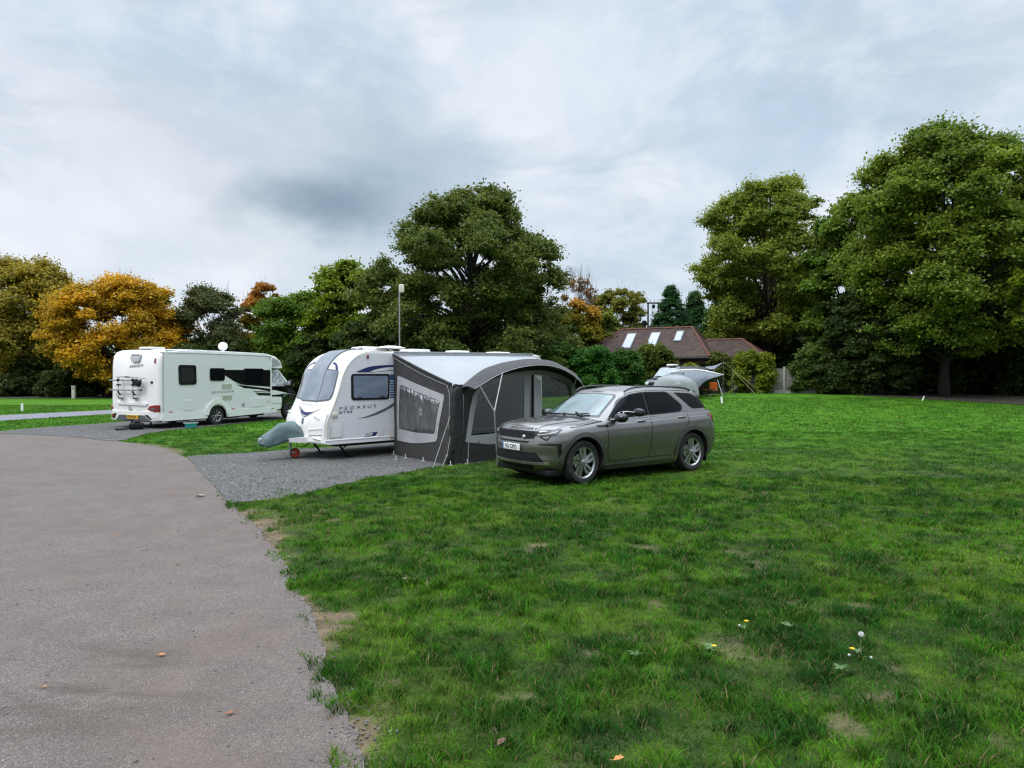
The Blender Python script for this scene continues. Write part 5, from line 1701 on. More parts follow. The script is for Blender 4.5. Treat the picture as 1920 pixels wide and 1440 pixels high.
# inflated corner beam between the end wall and the front
m = MB(); m.tube([lw(1.0, t)+Vector((.09, .03, 0)) for t in np.linspace(0, .93, 10)]+[Vector((1.86, -2.2, 1.62))], [.10]*10+[.08], 12); m.build('corner_beam', MAT['charcoal'], aw, 180)
m = MB(); m.grid(lambda u, v: (lw(1.0, v)+Vector((.0, -.03, 0))).lerp(Vector((1.93, -2.30, 1.66*v)), u), 4, 12); m.build('corner_panel', MAT['charcoal'], aw, 180)
# fascia between the roof edge and end wall
m = MB(); m.tube([lw(t, 1.0)+Vector((-.015, 0, .01)) for t in np.linspace(0, 1, 16)], .022, 8); m.build('roof_edge_beam', MAT['charcoal'], aw, 60)
for nm, of, zz in (('piping', .03, -.055),):
    m = MB(); m.tube([lw(t, 1.0)+Vector((-of, 0, zz-.03*math.sin(math.pi*t))) for t in np.linspace(.02, .94, 16)]+[lw(.99, .86)+Vector((-.03, 0, 0)), lw(1.0, .70)+Vector((-.03, 0, 0)), lw(1.0, .45)+Vector((-.03, 0, 0))], .005, 5); m.build(nm, MAT['piping'], aw, 60)
# front wall under the arch
YF = -2.32
def fw_(x, z, off=0.0):
    return Vector((x, YF-off+.012*math.sin(7*x)*math.sin(2*z), z))


def arch_z(x, d=0.0):
    xs_ = [p[0] for p in ARC]; zs_ = [p[1]-.10-d for p in ARC]
    return float(np.interp(x, xs_, zs_))


fo = [(1.92, 0.0), (5.80, 0.0), (5.80, 1.45)]+[(x, arch_z(x)) for x in np.linspace(5.7, 2.02, 40)]+[(1.93, 1.45)]
def arch_pts(x0, x1, d, n=24): return [(x, arch_z(x, d)) for x in np.linspace(x0, x1, n)]
A_in = [(2.12, .58), (3.665, .60)]+arch_pts(3.665, 2.42, .285, 16)+[(2.30, 1.42), (2.22, 1.1)]
B_in = [(3.835, .60), (5.36, .60), (5.42, 1.1), (5.36, 1.34)]+arch_pts(5.16, 3.835, .285, 20)
m = MB(); holed(m, fo, [A_in, B_in], fw_, .12); m.build('front_wall', MAT['charcoal'], aw, 180)
band_o = [(1.97, .45), (2.6, .36), (3.6, .35), (5.45, .36), (5.56, 1.1), (5.50, 1.42)]+arch_pts(5.26, 2.36, .165, 36)+[(2.19, 1.46), (2.09, 1.15)]
m = MB(); holed(m, band_o, [A_in, B_in], fw_, .10, .012); m.build('window_band', MAT['band'], aw, 180)
for nm, op in (('window_film', A_in), ('window_film', B_in)):
    m = MB(); patch(m, op, fw_, .003, .003, .15); m.build(nm, MAT['mesh' if op is A_in else 'mesh2'], aw, 180)
# rolled pale curtain and dark zip strip inside the right-hand window
m = MB(); holed(m, [(4.0, .60), (4.20, .60), (4.19, 1.73), (4.0, 1.83)], [], fw_, .12, .016); m.build('window_blind', MAT['band'], aw, 180)
m = MB(); holed(m, [(3.90, .45), (3.97, .45), (3.97, 1.86), (3.90, 1.88)], [], fw_, .12, .014); m.build('door_zip', MAT['black'], aw, 180)
# the overhanging hood
YH = -2.88
LIP = [(1.30, 1.42), (1.62, 1.53), (2.2, 1.765), (2.65, 1.885), (3.25, 1.985), (3.72, 1.99), (4.35, 1.91), (4.75, 1.79), (5.02, 1.63), (5.10, 1.48)]
# lip measured so that the hood tips forward over the front wall
LIP = [(1.76, 1.58), (2.0, 1.69), (2.33, 1.84), (2.78, 1.975), (3.30, 2.06), (3.85, 2.075), (4.35, 1.99), (4.75, 1.83), (5.05, 1.62), (5.15, 1.40)]
LIPC = [tuple(p) for p in crom([Vector(p) for p in LIP], 6)]


def lip_at(t):
    k = t*(len(LIPC)-1); i = min(int(k), len(LIPC)-2); f = k-i
    return LIPC[i][0]*(1-f)+LIPC[i+1][0]*f, LIPC[i][1]*(1-f)+LIPC[i+1][1]*f


def hood_p(u, v, d=0.0):
    xa, za = arc_at(u); xl, zl = lip_at(u)
    f = v
    bul = .05*math.sin(math.pi*f)
    wr = .010*math.sin(30*u+4*v)*math.sin(math.pi*v)
    return (xa*(1-f)+xl*f, YA+(YH-YA)*f, za*(1-f)+zl*f+bul+wr-d)


m = MB(); m.grid(lambda u, v: hood_p(u, v), 60, 12); ho = m.build('hood', MAT['charcoal'], aw, 180)
sd = ho.modifiers.new('thickness', 'SOLIDIFY'); sd.thickness = .01
m = MB(); m.tube([Vector(hood_p(t, 1.0))+Vector((0, -.008, 0)) for t in np.linspace(0, 1, 50)], .007, 6); m.build('hood_piping', MAT['piping'], aw, 60)
m = MB(); m.tube([Vector((x, YF-.03, arch_z(x, .05))) for x in np.linspace(2.05, 5.62, 40)], .008, 5); m.build('arch_piping', MAT['piping'], aw, 60)
m = MB(); m.tube([fw_(2.02+.13*t**1.5, .05+1.35*t, .03) for t in np.linspace(0, 1, 14)], .007, 5); m.build('leg_piping', MAT['piping'], aw, 60)
# inner drape under the hood on the right and the big arched air beam
m = MB(); m.tube([Vector((x, YF+.10, arch_z(x, .02))) for x in np.linspace(1.98, 5.74, 40)], .09, 10); m.build('arch_beam', MAT['charcoal'], aw, 60)
# right end wall with its own window
def rw(u, v, off=0.0):
    ztop = 2.37+(1.60-2.37)*u
    return Vector((6.15-.33*u, -2.25*u, ztop*v))


RW_IN = [(.06, .10), (.94, .10), (.94, .86), (.06, .88)]
m = MB(); holed(m, [(0, 0), (1, 0), (1, 1), (0, 1)], [RW_IN], rw, .1); m.build('end_wall', MAT['charcoal'], aw, 180)
m = MB(); patch(m, RW_IN, rw, 0, .002, .2); m.build('window_film', MAT['clearfilm'], aw, 180)
m = MB(); m.box((3.85, -1.12, .03), (3.9, 2.2, .012)); m.build('groundsheet', MAT['greygraph'], aw, 30)
# mudflap along the caravan bottom, valve, door toggle
m = MB(); m.lathe([(.001, -.02), (.04, -.018), (.045, 0)], (0, 0, 0), 'Y', 16); q = lw(1.0, .17); m.v = [(v[0]+q.x+.06, v[1]+q.y-.10, v[2]+q.z) for v in m.v]; m.build('air_valve', MAT['black'], aw, 60)
# hood prop poles meeting at one joint
J = Vector((2.17, -3.02, 1.11))
def ppole(a, b_, r=.016):
    m = MB(); m.tube([a, b_], r, 8); return m.build('hood_pole', MAT['pole'], aw, 60)


ppole(Vector(hood_p(.07, 1.0)), J); ppole(Vector(hood_p(.27, 1.0)), J); ppole(J, Vector((2.32, -2.95, .0)))
ppole(Vector(hood_p(.80, 1.0)), Vector((5.05, -2.42, 1.15)), .012)
# guy lines and pegs
def guy(name, a, b_, mt='rope', r=.005, parent=aw):
    m = MB(); m.tube([a, b_], r, 5); return m.build(name, MAT[mt], parent, 60)


guy('guy_line', lw(1.0, .60)+Vector((-.02, -.02, 0)), Vector((1.06, -2.42, .0)))
guy('guy_line', lw(1.0, .13)+Vector((-.02, -.02, 0)), Vector((1.30, -2.42, .0)))
guy('guy_line', lw(1.0, .35)+Vector((.0, -.05, 0)), lw(1.0, .10)+Vector((-.04, -.05, 0)))
for (x, y) in ((1.66, -.02), (1.50, -.75), (1.49, -1.45), (1.52, -2.38), (1.93, -2.42), (1.22, -.80), (2.70, -3.1)):
    m = MB(); m.tube([(x, y-.03, .0), (x+.01, y, .10)], .010, 5); m.tube([(x-.05, y-.02, .012), (x+.04, y-.02, .018)], .009, 5); m.build('peg_strap', MAT['rope'], aw, 60)

# ------------------------------------------------------------------ the motorhome
MW = 2.62
mh = thing('motorhome', 'white motorhome with black cab and cycle rack parked behind the caravan', 'motorhome', (-12.1, 22.95, 0), math.radians(65))
MPF = [(.02, .285), (.0, .32), (-.01, .62), (.0, 1.5), (.01, 2.38), (.05, 2.56), (.14, 2.69), (.32, 2.76), (.8, 2.785), (2.5, 2.785), (4.5, 2.765), (5.0, 2.72), (5.35, 2.65), (5.62, 2.48), (5.74, 2.22), (5.70, 2.17), (5.06, 2.17), (5.06, .345), (3.0, .285)]
MPD = []
for a, b in zip(MPF, MPF[1:]+MPF[:1]):
    k = max(1, int((Vector(b)-Vector(a)).length/.25))
    MPD += [Vector(a).lerp(Vector(b), j/k) for j in range(k)]


def m_in(x, z, d):
    r = .07
    return r-math.sqrt(max(0, r*r-(r-min(d, r))**2))


def m_pt(p, y, prev, nxt, off=0.0):
    t = (nxt-prev).normalized(); n = Vector((t.y, -t.x))*-1
    d = min(y, MW-y)
    r = .17 if p.x < .35 else .07
    ins = r-math.sqrt(max(0, r*r-(r-min(d, r))**2))
    bl = .07*(1-abs(2*y/MW-1)**3) if p.x < .35 and p.y < 2.3 else .02*(1-abs(2*y/MW-1)**3)
    if p.y < .35 or (p.x > 5 and p.y < 2.2): ins = 0; bl = 0
    return Vector((p.x+n.x*(bl-ins+off), y, p.y+n.y*(bl-ins+off)))


mys = [0, .006, .02, .045, .08, .12, .17]+[.17+(MW-.34)*i/14 for i in range(1, 14)]+[MW-v for v in (.17, .12, .08, .045, .02, .006, 0)]
n = len(MPD); k = len(mys)
vs = [m_pt(MPD[i], y, MPD[i-1], MPD[(i+1) % n]) for i in range(n) for y in mys]
fs = [(i*k+j, ((i+1) % n)*k+j, ((i+1) % n)*k+j+1, i*k+j+1) for i in range(n) for j in range(k-1)]
fs += [tuple(i*k for i in range(n)), tuple(i*k+k-1 for i in range(n-1, -1, -1))]
m = MB(); m.add(vs, fs); mb_ = m.build('body', MAT['white'], mh, 35)
RX_M, FX_M = 2.37, 6.33
for x, r_w in ((RX_M, .43),):
    b = bmesh.new()
    bmesh.ops.create_cone(b, cap_ends=True, segments=40, radius1=r_w, radius2=r_w, depth=6, matrix=Matrix.Translation((x, 0, .31)) @ Matrix.Rotation(math.pi/2, 4, 'X'))
    me = bpy.data.meshes.new('cut'); b.to_mesh(me); b.free(); co = link('cut_tmp', me)
    co.parent = mh
    md = mb_.modifiers.new('b', 'BOOLEAN'); md.operation = 'DIFFERENCE'; md.solver = 'EXACT'; md.object = co
    bpy.context.view_layer.update()
    nm = bpy.data.meshes.new_from_object(mb_.evaluated_get(bpy.context.evaluated_depsgraph_get()))
    mb_.modifiers.clear(); mb_.data = nm; bpy.data.objects.remove(co)
    nm.materials.append(MAT['black'])
    for p in nm.polygons:
        c = p.center
        if abs(math.hypot(c.x-x, c.z-.31)-r_w) < .03 and abs(p.normal.y) < .3: p.material_index = 1
MS = lambda x, z, off: Vector((x, .003-off, z))


def msl(name, outl, mt, off=.01, thick=.01, r=0.0, parent=None, step=.4):
    m = MB(); patch(m, rounded(outl, r) if r else outl, MS, off, thick, step); return m.build(name, MAT[mt], parent or mh, 30)


m = MB(); holed(m, [(.10, .56), (1.72, .56)]+[(2.37-.66*math.cos(a), .56+.42*math.sin(a)) for a in np.linspace(.1, math.pi-.1, 14)]+[(3.05, .56), (5.02, .60), (5.03, 2.47), (4.95, 2.58), (4.70, 2.635), (.34, 2.635), (.18, 2.58), (.12, 2.48)], [], lambda x, z, o: MS(x, z, .010), .3)
m.build('side_panel', MAT['white_side'], mh, 20)
m = MB(); strip(m, crom([Vector(p) for p in [(.10, .56), (.10, 2.45), (.16, 2.60), (.34, 2.655), (4.70, 2.655), (4.95, 2.60), (5.05, 2.45)]], 6), .022, MS, .018, .02); m.build('edge_moulding', MAT['grey_pl'], mh, 40)
m = MB(); strip(m, [(5.055, .56), (5.055, 2.3)], .06, MS, .03, .04); m.build('pillar_moulding', MAT['white'], mh, 40)
# skirt and wheel arch moulding
def skirt(x0, x1, z0a, z0b, z1a, z1b):
    m = MB(); patch(m, [(x0, z0a), (x1, z0b), (x1, z1b), (x0, z1a)], MS, .035, .05, .3); return m.build('side_skirt', MAT['white'], mh, 30)


skirt(.06, 1.86, .27, .28, .545, .545); skirt(2.86, 5.34, .28, .335, .54, .565)
m = MB(); strip(m, [Vector((RX_M+.505*math.cos(a), .31+.56*math.sin(a)*1.02)) for a in np.linspace(math.pi-.15, .15, 30)], .17, MS, .05, .06); m.build('wheel_arch', MAT['white'], mh, 60)
def mwheel(x, y, R=.345):
    w_ = thing('wheel', None, None); w_.parent = mh; w_.location = (x, y, R)
    if y > 1: w_.rotation_euler = (0, 0, math.pi)
    m = MB(); m.lathe([(.205, -.09), (.225, -.105), (R-.03, -.105), (R, -.07), (R, .09), (.2, .1)], (0, 0, 0), 'Y', 36); m.build('tyre', MAT['rubber'], w_, 40)
    m = MB(); m.lathe([(.001, -.05), (.205, -.05), (.205, .08), (.001, .08)], (0, 0, 0), 'Y', 30); m.build('wheel_barrel', MAT['black'], w_, 40)
    m = MB(); m.lathe([(.195, -.09), (.21, -.10), (.213, -.07)], (0, 0, 0), 'Y', 32); m.lathe([(.001, -.085), (.045, -.08), (.05, -.05)], (0, 0, 0), 'Y', 16)
    for q in range(8):
        a = q*math.pi/4
        for da in (-.12, .12):
            m.tube([(.03*math.cos(a), -.075, .03*math.sin(a)), (.13*math.cos(a), -.085, .13*math.sin(a)), (.205*math.cos(a+da), -.088, .205*math.sin(a+da))], [.012, .011, .009], 6)
    m.build('rim', MAT['alloy'], w_, 40)
    return w_


mwheel(RX_M, .13); mwheel(RX_M, MW-.13); mwheel(FX_M, .28); mwheel(FX_M, MW-.28)
# windows and black graphic band
msl('black_graphic', [(2.60, 2.075), (5.02, 2.09), (5.02, 1.39), (3.52, 1.50), (3.18, 1.62), (2.60, 1.93)], 'blackgloss', .014)
msl('black_stripe', [(3.30, 1.50), (5.02, 1.315), (5.02, 1.20), (4.40, 1.30), (3.62, 1.37)], 'blackgloss', .014)
msl('white_pinstripe', [(3.22, 1.565), (3.62, 1.50), (3.62, 1.485), (3.28, 1.535)], 'palegraph', .018)
msl('black_graphic_stripe', [(4.12, 1.235), (5.02, 1.195), (5.02, 1.17), (4.16, 1.205)], 'blackgloss', .014)
msl('black_graphic_flash', [(4.20, 1.17), (5.02, 1.135), (5.02, 1.03), (4.40, 1.06)], 'blackgloss', .014)
for nm, o_ in (('side_window', [(.69, 2.235), (1.42, 2.235), (1.44, 1.53), (.71, 1.525)]), ('side_window', [(2.02, 2.135), (2.71, 2.135), (2.70, 1.66), (2.03, 1.66)]), ('side_window', [(3.62, 2.14), (4.64, 2.14), (4.64, 1.49), (3.62, 1.50)])):
    f_ = msl(nm, o_, 'blackgloss', .035, .03, .10)
    d = .11 if nm and o_[0][0] < 1 else .05
    p_ = [(o_[0][0]+d, o_[0][1]-d), (o_[1][0]-d, o_[1][1]-d), (o_[2][0]-d, o_[2][1]+d), (o_[3][0]+d, o_[3][1]+d)]
    msl('pane', p_, 'darkalloy' if o_[0][0] < 1 else 'glass', .040, .008, .06, f_)
for z in (1.45, 1.02):
    f_ = msl('fridge_vent', [(2.57, z-.10), (3.05, z-.10), (3.05, z+.10), (2.57, z+.10)], 'cream', .022, .015, .02)
    m = MB()
    for q in range(6): patch(m, [(2.60, z-.078+.027*q), (3.02, z-.078+.027*q), (3.02, z-.066+.027*q), (2.60, z-.066+.027*q)], MS, .026, .006, .5)
    m.build('grille', MAT['grey_pl'], f_, 20)
m = MB(); lettering(m, 'BESSACARR', 1.02, .085, lambda x, y: Vector((2.12+x, -.0125, 1.185+y+.02*x)), 0, spacing=1.5, bold=.005); m.build('name_lettering', MAT['greygraph'], mh, 20)
hatch('service_hatch', .885, .60, 1.31, .985, mh, lambda x, z, o: MS(x, z, o+.008), 'white_side', 'white')
hatch('locker_door', 3.93, .59, 4.75, .96, mh, lambda x, z, o: MS(x, z, o+.008), 'white_side', 'white')
hatch('locker_flap', 4.82, .79, 5.0, .97, mh, lambda x, z, o: MS(x, z, o+.008), 'white_side', 'white')
m = MB(); m.lathe([(.001, -.02), (.06, -.018), (.07, 0), (.085, .0), (.085, .01)], (3.60, -.016, .72), 'Y', 20); m.build('filler_cap', MAT['grey_pl'], mh, 40)
for x in (.36, 3.08): m = MB(); m.box((x+.02, -.02, .585), (.16, .02, .03), .006); m.build('side_marker', MAT['amber'], mh, 30)
m = MB(); m.box((5.12, -.04, .50), (.14, .008, .03), .003); m.build('skirt_badge', MAT['red'], mh, 30)
# the back
def MR(y, z, off):
    d = min(y, MW-y); r = .17
    ins = r-math.sqrt(max(0, r*r-(r-min(d, r))**2)) if d < r else 0
    x = float(np.interp(z, [p[1] for p in MPF[:8]], [p[0] for p in MPF[:8]]))
    return Vector((x-.07*(1-abs(2*y/MW-1)**3)*(1 if z < 2.3 else .6)+ins-off, y, z))


def rsl(name, outl, mt, off=.012, thick=.02, r=0.0, parent=None, step=.15):
    m = MB(); patch(m, rounded(outl, r) if r else outl, MR, off, thick, step); return m.build(name, MAT[mt], parent or mh, 40)


rs = MW/2.62     # picks were taken on a slightly wider plane
m = MB(); lettering(m, 'SWIFT', .76, .085, lambda x, y: MR((1.52-x)*rs, 2.13+y+.035*(x/.76), .012), .35, spacing=1.15, bold=.03); m.build('maker_lettering', MAT['greygraph'], mh, 20)
rsl('rear_camera_housing', [(1.50*rs, 2.62), (.98*rs, 2.60), (1.00*rs, 2.36), (1.06*rs, 2.33), (1.36*rs, 2.33), (1.47*rs, 2.45)], 'grey_pl', .05, .06, .03)
rsl('brake_lamp', [(1.42*rs, 2.60), (1.04*rs, 2.59), (1.04*rs, 2.565), (1.42*rs, 2.575)], 'black', .06, .02)
rsl('rear_marker', [(2.56*rs, 2.50), (2.50*rs, 2.50), (2.50*rs, 2.36), (2.56*rs, 2.36)], 'red', .02, .03, .01)
rsl('rear_marker', [(.27*rs, 2.45), (.22*rs, 2.45), (.22*rs, 2.29), (.27*rs, 2.29)], 'red', .02, .03, .01)
rsl('rear_vent', [(.42*rs, 1.66), (.33*rs, 1.66), (.33*rs, 1.58), (.42*rs, 1.58)], 'black', .02, .03, .01)
rsl('bumper_moulding', [(2.62*rs, .80), (2.45*rs, .66), (2.30*rs, .60), (.50*rs, .60), (.30*rs, .62), (.06*rs, .60), (.06*rs, .28), (.40*rs, .26), (.68*rs, .47), (2.0*rs, .47), (2.28*rs, .26), (2.58*rs, .30)], 'white', .05, .06, .03)
rsl('bumper_ledge', [(2.20*rs, .93), (.55*rs, .89), (.62*rs, .81), (2.12*rs, .84)], 'white', .05, .06, .02)
rsl('lower_trim', [(1.98*rs, .455), (.70*rs, .455), (.45*rs, .27), (2.2*rs, .27)], 'greygraph', .035, .04, .02)
rsl('tail_light', [(.50*rs, .70), (.42*rs, .79), (.20*rs, .83), (.04*rs, .835), (.04*rs, .595), (.2*rs, .60), (.46*rs, .655)], 'red', .065, .04, .02)
rsl('tail_light', [(2.42*rs, .70), (2.50*rs, .79), (2.60*rs, .81), (2.60*rs, .60), (2.48*rs, .62)], 'red', .065, .04, .02)
rsl('indicator_lens', [(.45*rs, .71), (.22*rs, .745), (.05*rs, .74), (.05*rs, .665), (.22*rs, .66), (.45*rs, .69)], 'lens', .072, .01, .01)
rsl('fog_lamp', [(2.40*rs, .50), (2.28*rs, .50), (2.38*rs, .36), (2.48*rs, .36)], 'red', .065, .03, .01)
rsl('bumper_slot', [(.66*rs, .49), (.52*rs, .49), (.33*rs, .33), (.42*rs, .33)], 'black', .065, .03, .01)
rsl('bumper_slot', [(2.28*rs, .52), (2.16*rs, .52), (2.30*rs, .34), (2.40*rs, .34)], 'black', .062, .03, .01)
f_ = rsl('number_plate', [(1.55*rs, .475), (.98*rs, .465), (.96*rs, .335), (1.55*rs, .345)], 'yellow', .075, .02, .005)
m = MB(); lettering(m, 'FY18 XYD', .42, .075, lambda x, y: MR((1.49-x)*rs, .362+y+.02*(1-x), .079), 0, bold=.03); m.build('characters', MAT['black'], f_, 20)
dec('round_badge', [(1.42*rs+.06*math.cos(a), .70+.075*math.sin(a)) for a in np.linspace(0, 2*math.pi, 18)[:-1]], MAT['greygraph'], .062, mh, .1, MR)
dec('badge_centre', [(1.42*rs+.04*math.cos(a), .70+.055*math.sin(a)) for a in np.linspace(0, 2*math.pi, 18)[:-1]], MAT['white_pl'], .066, mh, .1, MR)
dec('badge_wave', [(1.455*rs, .735), (1.40*rs, .745), (1.42*rs, .705), (1.39*rs, .66), (1.44*rs, .655), (1.41*rs, .69)], MAT['greygraph'], .069, mh, .1, MR)
m = MB(); lettering(m, '560', .26, .035, lambda x, y: MR((1.08-x)*rs, .615+y, .062), .2, bold=.02, spacing=1.3); m.build('model_lettering', MAT['greygraph'], mh, 20)
# cycle rack folded against the back
rk = thing('cycle_rack', None, None); rk.parent = mh
m = MB()
for z in (1.69, 1.35):
    m.box((-.20, 1.50*rs+.10, z), (.05, 1.55, .055), .012)
m.build('rail', MAT['steel'], rk, 40)
m = MB()
for y in (1.90*rs, 1.13*rs):
    m.tube([(-.09, y, 1.82), (-.20, y, 1.78), (-.235, y, 1.66), (-.20, y, 1.30), (-.30, y-.03, 1.18), (-.34, y-.16, 1.12)], .016, 6)
    m.tube([(-.09, y, 1.06), (-.2, y, 1.08), (-.2, y, 1.35)], .014, 6)
m.tube([(-.30, 1.85*rs, 1.20), (-.32, 1.60*rs, 1.13), (-.32, .70*rs, 1.10)], .012, 6)
m.tube([(-.22, 2.0*rs, 1.80), (-.26, 1.4*rs, 1.83), (-.22, .45*rs, 1.76)], .018, 6)
m.build('hoop', MAT['steel'], rk, 50)
m = MB()
for y in (1.90*rs, 1.13*rs):
    m.box((-.22, y, 1.70), (.08, .07, .10), .02); m.box((-.22, y-.02, 1.53), (.09, .14, .05), .015); m.box((-.26, y-.10, 1.24), (.05, .22, .05), .02, (.7, 0, 0)); m.box((-.13, y, 1.05), (.06, .22, .04), .01)
m.box((-.24, .85, 1.60), (.12, .30, .22), .05, (.4, 0, 0)); m.box((-.25, 1.35, 1.80), (.06, .26, .04), .015)
for y in (2.26*rs, .74*rs): m.box((-.20, y, 1.69), (.06, .02, .065), .005); m.box((-.20, y, 1.35), (.06, .02, .065), .005)
m.build('clamp', MAT['black'], rk, 40)
m = MB()
for q in range(3): m.tube([(-.29+.01*q, .90+.13*math.cos(a), 1.60+.12*math.sin(a)) for a in np.linspace(0, 2*math.pi, 16)], .010, 5)
m.build('strap_coil', MAT['black'], rk, 50)
# roof bits
m = MB(); m.box((.55, 1.15, 2.835), (.62, .60, .08), .035); m.build('rooflight', MAT['white_pl'], mh, 40)
m = MB(); m.box((2.0, 1.1, 2.795), (.9, .9, .05), .02); m.box((4.2, 1.2, 2.765), (.7, .7, .05), .02); m.build('roof_panel', MAT['white_pl'], mh, 40)
m = MB(); m.tube([(3.5, .95, 2.70), (3.5, .95, 2.92), (3.46, .95, 3.0)], .035, 8)
m.lathe([(.001, 0), (.10, .008), (.2, .035), (.21, .045), (.12, .02), (.001, .012)], (0, 0, 0), 'Y', 26)
nv_ = 26*6
m.v = m.v[:-nv_]+[(v[0]*.42+v[1]*.5+3.47, v[1]*1.3-v[0]*.8+.90, v[2]*.80+3.02) for v in m.v[-nv_:]]
m.build('roof_dish', MAT['white_pl'], mh, 50)
m = MB(); m.tube([(.2, .06, 2.74), (1.4, .03, 2.76), (4.7, .03, 2.74), (5.0, .03, 2.70)], .025, 6); m.build('roof_edge', MAT['white_pl'], mh, 50)
# underside and jacks
m = MB(); m.box((2.6, MW/2, .30), (4.9, 1.9, .16), .03); m.box((1.3, .9, .25), (.8, .6, .14), .03); m.box((3.7, 1.0, .24), (.6, .7, .14), .03); m.build('chassis', MAT['black'], mh, 30)
for y in (.75, 1.75):
    m = MB(); m.tube([(.25, y, .33), (.12, y, .06)], .03, 8); m.box((.10, y, .03), (.20, .16, .03), .01); m.build('corner_steady', MAT['black'], mh, 40)
# the cab
CBP = [(5.0, .42), (5.6, .40), (6.75, .38), (6.90, .50), (6.92, .85), (6.86, 1.08), (6.62, 1.26), (6.40, 1.34), (5.78, 2.16), (5.0, 2.16)]
b = bmesh.new()
vv = [b.verts.new((x, .20, z)) for x, z in CBP]; f = b.faces.new(vv)
r = bmesh.ops.extrude_face_region(b, geom=[f]); bmesh.ops.translate(b, vec=(0, MW-.40, 0), verts=[v for v in r['geom'] if isinstance(v, bmesh.types.BMVert)])
for v in b.verts:
    if v.co.z > 1.4: v.co.y = MW/2+(v.co.y-MW/2)*(1-.16*(v.co.z-1.4)/.76)
    if v.co.x > 6.3 and v.co.z < 1.35: v.co.y = MW/2+(v.co.y-MW/2)*.93
bmesh.ops.bevel(b, geom=b.edges[:], offset=.05, segments=3, profile=.5, affect='EDGES')
m = MB(); m.bm(b); m.build('cab', MAT['blackgloss'], mh, 40)


def CB(x, z, off):
    y = .20
    if z > 1.4: y = MW/2+(y-MW/2)*(1-.16*(z-1.4)/.76)
    return Vector((x, y-off, z))


def csl(name, outl, mt, off=.01, thick=.012, r=0.0, parent=None):
    m = MB(); patch(m, rounded(outl, r) if r else outl, CB, off, thick, .2); return m.build(name, MAT[mt], parent or mh, 30)


csl('cab_side_window', [(5.12, 2.12), (5.74, 2.10), (6.33, 1.40), (5.14, 1.42)], 'foil', .012, .014, .04)
csl('cab_window_frame', [(5.74, 2.15), (5.82, 2.12), (6.44, 1.38), (6.34, 1.38)], 'white', .016, .02)
csl('white_door_band', [(5.10, 1.27), (5.50, 1.24), (6.25, 1.10), (5.50, 1.05), (5.10, 1.06)], 'white', .010)
csl('cab_door_skirt', [(5.08, .98), (5.80, .96), (5.84, .86), (5.78, .46), (5.5, .42), (5.08, .45)], 'white', .05, .06, .04)
csl('step_line', [(5.10, .70), (5.80, .70), (5.80, .685), (5.10, .685)], 'greygraph', .054, .01)
csl('arch_line', [(5.98, .95), (6.12, 1.04), (6.35, 1.07), (6.6, 1.02), (6.6, 1.035), (6.35, 1.087), (6.11, 1.056), (5.96, .962)], 'grey_pl', .01)
m = MB(); m.add([(5.82, .35, 2.13), (5.82, MW-.35, 2.13), (6.41, MW-.27, 1.37), (6.41, .27, 1.37)], [(0, 1, 2, 3)]); m.v = [(v[0]+.02, v[1], v[2]+.015) for v in m.v]; m.build('windscreen', MAT['foil'], mh, 30)
m = MB(); m.box((6.18, .02, 1.50), (.16, .22, .34), .05); m.tube([(6.05, .22, 1.42), (6.15, .06, 1.42)], .03, 8); m.build('door_mirror', MAT['black'], mh, 40)
m = MB(); m.box((6.09, -.02, 1.53), (.02, .14, .20), .005); m.build('mirror_glass', MAT['chrome'], mh, 40)
m = MB(); patch(m, rounded([(5.12, 2.20), (5.62, 2.30), (5.48, 2.48), (5.30, 2.55), (5.14, 2.58)], .03), MS, .012, .01, .2); m.build('overcab_panel', MAT['grey_pl'], mh, 30)

# basin and jack behind the motorhome
bx_, by_ = G(358, 800, .05)
bs = thing('washing_basin', 'small turquoise plastic basin on the gravel under the motorhome side', 'basin', (bx_, by_, 0.012), .6)
m = MB(); m.lathe([(.12, .005), (.15, .01), (.185, .16), (.20, .165), (.20, .175), (.178, .17), (.145, .02), (.001, .015)], (0, 0, 0), 'Z', 24); m.v = [(v[0]*1.15, v[1]*.85, v[2]) for v in m.v]; m.build('tub', MAT['teal'], bs, 40)
m = MB(); m.lathe([(.196, .16), (.212, .165), (.212, .182), (.19, .18)], (0, 0, 0), 'Z', 24); m.v = [(v[0]*1.15, v[1]*.85, v[2]) for v in m.v]; m.build('rim', MAT['white_pl'], bs, 40)
jx, jy = G(256, 806, .0)
jk = thing('waste_container', 'low black waste container behind the motorhome bumper', 'container', (jx, jy, .012), .5)
m = MB(); m.box((0, 0, .12), (.46, .30, .22), .06); m.box((.02, .0, .25), (.20, .16, .08), .03); m.build('tank', MAT['black'], jk, 40)
m = MB(); m.box((.0, -.02, .31), (.13, .08, .05), .02); m.build('cap', MAT['purple'], jk, 40)
m = MB(); m.tube([(-.2, -.1, .06), (-.45, -.2, .04), (-.62, -.22, .04)], .03, 8); m.build('spout', MAT['black'], jk, 40)

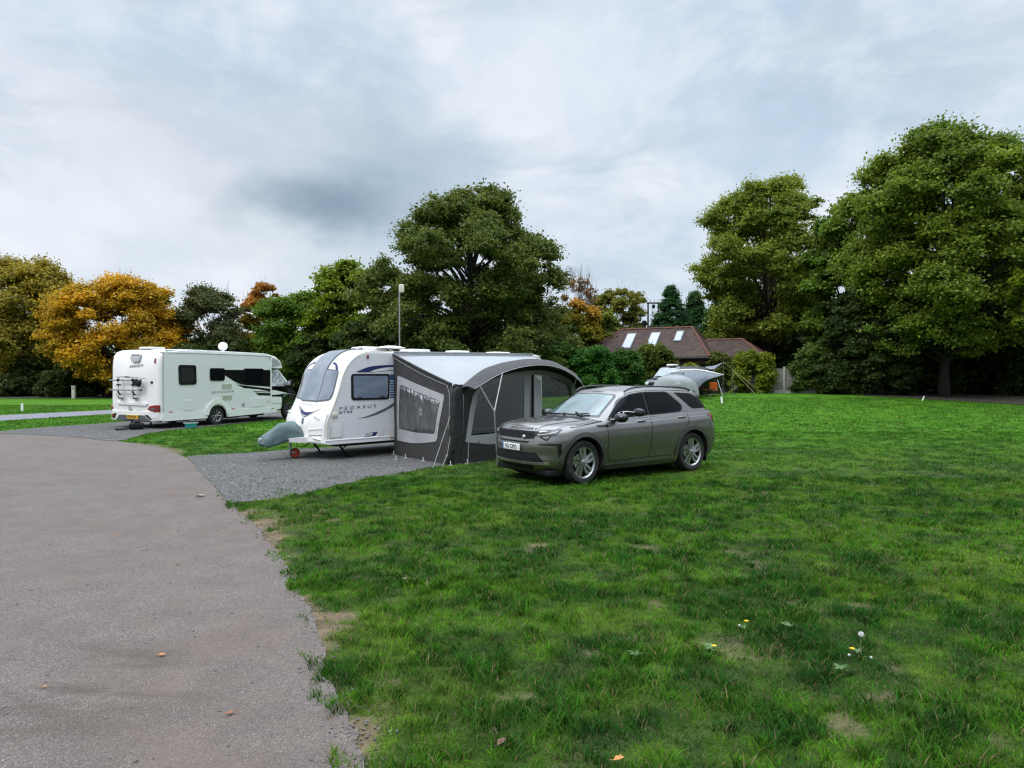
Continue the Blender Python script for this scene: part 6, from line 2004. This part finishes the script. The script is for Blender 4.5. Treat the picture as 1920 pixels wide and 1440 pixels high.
# ------------------------------------------------------------------ marker posts
def post(name, label, cat, x, y, h, r, lean=0.0, mt='white_pl', group=None, box=False):
    t = thing(name, label, cat, (x, y, tz(x, y)), 0, group)
    m = MB()
    if box:
        m.box((0, 0, h*.5-.05), (r*2, r*1.6, h+.1), .015, (0, lean, 0))
    else:
        m.lathe([(.001, -.1), (r, -.1), (r, h-.02), (r*.8, h), (.001, h+.01)], (0, 0, 0), 'Z', 14)
        m.v = [(v[0]+v[2]*lean, v[1], v[2]) for v in m.v]
    m.build('post', MAT[mt], t, 40)
    m = MB()
    if box:
        m.box((0, 0, h+.03), (r*2.7, r*2.3, .05), .02); m.build('cap', MAT['grey_pl'], t, 40)
        m = MB(); m.box((0, -r*.8, h*.80), (r*1.1, .02, .09), .005); m.build('socket_flap', MAT['black'], t, 40)
    else:
        m.lathe([(r*1.03, h*.80), (r*1.06, h*.81), (r*1.06, h*.86), (r*1.03, h*.87)], (0, 0, 0), 'Z', 14); m.v = [(v[0]+v[2]*lean, v[1], v[2]) for v in m.v]; m.build('band', MAT['grey_pl'], t, 40)
    return t


px_, py_ = G(41.5, 771)
post('marker_post', 'short white marker post on the far left lawn', 'post', px_, py_, .40, .055, group='white pitch marker posts')
post('marker_post', 'leaning white marker post behind the SUV', 'post', TX(1354, 37.8), 37.8, .36, .055, -.10, group='white pitch marker posts')
post('marker_post', 'leaning white marker post at the edge of the dark wood', 'post', TX(1730, 39.6), 39.6, .26, .035, .35, group='white pitch marker posts')
px_, py_ = G(138.5, 747)
post('service_post', 'tall cream electric service post in front of the dark hedgerow', 'post', px_, py_, 1.02, .13, mt='cream', box=True)

# ------------------------------------------------------------------ cottage
tile = bpy.data.materials.new('clay_tiles'); tile.use_nodes = True
tt_ = NT(tile.node_tree); tb_ = tile.node_tree.nodes['Principled BSDF']
tco = tt_.n('ShaderNodeTexCoord').outputs['Object']
sx_ = tt_.n('ShaderNodeSeparateXYZ', {0: tco})
# courses follow the height, joints follow the position along the eaves
cv = tt_.n('ShaderNodeCombineXYZ', {0: tt_.math('ADD', sx_.outputs[0], tt_.math('MULTIPLY', sx_.outputs[1], 0.6)), 1: tt_.math('MULTIPLY', sx_.outputs[2], 1.55), 2: 0.0}).outputs[0]
bk = tt_.n('ShaderNodeTexBrick', {'Vector': cv, 'Color1': (.060, .028, .022, 1), 'Color2': (.034, .019, .017, 1), 'Mortar': (.022, .015, .013, 1), 'Scale': 1.0, 'Mortar Size': .02, 'Brick Width': .19, 'Row Height': .13, 'Bias': -.1})
tcn = tt_.mix(tt_.smooth(tt_.noise(tco, 2.2, 6, .7), .42, .62), bk.outputs[0], (.065, .040, .028))
tcn = tt_.mix(tt_.math('MULTIPLY', tt_.smooth(tt_.noise(tco, 7.0, 4, .7), .62, .72), .7), tcn, (.18, .16, .13))
tile.node_tree.links.new(tcn, tb_.inputs['Base Color']); tb_.inputs['Roughness'].default_value = .85
MAT['tile'] = tile
MAT['ridge'] = mat('ridge_tile', (.13, .055, .036), .8, var=.3, vscale=5)
MAT['skyglass'] = mat('roof_window_glass', (.22, .24, .28), .05, spec=1.0, coat=1.0, metal=.6)
hx0, hy0 = TX(1166, 58.5), 58.5
hs = thing('cottage', 'low cottage with dark red tiled hipped roof and three roof windows', 'house', (hx0, hy0, tz(hx0, hy0)), math.radians(-29))
HG = tz(hx0, hy0)
ZRG = (705-618)/1250*58.5+EYE-HG; ZEV = ZRG-2.55
LR, HD = 6.1, 3.3


def hip(x0, x1, h0, h1, hd, zr, ze, yc=0.0, th=.12):
    """hipped roof, ridge from x0 to x1, hips running out by h0 / h1"""
    m = MB()
    r0 = (x0, yc, zr); r1 = (x1, yc, zr)
    a, b_, c, d = (x0-h0, yc-hd, ze), (x1+h1, yc-hd, ze), (x1+h1, yc+hd, ze), (x0-h0, yc+hd, ze)
    up = [r0, r1, a, b_, c, d]; dn = [(p[0], p[1], p[2]-th) for p in up]
    m.add(up+dn, [(0, 2, 3, 1), (1, 3, 4), (1, 4, 5, 0), (0, 5, 2), (6, 7, 9, 8), (7, 10, 9), (7, 6, 11, 10), (6, 8, 11), (2, 8, 9, 3), (3, 9, 10, 4), (4, 10, 11, 5), (5, 11, 8, 2)])
    rt = MB()
    for p, q in ((r0, r1), (r0, a), (r1, b_), (r1, c), (r0, d)):
        p = Vector(p); q = Vector(q)
        nn = max(2, int((q-p).length/.33))
        for k_ in range(nn):
            s_ = p.lerp(q, k_/nn); e_ = p.lerp(q, (k_+1.04)/nn)
            rt.tube([s_, e_], [.10, .115], 6)
    return m, rt


m, rt = hip(0, LR, 3.0, 2.2, HD, ZRG, ZEV)
ro = m.build('roof', MAT['tile'], hs, 20); rt.build('ridge_tiles', MAT['ridge'], ro, 40)
# roof windows lie in the front slope
def slope(x, t, off):
    """t: 0 at the ridge, 1 at the eaves"""
    nrm = Vector((0, -(ZRG-ZEV), HD)).normalized()
    return Vector((x, -HD*t, ZRG+(ZEV-ZRG)*t))+Vector((0, nrm.y, nrm.z))*off


for i, (x, t0, t1, w_) in enumerate([(1.15, .20, .68, .70), (3.25, .19, .66, .70), (5.30, .17, .47, .50)]):
    m = MB(); patch(m, [(x-w_/2-.07, t0-.03), (x+w_/2+.07, t0-.03), (x+w_/2+.07, t1+.03), (x-w_/2-.07, t1+.03)], slope, .07, .10, .5); f_ = m.build('roof_window', MAT['greygraph'], hs, 20)
    m = MB(); patch(m, [(x-w_/2, t0), (x+w_/2, t0), (x+w_/2, t1), (x-w_/2, t1)], slope, .085, .02, .5); m.build('pane', MAT['skyglass'], f_, 20)
m = MB(); m.box((LR/2-.3, 0, ZEV/2-.1), (LR+4.6, HD*2-.7, ZEV+.1), 0); m.build('wall', MAT['brick'], hs, 20)
m = MB(); m.tube([(-3.0, -HD-.02, ZEV-.12), (LR+2.3, -HD-.02, ZEV-.12)], .07, 6); m.box((LR/2-.3, -HD+.05, ZEV-.17), (LR+5.2, .03, .18)); m.build('gutter', MAT['black'], hs, 40)
m = MB(); m.tube([(1.95, .2, ZRG-.4), (1.95, .2, ZRG+.72)], .14, 12); m.tube([(1.95, .2, ZRG+.42), (1.95, .2, ZRG+.70)], .19, 12); m.build('flue', MAT['black'], hs, 40)
ZR2 = ZRG-1.08
m, rt = hip(LR+1.2, LR+3.9, 1.0, 2.0, 1.95, ZR2, ZEV+.02, .55)
ro = m.build('extension_roof', MAT['tile'], hs, 20); rt.build('ridge_tiles', MAT['ridge'], ro, 40)
m = MB(); m.box((LR+2.9, .55, ZEV/2-.1), (5.4, 3.4, ZEV+.1), 0); m.build('extension_wall', MAT['brick'], hs, 20)
m = MB(); m.box((LR+1.5, -HD+.33, ZEV-1.0), (1.1, .06, .9), .01); m.build('window', MAT['glass'], hs, 20)

# fence panels with a concrete post
MAT['fencewood'] = mat('weathered_boards', (.20, .185, .165), .85, var=.25, vscale=5, bump=.004, bscale=40, grime=.25)
fx, fy = TX(1470, 47.6), 47.6
fn_ = thing('board_fence', 'weathered grey board fence with a pale concrete post between two bushes', 'fence', (fx, fy, tz(fx, fy)), math.radians(-14))
for (x0, x1, dy) in ((-2.3, -.06, 0), (.06, 2.2, .05)):
    m = MB(); r_ = np.random.RandomState(int(x0*10+50)); x = x0
    while x < x1-.05:
        w_ = .11+.02*r_.rand(); m.box((x+w_/2, dy+.012*r_.rand(), .98), (w_*.93, .018, 1.55+.03*r_.rand()), .003, (0, .006*(r_.rand()-.5), 0)); x += w_
    m.box(((x0+x1)/2, dy+.04, 1.5), (x1-x0, .03, .07)); m.box(((x0+x1)/2, dy+.04, .5), (x1-x0, .03, .07))
    m.build('fence_panel', MAT['fencewood'], fn_, 20)
    m = MB(); m.box(((x0+x1)/2, dy, .10), (x1-x0, .05, .24), .008); m.build('gravel_board', MAT['concrete'], fn_, 20)
m = MB(); m.box((0, 0, .92), (.13, .12, 1.86), .012); m.add([(-.065, -.06, 1.85), (.065, -.06, 1.85), (.065, .06, 1.85), (-.065, .06, 1.85), (0, 0, 1.92)], [(0, 1, 4), (1, 2, 4), (2, 3, 4), (3, 0, 4)]); m.build('post', MAT['concrete'], fn_, 20)

# power pole behind the cottage
ux, uy = TX(1224, 74), 74
up_ = thing('utility_pole', 'twin leg wooden power pole with crossbar behind the cottage roof', 'power pole', (ux, uy, tz(ux, uy)), .1)
ph_ = (705-578)/1250*74+EYE
for x in (-.56, .62):
    m = MB(); m.tube([(x, 0, -.3), (x, 0, ph_)], [.12, .09], 10); m.build('leg', MAT['bark'], up_, 40)
m = MB(); m.box((.03, 0, ph_-.05), (1.5, .14, .16), .02); m.build('crossbar', MAT['bark'], up_, 40)
m = MB(); m.box((.06, 0, ph_-.42), (.30, .3, .42), .05); m.tube([(.0, 0, ph_-.6), (-.05, 0, ph_-1.6)], .03, 6); m.build('switchgear', MAT['black'], up_, 40)
for x in (-.3, .1, .5):
    m = MB(); m.tube([(x, 0, ph_), (x+.06*(x > 0), 0, ph_+.35)], [.05, .03], 8); m.build('insulator', MAT['grey_pl'], up_, 40)

# ------------------------------------------------------------------ camper van, shell tent, tarp, bicycle, chairs
vx, vy = TX(1251, 43.8), 43.8
vz = tz(vx, vy)
vn_ = thing('camper_van', 'dark camper van with white roof box parked before the hedge', 'van', (vx, vy, vz), math.radians(42))
VP = [(.02, .35), (.0, .62), (.06, .88), (.22, 1.02), (.95, 1.22), (1.62, 1.86), (1.9, 1.95), (3.2, 2.0), (4.6, 1.96), (4.88, 1.80), (4.95, 1.1), (4.95, .35)]
b = bmesh.new()
vv = [b.verts.new((x, 0, z)) for x, z in VP]; f = b.faces.new(vv)
r = bmesh.ops.extrude_face_region(b, geom=[f]); bmesh.ops.translate(b, vec=(0, 1.88, 0), verts=[v for v in r['geom'] if isinstance(v, bmesh.types.BMVert)])
for v in b.verts:
    if v.co.z > 1.05: v.co.y = .94+(v.co.y-.94)*(1-.15*(v.co.z-1.05)/.95)
    if v.co.x < .1: v.co.y = .94+(v.co.y-.94)*.90
bmesh.ops.bevel(b, geom=b.edges[:], offset=.07, segments=3, profile=.5, affect='EDGES')
m = MB(); m.bm(b); m.build('body', mat('slate_blue_paint', (.075, .085, .105), .28, metal=.5, coat=1.0), vn_, 40)
m = MB(); m.add([(1.02, .16, 1.285), (1.02, 1.72, 1.285), (1.58, 1.62, 1.825), (1.58, .26, 1.825)], [(0, 1, 2, 3)]); m.v = [(v[0]-.035, v[1], v[2]+.03) for v in m.v]; m.build('windscreen', MAT['screen'], vn_, 30)
m = MB(); m.box((.02, .94, .72), (.06, 1.15, .22), .02); m.box((.02, .94, .46), (.08, 1.3, .16), .02); m.build('grille', MAT['black'], vn_, 30)
for y in (.22, 1.66):
    m = MB(); m.box((.09, y, .80), (.14, .30, .20), .05); m.build('headlight', MAT['plate'], vn_, 40)
    m = MB(); m.lathe([(.001, -.11), (.22, -.11), (.33, -.1), (.34, .1), (.001, .11)], (.95, .10 if y < 1 else 1.78, .34), 'Y', 24); m.build('wheel', MAT['rubber'], vn_, 40)
    m = MB(); m.lathe([(.001, -.11), (.22, -.11), (.33, -.1), (.34, .1), (.001, .11)], (3.9, .10 if y < 1 else 1.78, .34), 'Y', 24); m.build('wheel', MAT['rubber'], vn_, 40)
    m = MB(); m.box((1.15, -.12 if y < 1 else 2.0, 1.22), (.12, .18, .22), .04); m.build('door_mirror', MAT['black'], vn_, 40)
m = MB(); m.box((.55, 1.25, 1.145), (.34, .5, .02), .005, (0, -.27, 0)); m.build('bonnet_vent', MAT['black'], vn_, 40)
m = MB(); m.box((.03, .94, .52), (.02, .52, .11), .003); m.v = [(v[0]-.04, v[1], v[2]) for v in m.v]; m.build('number_plate', MAT['plate'], vn_, 40)
m = MB(); m.box((1.9, .9, 2.05), (.62, .58, .14), .05); m.build('roof_box', MAT['white_pl'], vn_, 40)
m = MB()
for (x0, x1) in ((1.35, 2.2), (2.35, 3.4), (3.5, 4.7)):
    m.add([(x0+(.25 if x0 < 1.4 else 0), .0, 1.22), (x1, .0, 1.22), (x1, .09, 1.75), (x0+.55 if x0 < 1.4 else x0, .09, 1.75)], [(0, 1, 2, 3)])
m.v = [(v[0], v[1]-.012+.02*(v[2]-1.2), v[2]) for v in m.v]; m.build('side_glass', MAT['glass'], vn_, 20)
# black canopy stretched from the van roof
def pt(u, v, Y): return AT(u, v, Y)


def canopy(name, label, rows, mt, cat='canopy', th=.012):
    """cloth lofted through rows of (u, v, Y) marks"""
    R_ = [[pt(*q) for q in row] for row in rows]
    R_ = [[Vector(p) for p in crom(row, 6)] for row in R_]
    base = sum((p for p in R_[0]), Vector((0, 0, 0)))/len(R_[0])
    base.z = tz(base.x, base.y)
    root = thing(name, label, cat, base)
    cols_ = list(zip(*R_)); G_ = [crom(list(c), 5) for c in cols_]
    vs = [p-base for c in G_ for p in c]; k_ = len(G_[0])
    m = MB(); m.add(vs, [(i*k_+j, (i+1)*k_+j, (i+1)*k_+j+1, i*k_+j+1) for i in range(len(G_)-1) for j in range(k_-1)])
    o_ = m.build('cloth', MAT[mt], root, 180)
    s_ = o_.modifiers.new('thickness', 'SOLIDIFY'); s_.thickness = th
    return root, base


rt_, bs_ = canopy('black_canopy', 'black canopy stretched from the camper van roof', [[(1275, 687, 45.2), (1300, 686, 46.4), (1326, 689, 47.5)], [(1273, 696, 43.4), (1300, 693.5, 44.5), (1332, 698, 45.6)]], 'charcoal')
m = MB(); m.tube([pt(1306, 684, 44)-bs_, pt(1300, 742, 44)-bs_], .02, 6); m.build('pole', MAT['pole'], rt_, 40)
rt_, bs_ = canopy('shell_tent', 'silver grey shell shaped tent between the SUV roof and camper van', [
    [(1238, 707, 40.6), (1262, 703.5, 40.6), (1285, 706, 40.6), (1302, 715, 40.6), (1310, 727, 40.6)],
    [(1247, 703, 42), (1268, 698, 42), (1293, 699.5, 42), (1318, 706, 42), (1326, 713, 42)],
    [(1257, 699, 43.6), (1276, 694, 43.6), (1302, 693.5, 43.6), (1336, 699.5, 43.6), (1356, 703, 43.6)]], 'greycloth', 'tent')
gp = [(1222, 741), (1225, 722), (1238, 707), (1262, 703.5), (1285, 706), (1302, 715), (1309, 727), (1311, 742)]
gc_ = [Vector(p) for p in crom([pt(u, v, 40.55) for u, v in gp], 4)]
m = MB(); gcen = sum(gc_, Vector((0, 0, 0)))/len(gc_)
n_ = len(gc_); rings = 5
vs = []
for rr_ in range(rings+1):
    f_ = rr_/rings
    for p in gc_:
        q = gcen.lerp(p, f_); q = q+Vector((0, -.28*(1-f_*f_), 0)); vs.append(q-bs_)
m.add(vs, [(a*n_+j, a*n_+(j+1) % n_, (a+1)*n_+(j+1) % n_, (a+1)*n_+j) for a in range(rings) for j in range(n_)]+[tuple(range(n_))])
m.build('front_panel', MAT['silvercloth'], rt_, 180)
m = MB(); m.tube([pt(*q)-bs_ for q in [(1257, 698.6, 43.5), (1276, 693.6, 43.5), (1302, 693, 43.5), (1320, 695.5, 43.5), (1336, 699, 43.5), (1357, 703, 43.5)]], [.03, .05, .06, .07, .08, .03], 6); m.build('roof_trim', MAT['white_pl'], rt_, 60)
m = MB(); q = pt(1271, 700.2, 41.3)-bs_; m.box(tuple(q), (.80, .30, .07), .03, (.35, .02, 0)); m.build('vent_flap', MAT['blackgloss'], rt_, 40)
m = MB(); q = pt(1279.5, 697.7, 41.1)-bs_; m.box(tuple(q), (.12, .06, .05), .02); m.build('vent_light', MAT['white_pl'], rt_, 40)
for a, b_ in (((1310, 728, 40.6), (1335, 701, 43.4)), ((1335, 701, 43.4), (1357, 703.4, 43.6)), ((1345, 712, 43.0), (1355, 742, 42.2))):
    m = MB(); m.tube([pt(*a)-bs_, pt(*b_)-bs_], .018, 6); m.build('pole', MAT['pole' if a[0] == 1345 else 'black'], rt_, 40)
m = MB(); m.add([pt(1311, 726, 43.2)-bs_, pt(1330, 702, 43.8)-bs_, pt(1352, 705, 44.3)-bs_, pt(1350, 738, 44.9)-bs_, pt(1305, 741, 44.4)-bs_], [(0, 1, 2, 3, 4)]); m.build('rear_panel', MAT['charcoal'], rt_, 40)
# slate tarp with two poles and yellow guys
base = pt(1356, 738, 46); base.z = tz(base.x, base.y)
tp = thing('tarp_shelter', 'slate grey tarp on slim poles with yellow guy lines beside the shell tent', 'tarp', base)
A_, B_, C_, D_ = pt(1356.5, 678.5, 46), pt(1322, 687.5, 47.5), pt(1339, 692, 44.2), pt(1374, 694, 46.8)
m = MB()
def tarp_pt(u, v):
    p = A_.lerp(B_, u).lerp((C_ if True else C_).lerp(B_, u), v)
    return p-base-Vector((0, 0, .22*math.sin(math.pi*u)*(.4+.6*math.sin(math.pi*v))))
m.grid(tarp_pt, 12, 12)
o_ = m.build('cloth', MAT['greycloth'], tp, 180, doubles=True); s_ = o_.modifiers.new('thickness', 'SOLIDIFY'); s_.thickness = .008
m = MB(); m.add([A_-base, D_-base, pt(1366, 690, 47.8)-base], [(0, 1, 2)]); o_ = m.build('side_cloth', MAT['greycloth'], tp, 180); s_ = o_.modifiers.new('thickness', 'SOLIDIFY'); s_.thickness = .008
for a, b_ in ((A_, (1355, 739.5, 46)), (C_, (1338.5, 741, 44.2)), (D_, (1373.5, 740, 46.8))):
    m = MB(); m.tube([a-base, pt(*b_)-base], .02, 6); m.build('pole', MAT['pole'], tp, 40)
for a, b_ in ((A_, (1432, 740, 45.4)), (D_, (1418, 741, 44.8)), (D_, (1432, 740, 45.4))):
    m = MB(); m.tube([a-base, pt(*b_)-base], .016, 5); m.build('guy_line', MAT['yrope'], tp, 40)
# camping chairs with orange cloth
def chair(u, v, Y, rz, label):
    p = pt(u, v, Y); p.z = tz(p.x, p.y)
    c_ = thing('camping_chair', label, 'chair', p, rz, 'orange camping chairs under the tarp')
    m = MB(); m.grid(lambda a, b_: (-.25+.5*a, -.22+.44*b_, .42-.05*math.sin(math.pi*a)), 6, 6); o_ = m.build('seat', MAT['orangecloth'], c_, 60); s_ = o_.modifiers.new('t', 'SOLIDIFY'); s_.thickness = .02
    m = MB(); m.grid(lambda a, b_: (-.25+.5*a, .22+.12*b_+.04*math.sin(math.pi*a), .44+.45*b_), 6, 6); o_ = m.build('backrest', MAT['orangecloth'], c_, 60); s_ = o_.modifiers.new('t', 'SOLIDIFY'); s_.thickness = .02
    for a, b_ in (((-.27, -.24, 0), (.22, .24, .5)), ((.27, -.24, 0), (-.22, .24, .5)), ((-.27, .26, 0), (-.27, -.22, .62)), ((.27, .26, 0), (.27, -.22, .62))):
        m = MB(); m.tube([a, b_], .012, 6); m.build('leg', MAT['steel'], c_, 40)
    return c_


chair(1319, 744, 44.0, .5, 'orange camping chair half hidden by the shell tent'); chair(1338, 743, 43.4, -.2, 'orange camping chair in front of the tarp pole')
# bicycle
p = pt(1364, 742, 45.6); p.z = tz(p.x, p.y)
bk_ = thing('bicycle', 'dark bicycle leaning under the tarp edge', 'bicycle', p, .25)
for x in (-.5, .5):
    m = MB(); m.lathe([(.325, -.018), (.345, 0), (.325, .018), (.31, 0)], (x, 0, .345), 'Y', 32, close=True); w_ = m.build('wheel', MAT['rubber'], bk_, 50)
    m = MB()
    for q in range(14):
        a = q*math.pi/7; m.tube([(x, 0, .345), (x+.32*math.cos(a), 0, .345+.32*math.sin(a))], .003, 3)
    m.lathe([(.001, -.03), (.03, -.03), (.03, .03), (.001, .03)], (x, 0, .345), 'Y', 12); m.build('spokes', MAT['steel'], w_, 50)
m = MB()
for a, b_ in (((-.5, 0, .345), (-.05, 0, .30)), ((-.5, 0, .345), (-.18, 0, .80)), ((-.05, 0, .30), (-.18, 0, .85)), ((-.18, 0, .78), (.36, 0, .80)), ((-.05, 0, .30), (.37, 0, .72)), ((.33, 0, .92), (.5, 0, .345))): m.tube([a, b_], .018, 6)
m.build('frame', MAT['black'], bk_, 50)
m = MB(); m.box((-.2, 0, .92), (.26, .12, .05), .02); m.build('saddle', MAT['black'], bk_, 50)
m = MB(); m.tube([(.33, 0, .92), (.34, 0, .99)], .015, 6); m.tube([(.36, -.3, 1.0), (.34, 0, .99), (.36, .3, 1.0)], .013, 6); m.build('handlebar', MAT['black'], bk_, 50)

# ------------------------------------------------------------------ small things on the ground
def leaf_on(u, v, rz, L_, c, label, z=.010):
    x, y = G(u, v)
    r_ = np.random.RandomState(int(u*7+v)); pts = []
    ol = [(-.5, 0), (-.3, .16), (-.05, .30), (.1, .17), (.3, .22), (.42, .08), (.5, 0), (.42, -.08), (.28, -.2), (.1, -.15), (-.08, -.28), (-.3, -.13)]
    top_ = [(a*L_, b_*L_, .006+.35*L_*abs(b_)+.15*L_*(a+.5)*r_.rand()) for a, b_ in ol]
    m = MB(); n_ = len(top_); cc_ = (0, 0, .004)
    m.add([cc_]+top_, [(0, i+1, (i+1) % n_+1) for i in range(n_)])
    m.tube([(-.5*L_, 0, .008), (-.8*L_, .05*L_, .012)], .0016, 4)
    o_ = m.build('fallen_leaf', c, None, 180); o_.location = (x, y, z); o_.rotation_euler = (0, 0, rz)
    s_ = o_.modifiers.new('t', 'SOLIDIFY'); s_.thickness = .0008
    return tag(o_, label, 'leaf', 'fallen leaves on the road')


LF1 = mat('amber_leaf', (.55, .24, .06), .6, var=.3, vscale=40); LF2 = mat('rust_leaf', (.36, .12, .05), .6, var=.3, vscale=40); LF3 = mat('brown_leaf', (.14, .08, .05), .7, var=.3, vscale=40)
leaf_on(303, 1232, .1, .052, LF1, 'pale amber fallen leaf in the middle of the road')
leaf_on(84, 1292, .6, .034, LF1, 'small orange fallen leaf on the near left of the road')
leaf_on(431, 1342, -2.6, .050, LF2, 'rusty fallen leaf on the road close to the grass edge')
leaf_on(222, 1006, .3, .04, LF1, 'tiny pale leaf far up the road')
leaf_on(940, 1405, 1.0, .07, LF3, 'curled brown leaf on the bare patch of near grass', .03)
leaf_on(1160, 1437, .4, .06, LF1, 'orange leaf at the bottom edge of the grass', .03)
leaf_on(375, 932, .0, .16, mat('straw', (.33, .28, .2), .8), 'pale strip of straw on the road by the gravel corner')
# scattered grit and specks on the road
r_ = np.random.RandomState(4); m = MB()
_RL = [p for p in road_line if 2.8 < p[1] < 13]
for q in range(800):
    if q < 260:
        Y = 3.0+9*r_.rand()**1.3; X = -.78*Y*r_.rand()-.2
        if not inside((X, Y), ROAD): continue
    else:
        X, Y = _RL[r_.randint(len(_RL))]; X += r_.normal()*.07; Y += r_.normal()*.05
    s_ = .003+.006*r_.rand(); m.box((X, Y, .005), (s_*2, s_*1.4, s_), 0, (0, 0, r_.rand()*3))
tag(m.build('road_grit', mat('grit', (.12,.11,.10), .9, var=.5, vscale=60), None, 20), 'scattered grit on the road and along its crumbling edge', 'grit', kind='stuff')


# dandelions: leaf rosette, flowers, seed clock
def gz(x, y):
    return tz(x, y)+(float(fb(np.array([x]), np.array([y]), 1.3, 61, 3)[0])-.5)*.05


MAT['yellowpetal'] = mat('yellow_petals', (.85, .55, .01), .7); MAT['seed'] = film_mat('seed_down', (.95, .95, .95), .55, (.75, .75, .72), .6)
MAT['weed'] = mat('pale_weed_leaf', (.065, .14, .032), .55, var=.25, vscale=30, trans=0)


def rosette(u, v, rad, n_, label, flower=None, seed=0, up=.5):
    x, y = G(u, v); r_ = np.random.RandomState(seed)
    n_ = int(n_*2.2); root = thing('dandelion', label, 'dandelion', (x, y, gz(x, y)+.012), 0, 'weeds growing in the grass')
    m = MB()
    for q in range(n_):
        a = q*2.4+r_.rand()*.9; L_ = rad*(.35+.65*r_.rand()); w_ = .085*L_; pts_l = []; pts_r = []
        for k_ in range(7):
            f_ = k_/6; ww = w_*(.3+.9*math.sin(math.pi*min(1, f_*1.05))**.7)*(1 if k_ % 2 else .55)
            r0 = L_*f_; z = .02+L_*up*math.sin(f_*2.2)*.45
            c_, s_ = math.cos(a), math.sin(a)
            pts_l.append((r0*c_-ww*s_, r0*s_+ww*c_, z)); pts_r.append((r0*c_+ww*s_, r0*s_-ww*c_, z+.003))
        V_ = pts_l+pts_r; m.add(V_, [(i, i+1, i+8, i+7) for i in range(6)])
    m.build('rosette', MAT['weed'], root, 180)
    for (kind, dx, dy, h) in (flower or []):
        m = MB(); m.tube([(dx*.2, dy*.2, 0), (dx*.6, dy*.6, h*.6), (dx, dy, h)], .0022, 5); m.build('stem', MAT['weed'], root, 60)
        if kind == 'y':
            m = MB()
            for q in range(26):
                a = q*2.4; rr_ = .016*(q/26)**.5+.002
                m.add([(dx+rr_*.3*math.cos(a), dy+rr_*.3*math.sin(a), h), (dx+rr_*math.cos(a-.2), dy+rr_*math.sin(a-.2), h+.006), (dx+rr_*1.15*math.cos(a), dy+rr_*1.15*math.sin(a), h+.007), (dx+rr_*math.cos(a+.2), dy+rr_*math.sin(a+.2), h+.006)], [(0, 1, 2, 3)])
            m.build('flower', MAT['yellowpetal'], root, 180)
        else:
            m = MB(); R0 = .018 if kind == 'w' else .008
            for q in range(60):
                zf = 1-2*(q+.5)/60; a = q*2.4; rr_ = math.sqrt(1-zf*zf)
                d = Vector((rr_*math.cos(a), rr_*math.sin(a), zf)); e = d.orthogonal().normalized(); g_ = d.cross(e)
                c_ = Vector((dx, dy, h))+d*R0
                for j in range(3):
                    t_ = (e*math.cos(j*1.05)+g_*math.sin(j*1.05))*R0*.22; w2 = d.cross(t_).normalized()*.0007
                    m.add([c_-t_-w2, c_-t_+w2, c_+t_+w2, c_+t_-w2], [(0, 1, 2, 3)])
                m.add([Vector((dx, dy, h)), c_, c_+e*.0006], [(0, 1, 2)])
            m.build('seed_head', MAT['plate'], root, 180)
    return root


rosette(1337, 1228, .08, 12, 'pale green dandelion rosette with one yellow flower', [('y', 0.0, -.02, .045)], 1)
rosette(1612, 1235, .07, 8, 'dandelion with round white seed clock and yellow bloom', [('w', .035, .05, .12), ('y', -.06, -.02, .05), ('s', .02, -.10, .03), ('s', -.10, -.06, .03)], 2)
rosette(1398, 1186, .06, 8, 'dandelion with small white head and yellow bud near the lawn centre', [('s', -.045, 0, .04), ('y', .012, .02, .06)], 3)
rosette(1484, 1184, .07, 10, 'feathery pale weed clump above the seed clock', None, 4)
rosette(1195, 1238, .07, 9, 'feathery pale weed clump left of the yellow dandelion', None, 5)
rosette(1578, 1268, .07, 10, 'blue green weed clump below the seed clock', None, 6, .8)
rosette(760, 1092, .04, 6, 'small weed with white head near the road side grass', [('s', .0, 0, .03)], 10)

bpy.context.view_layer.update()
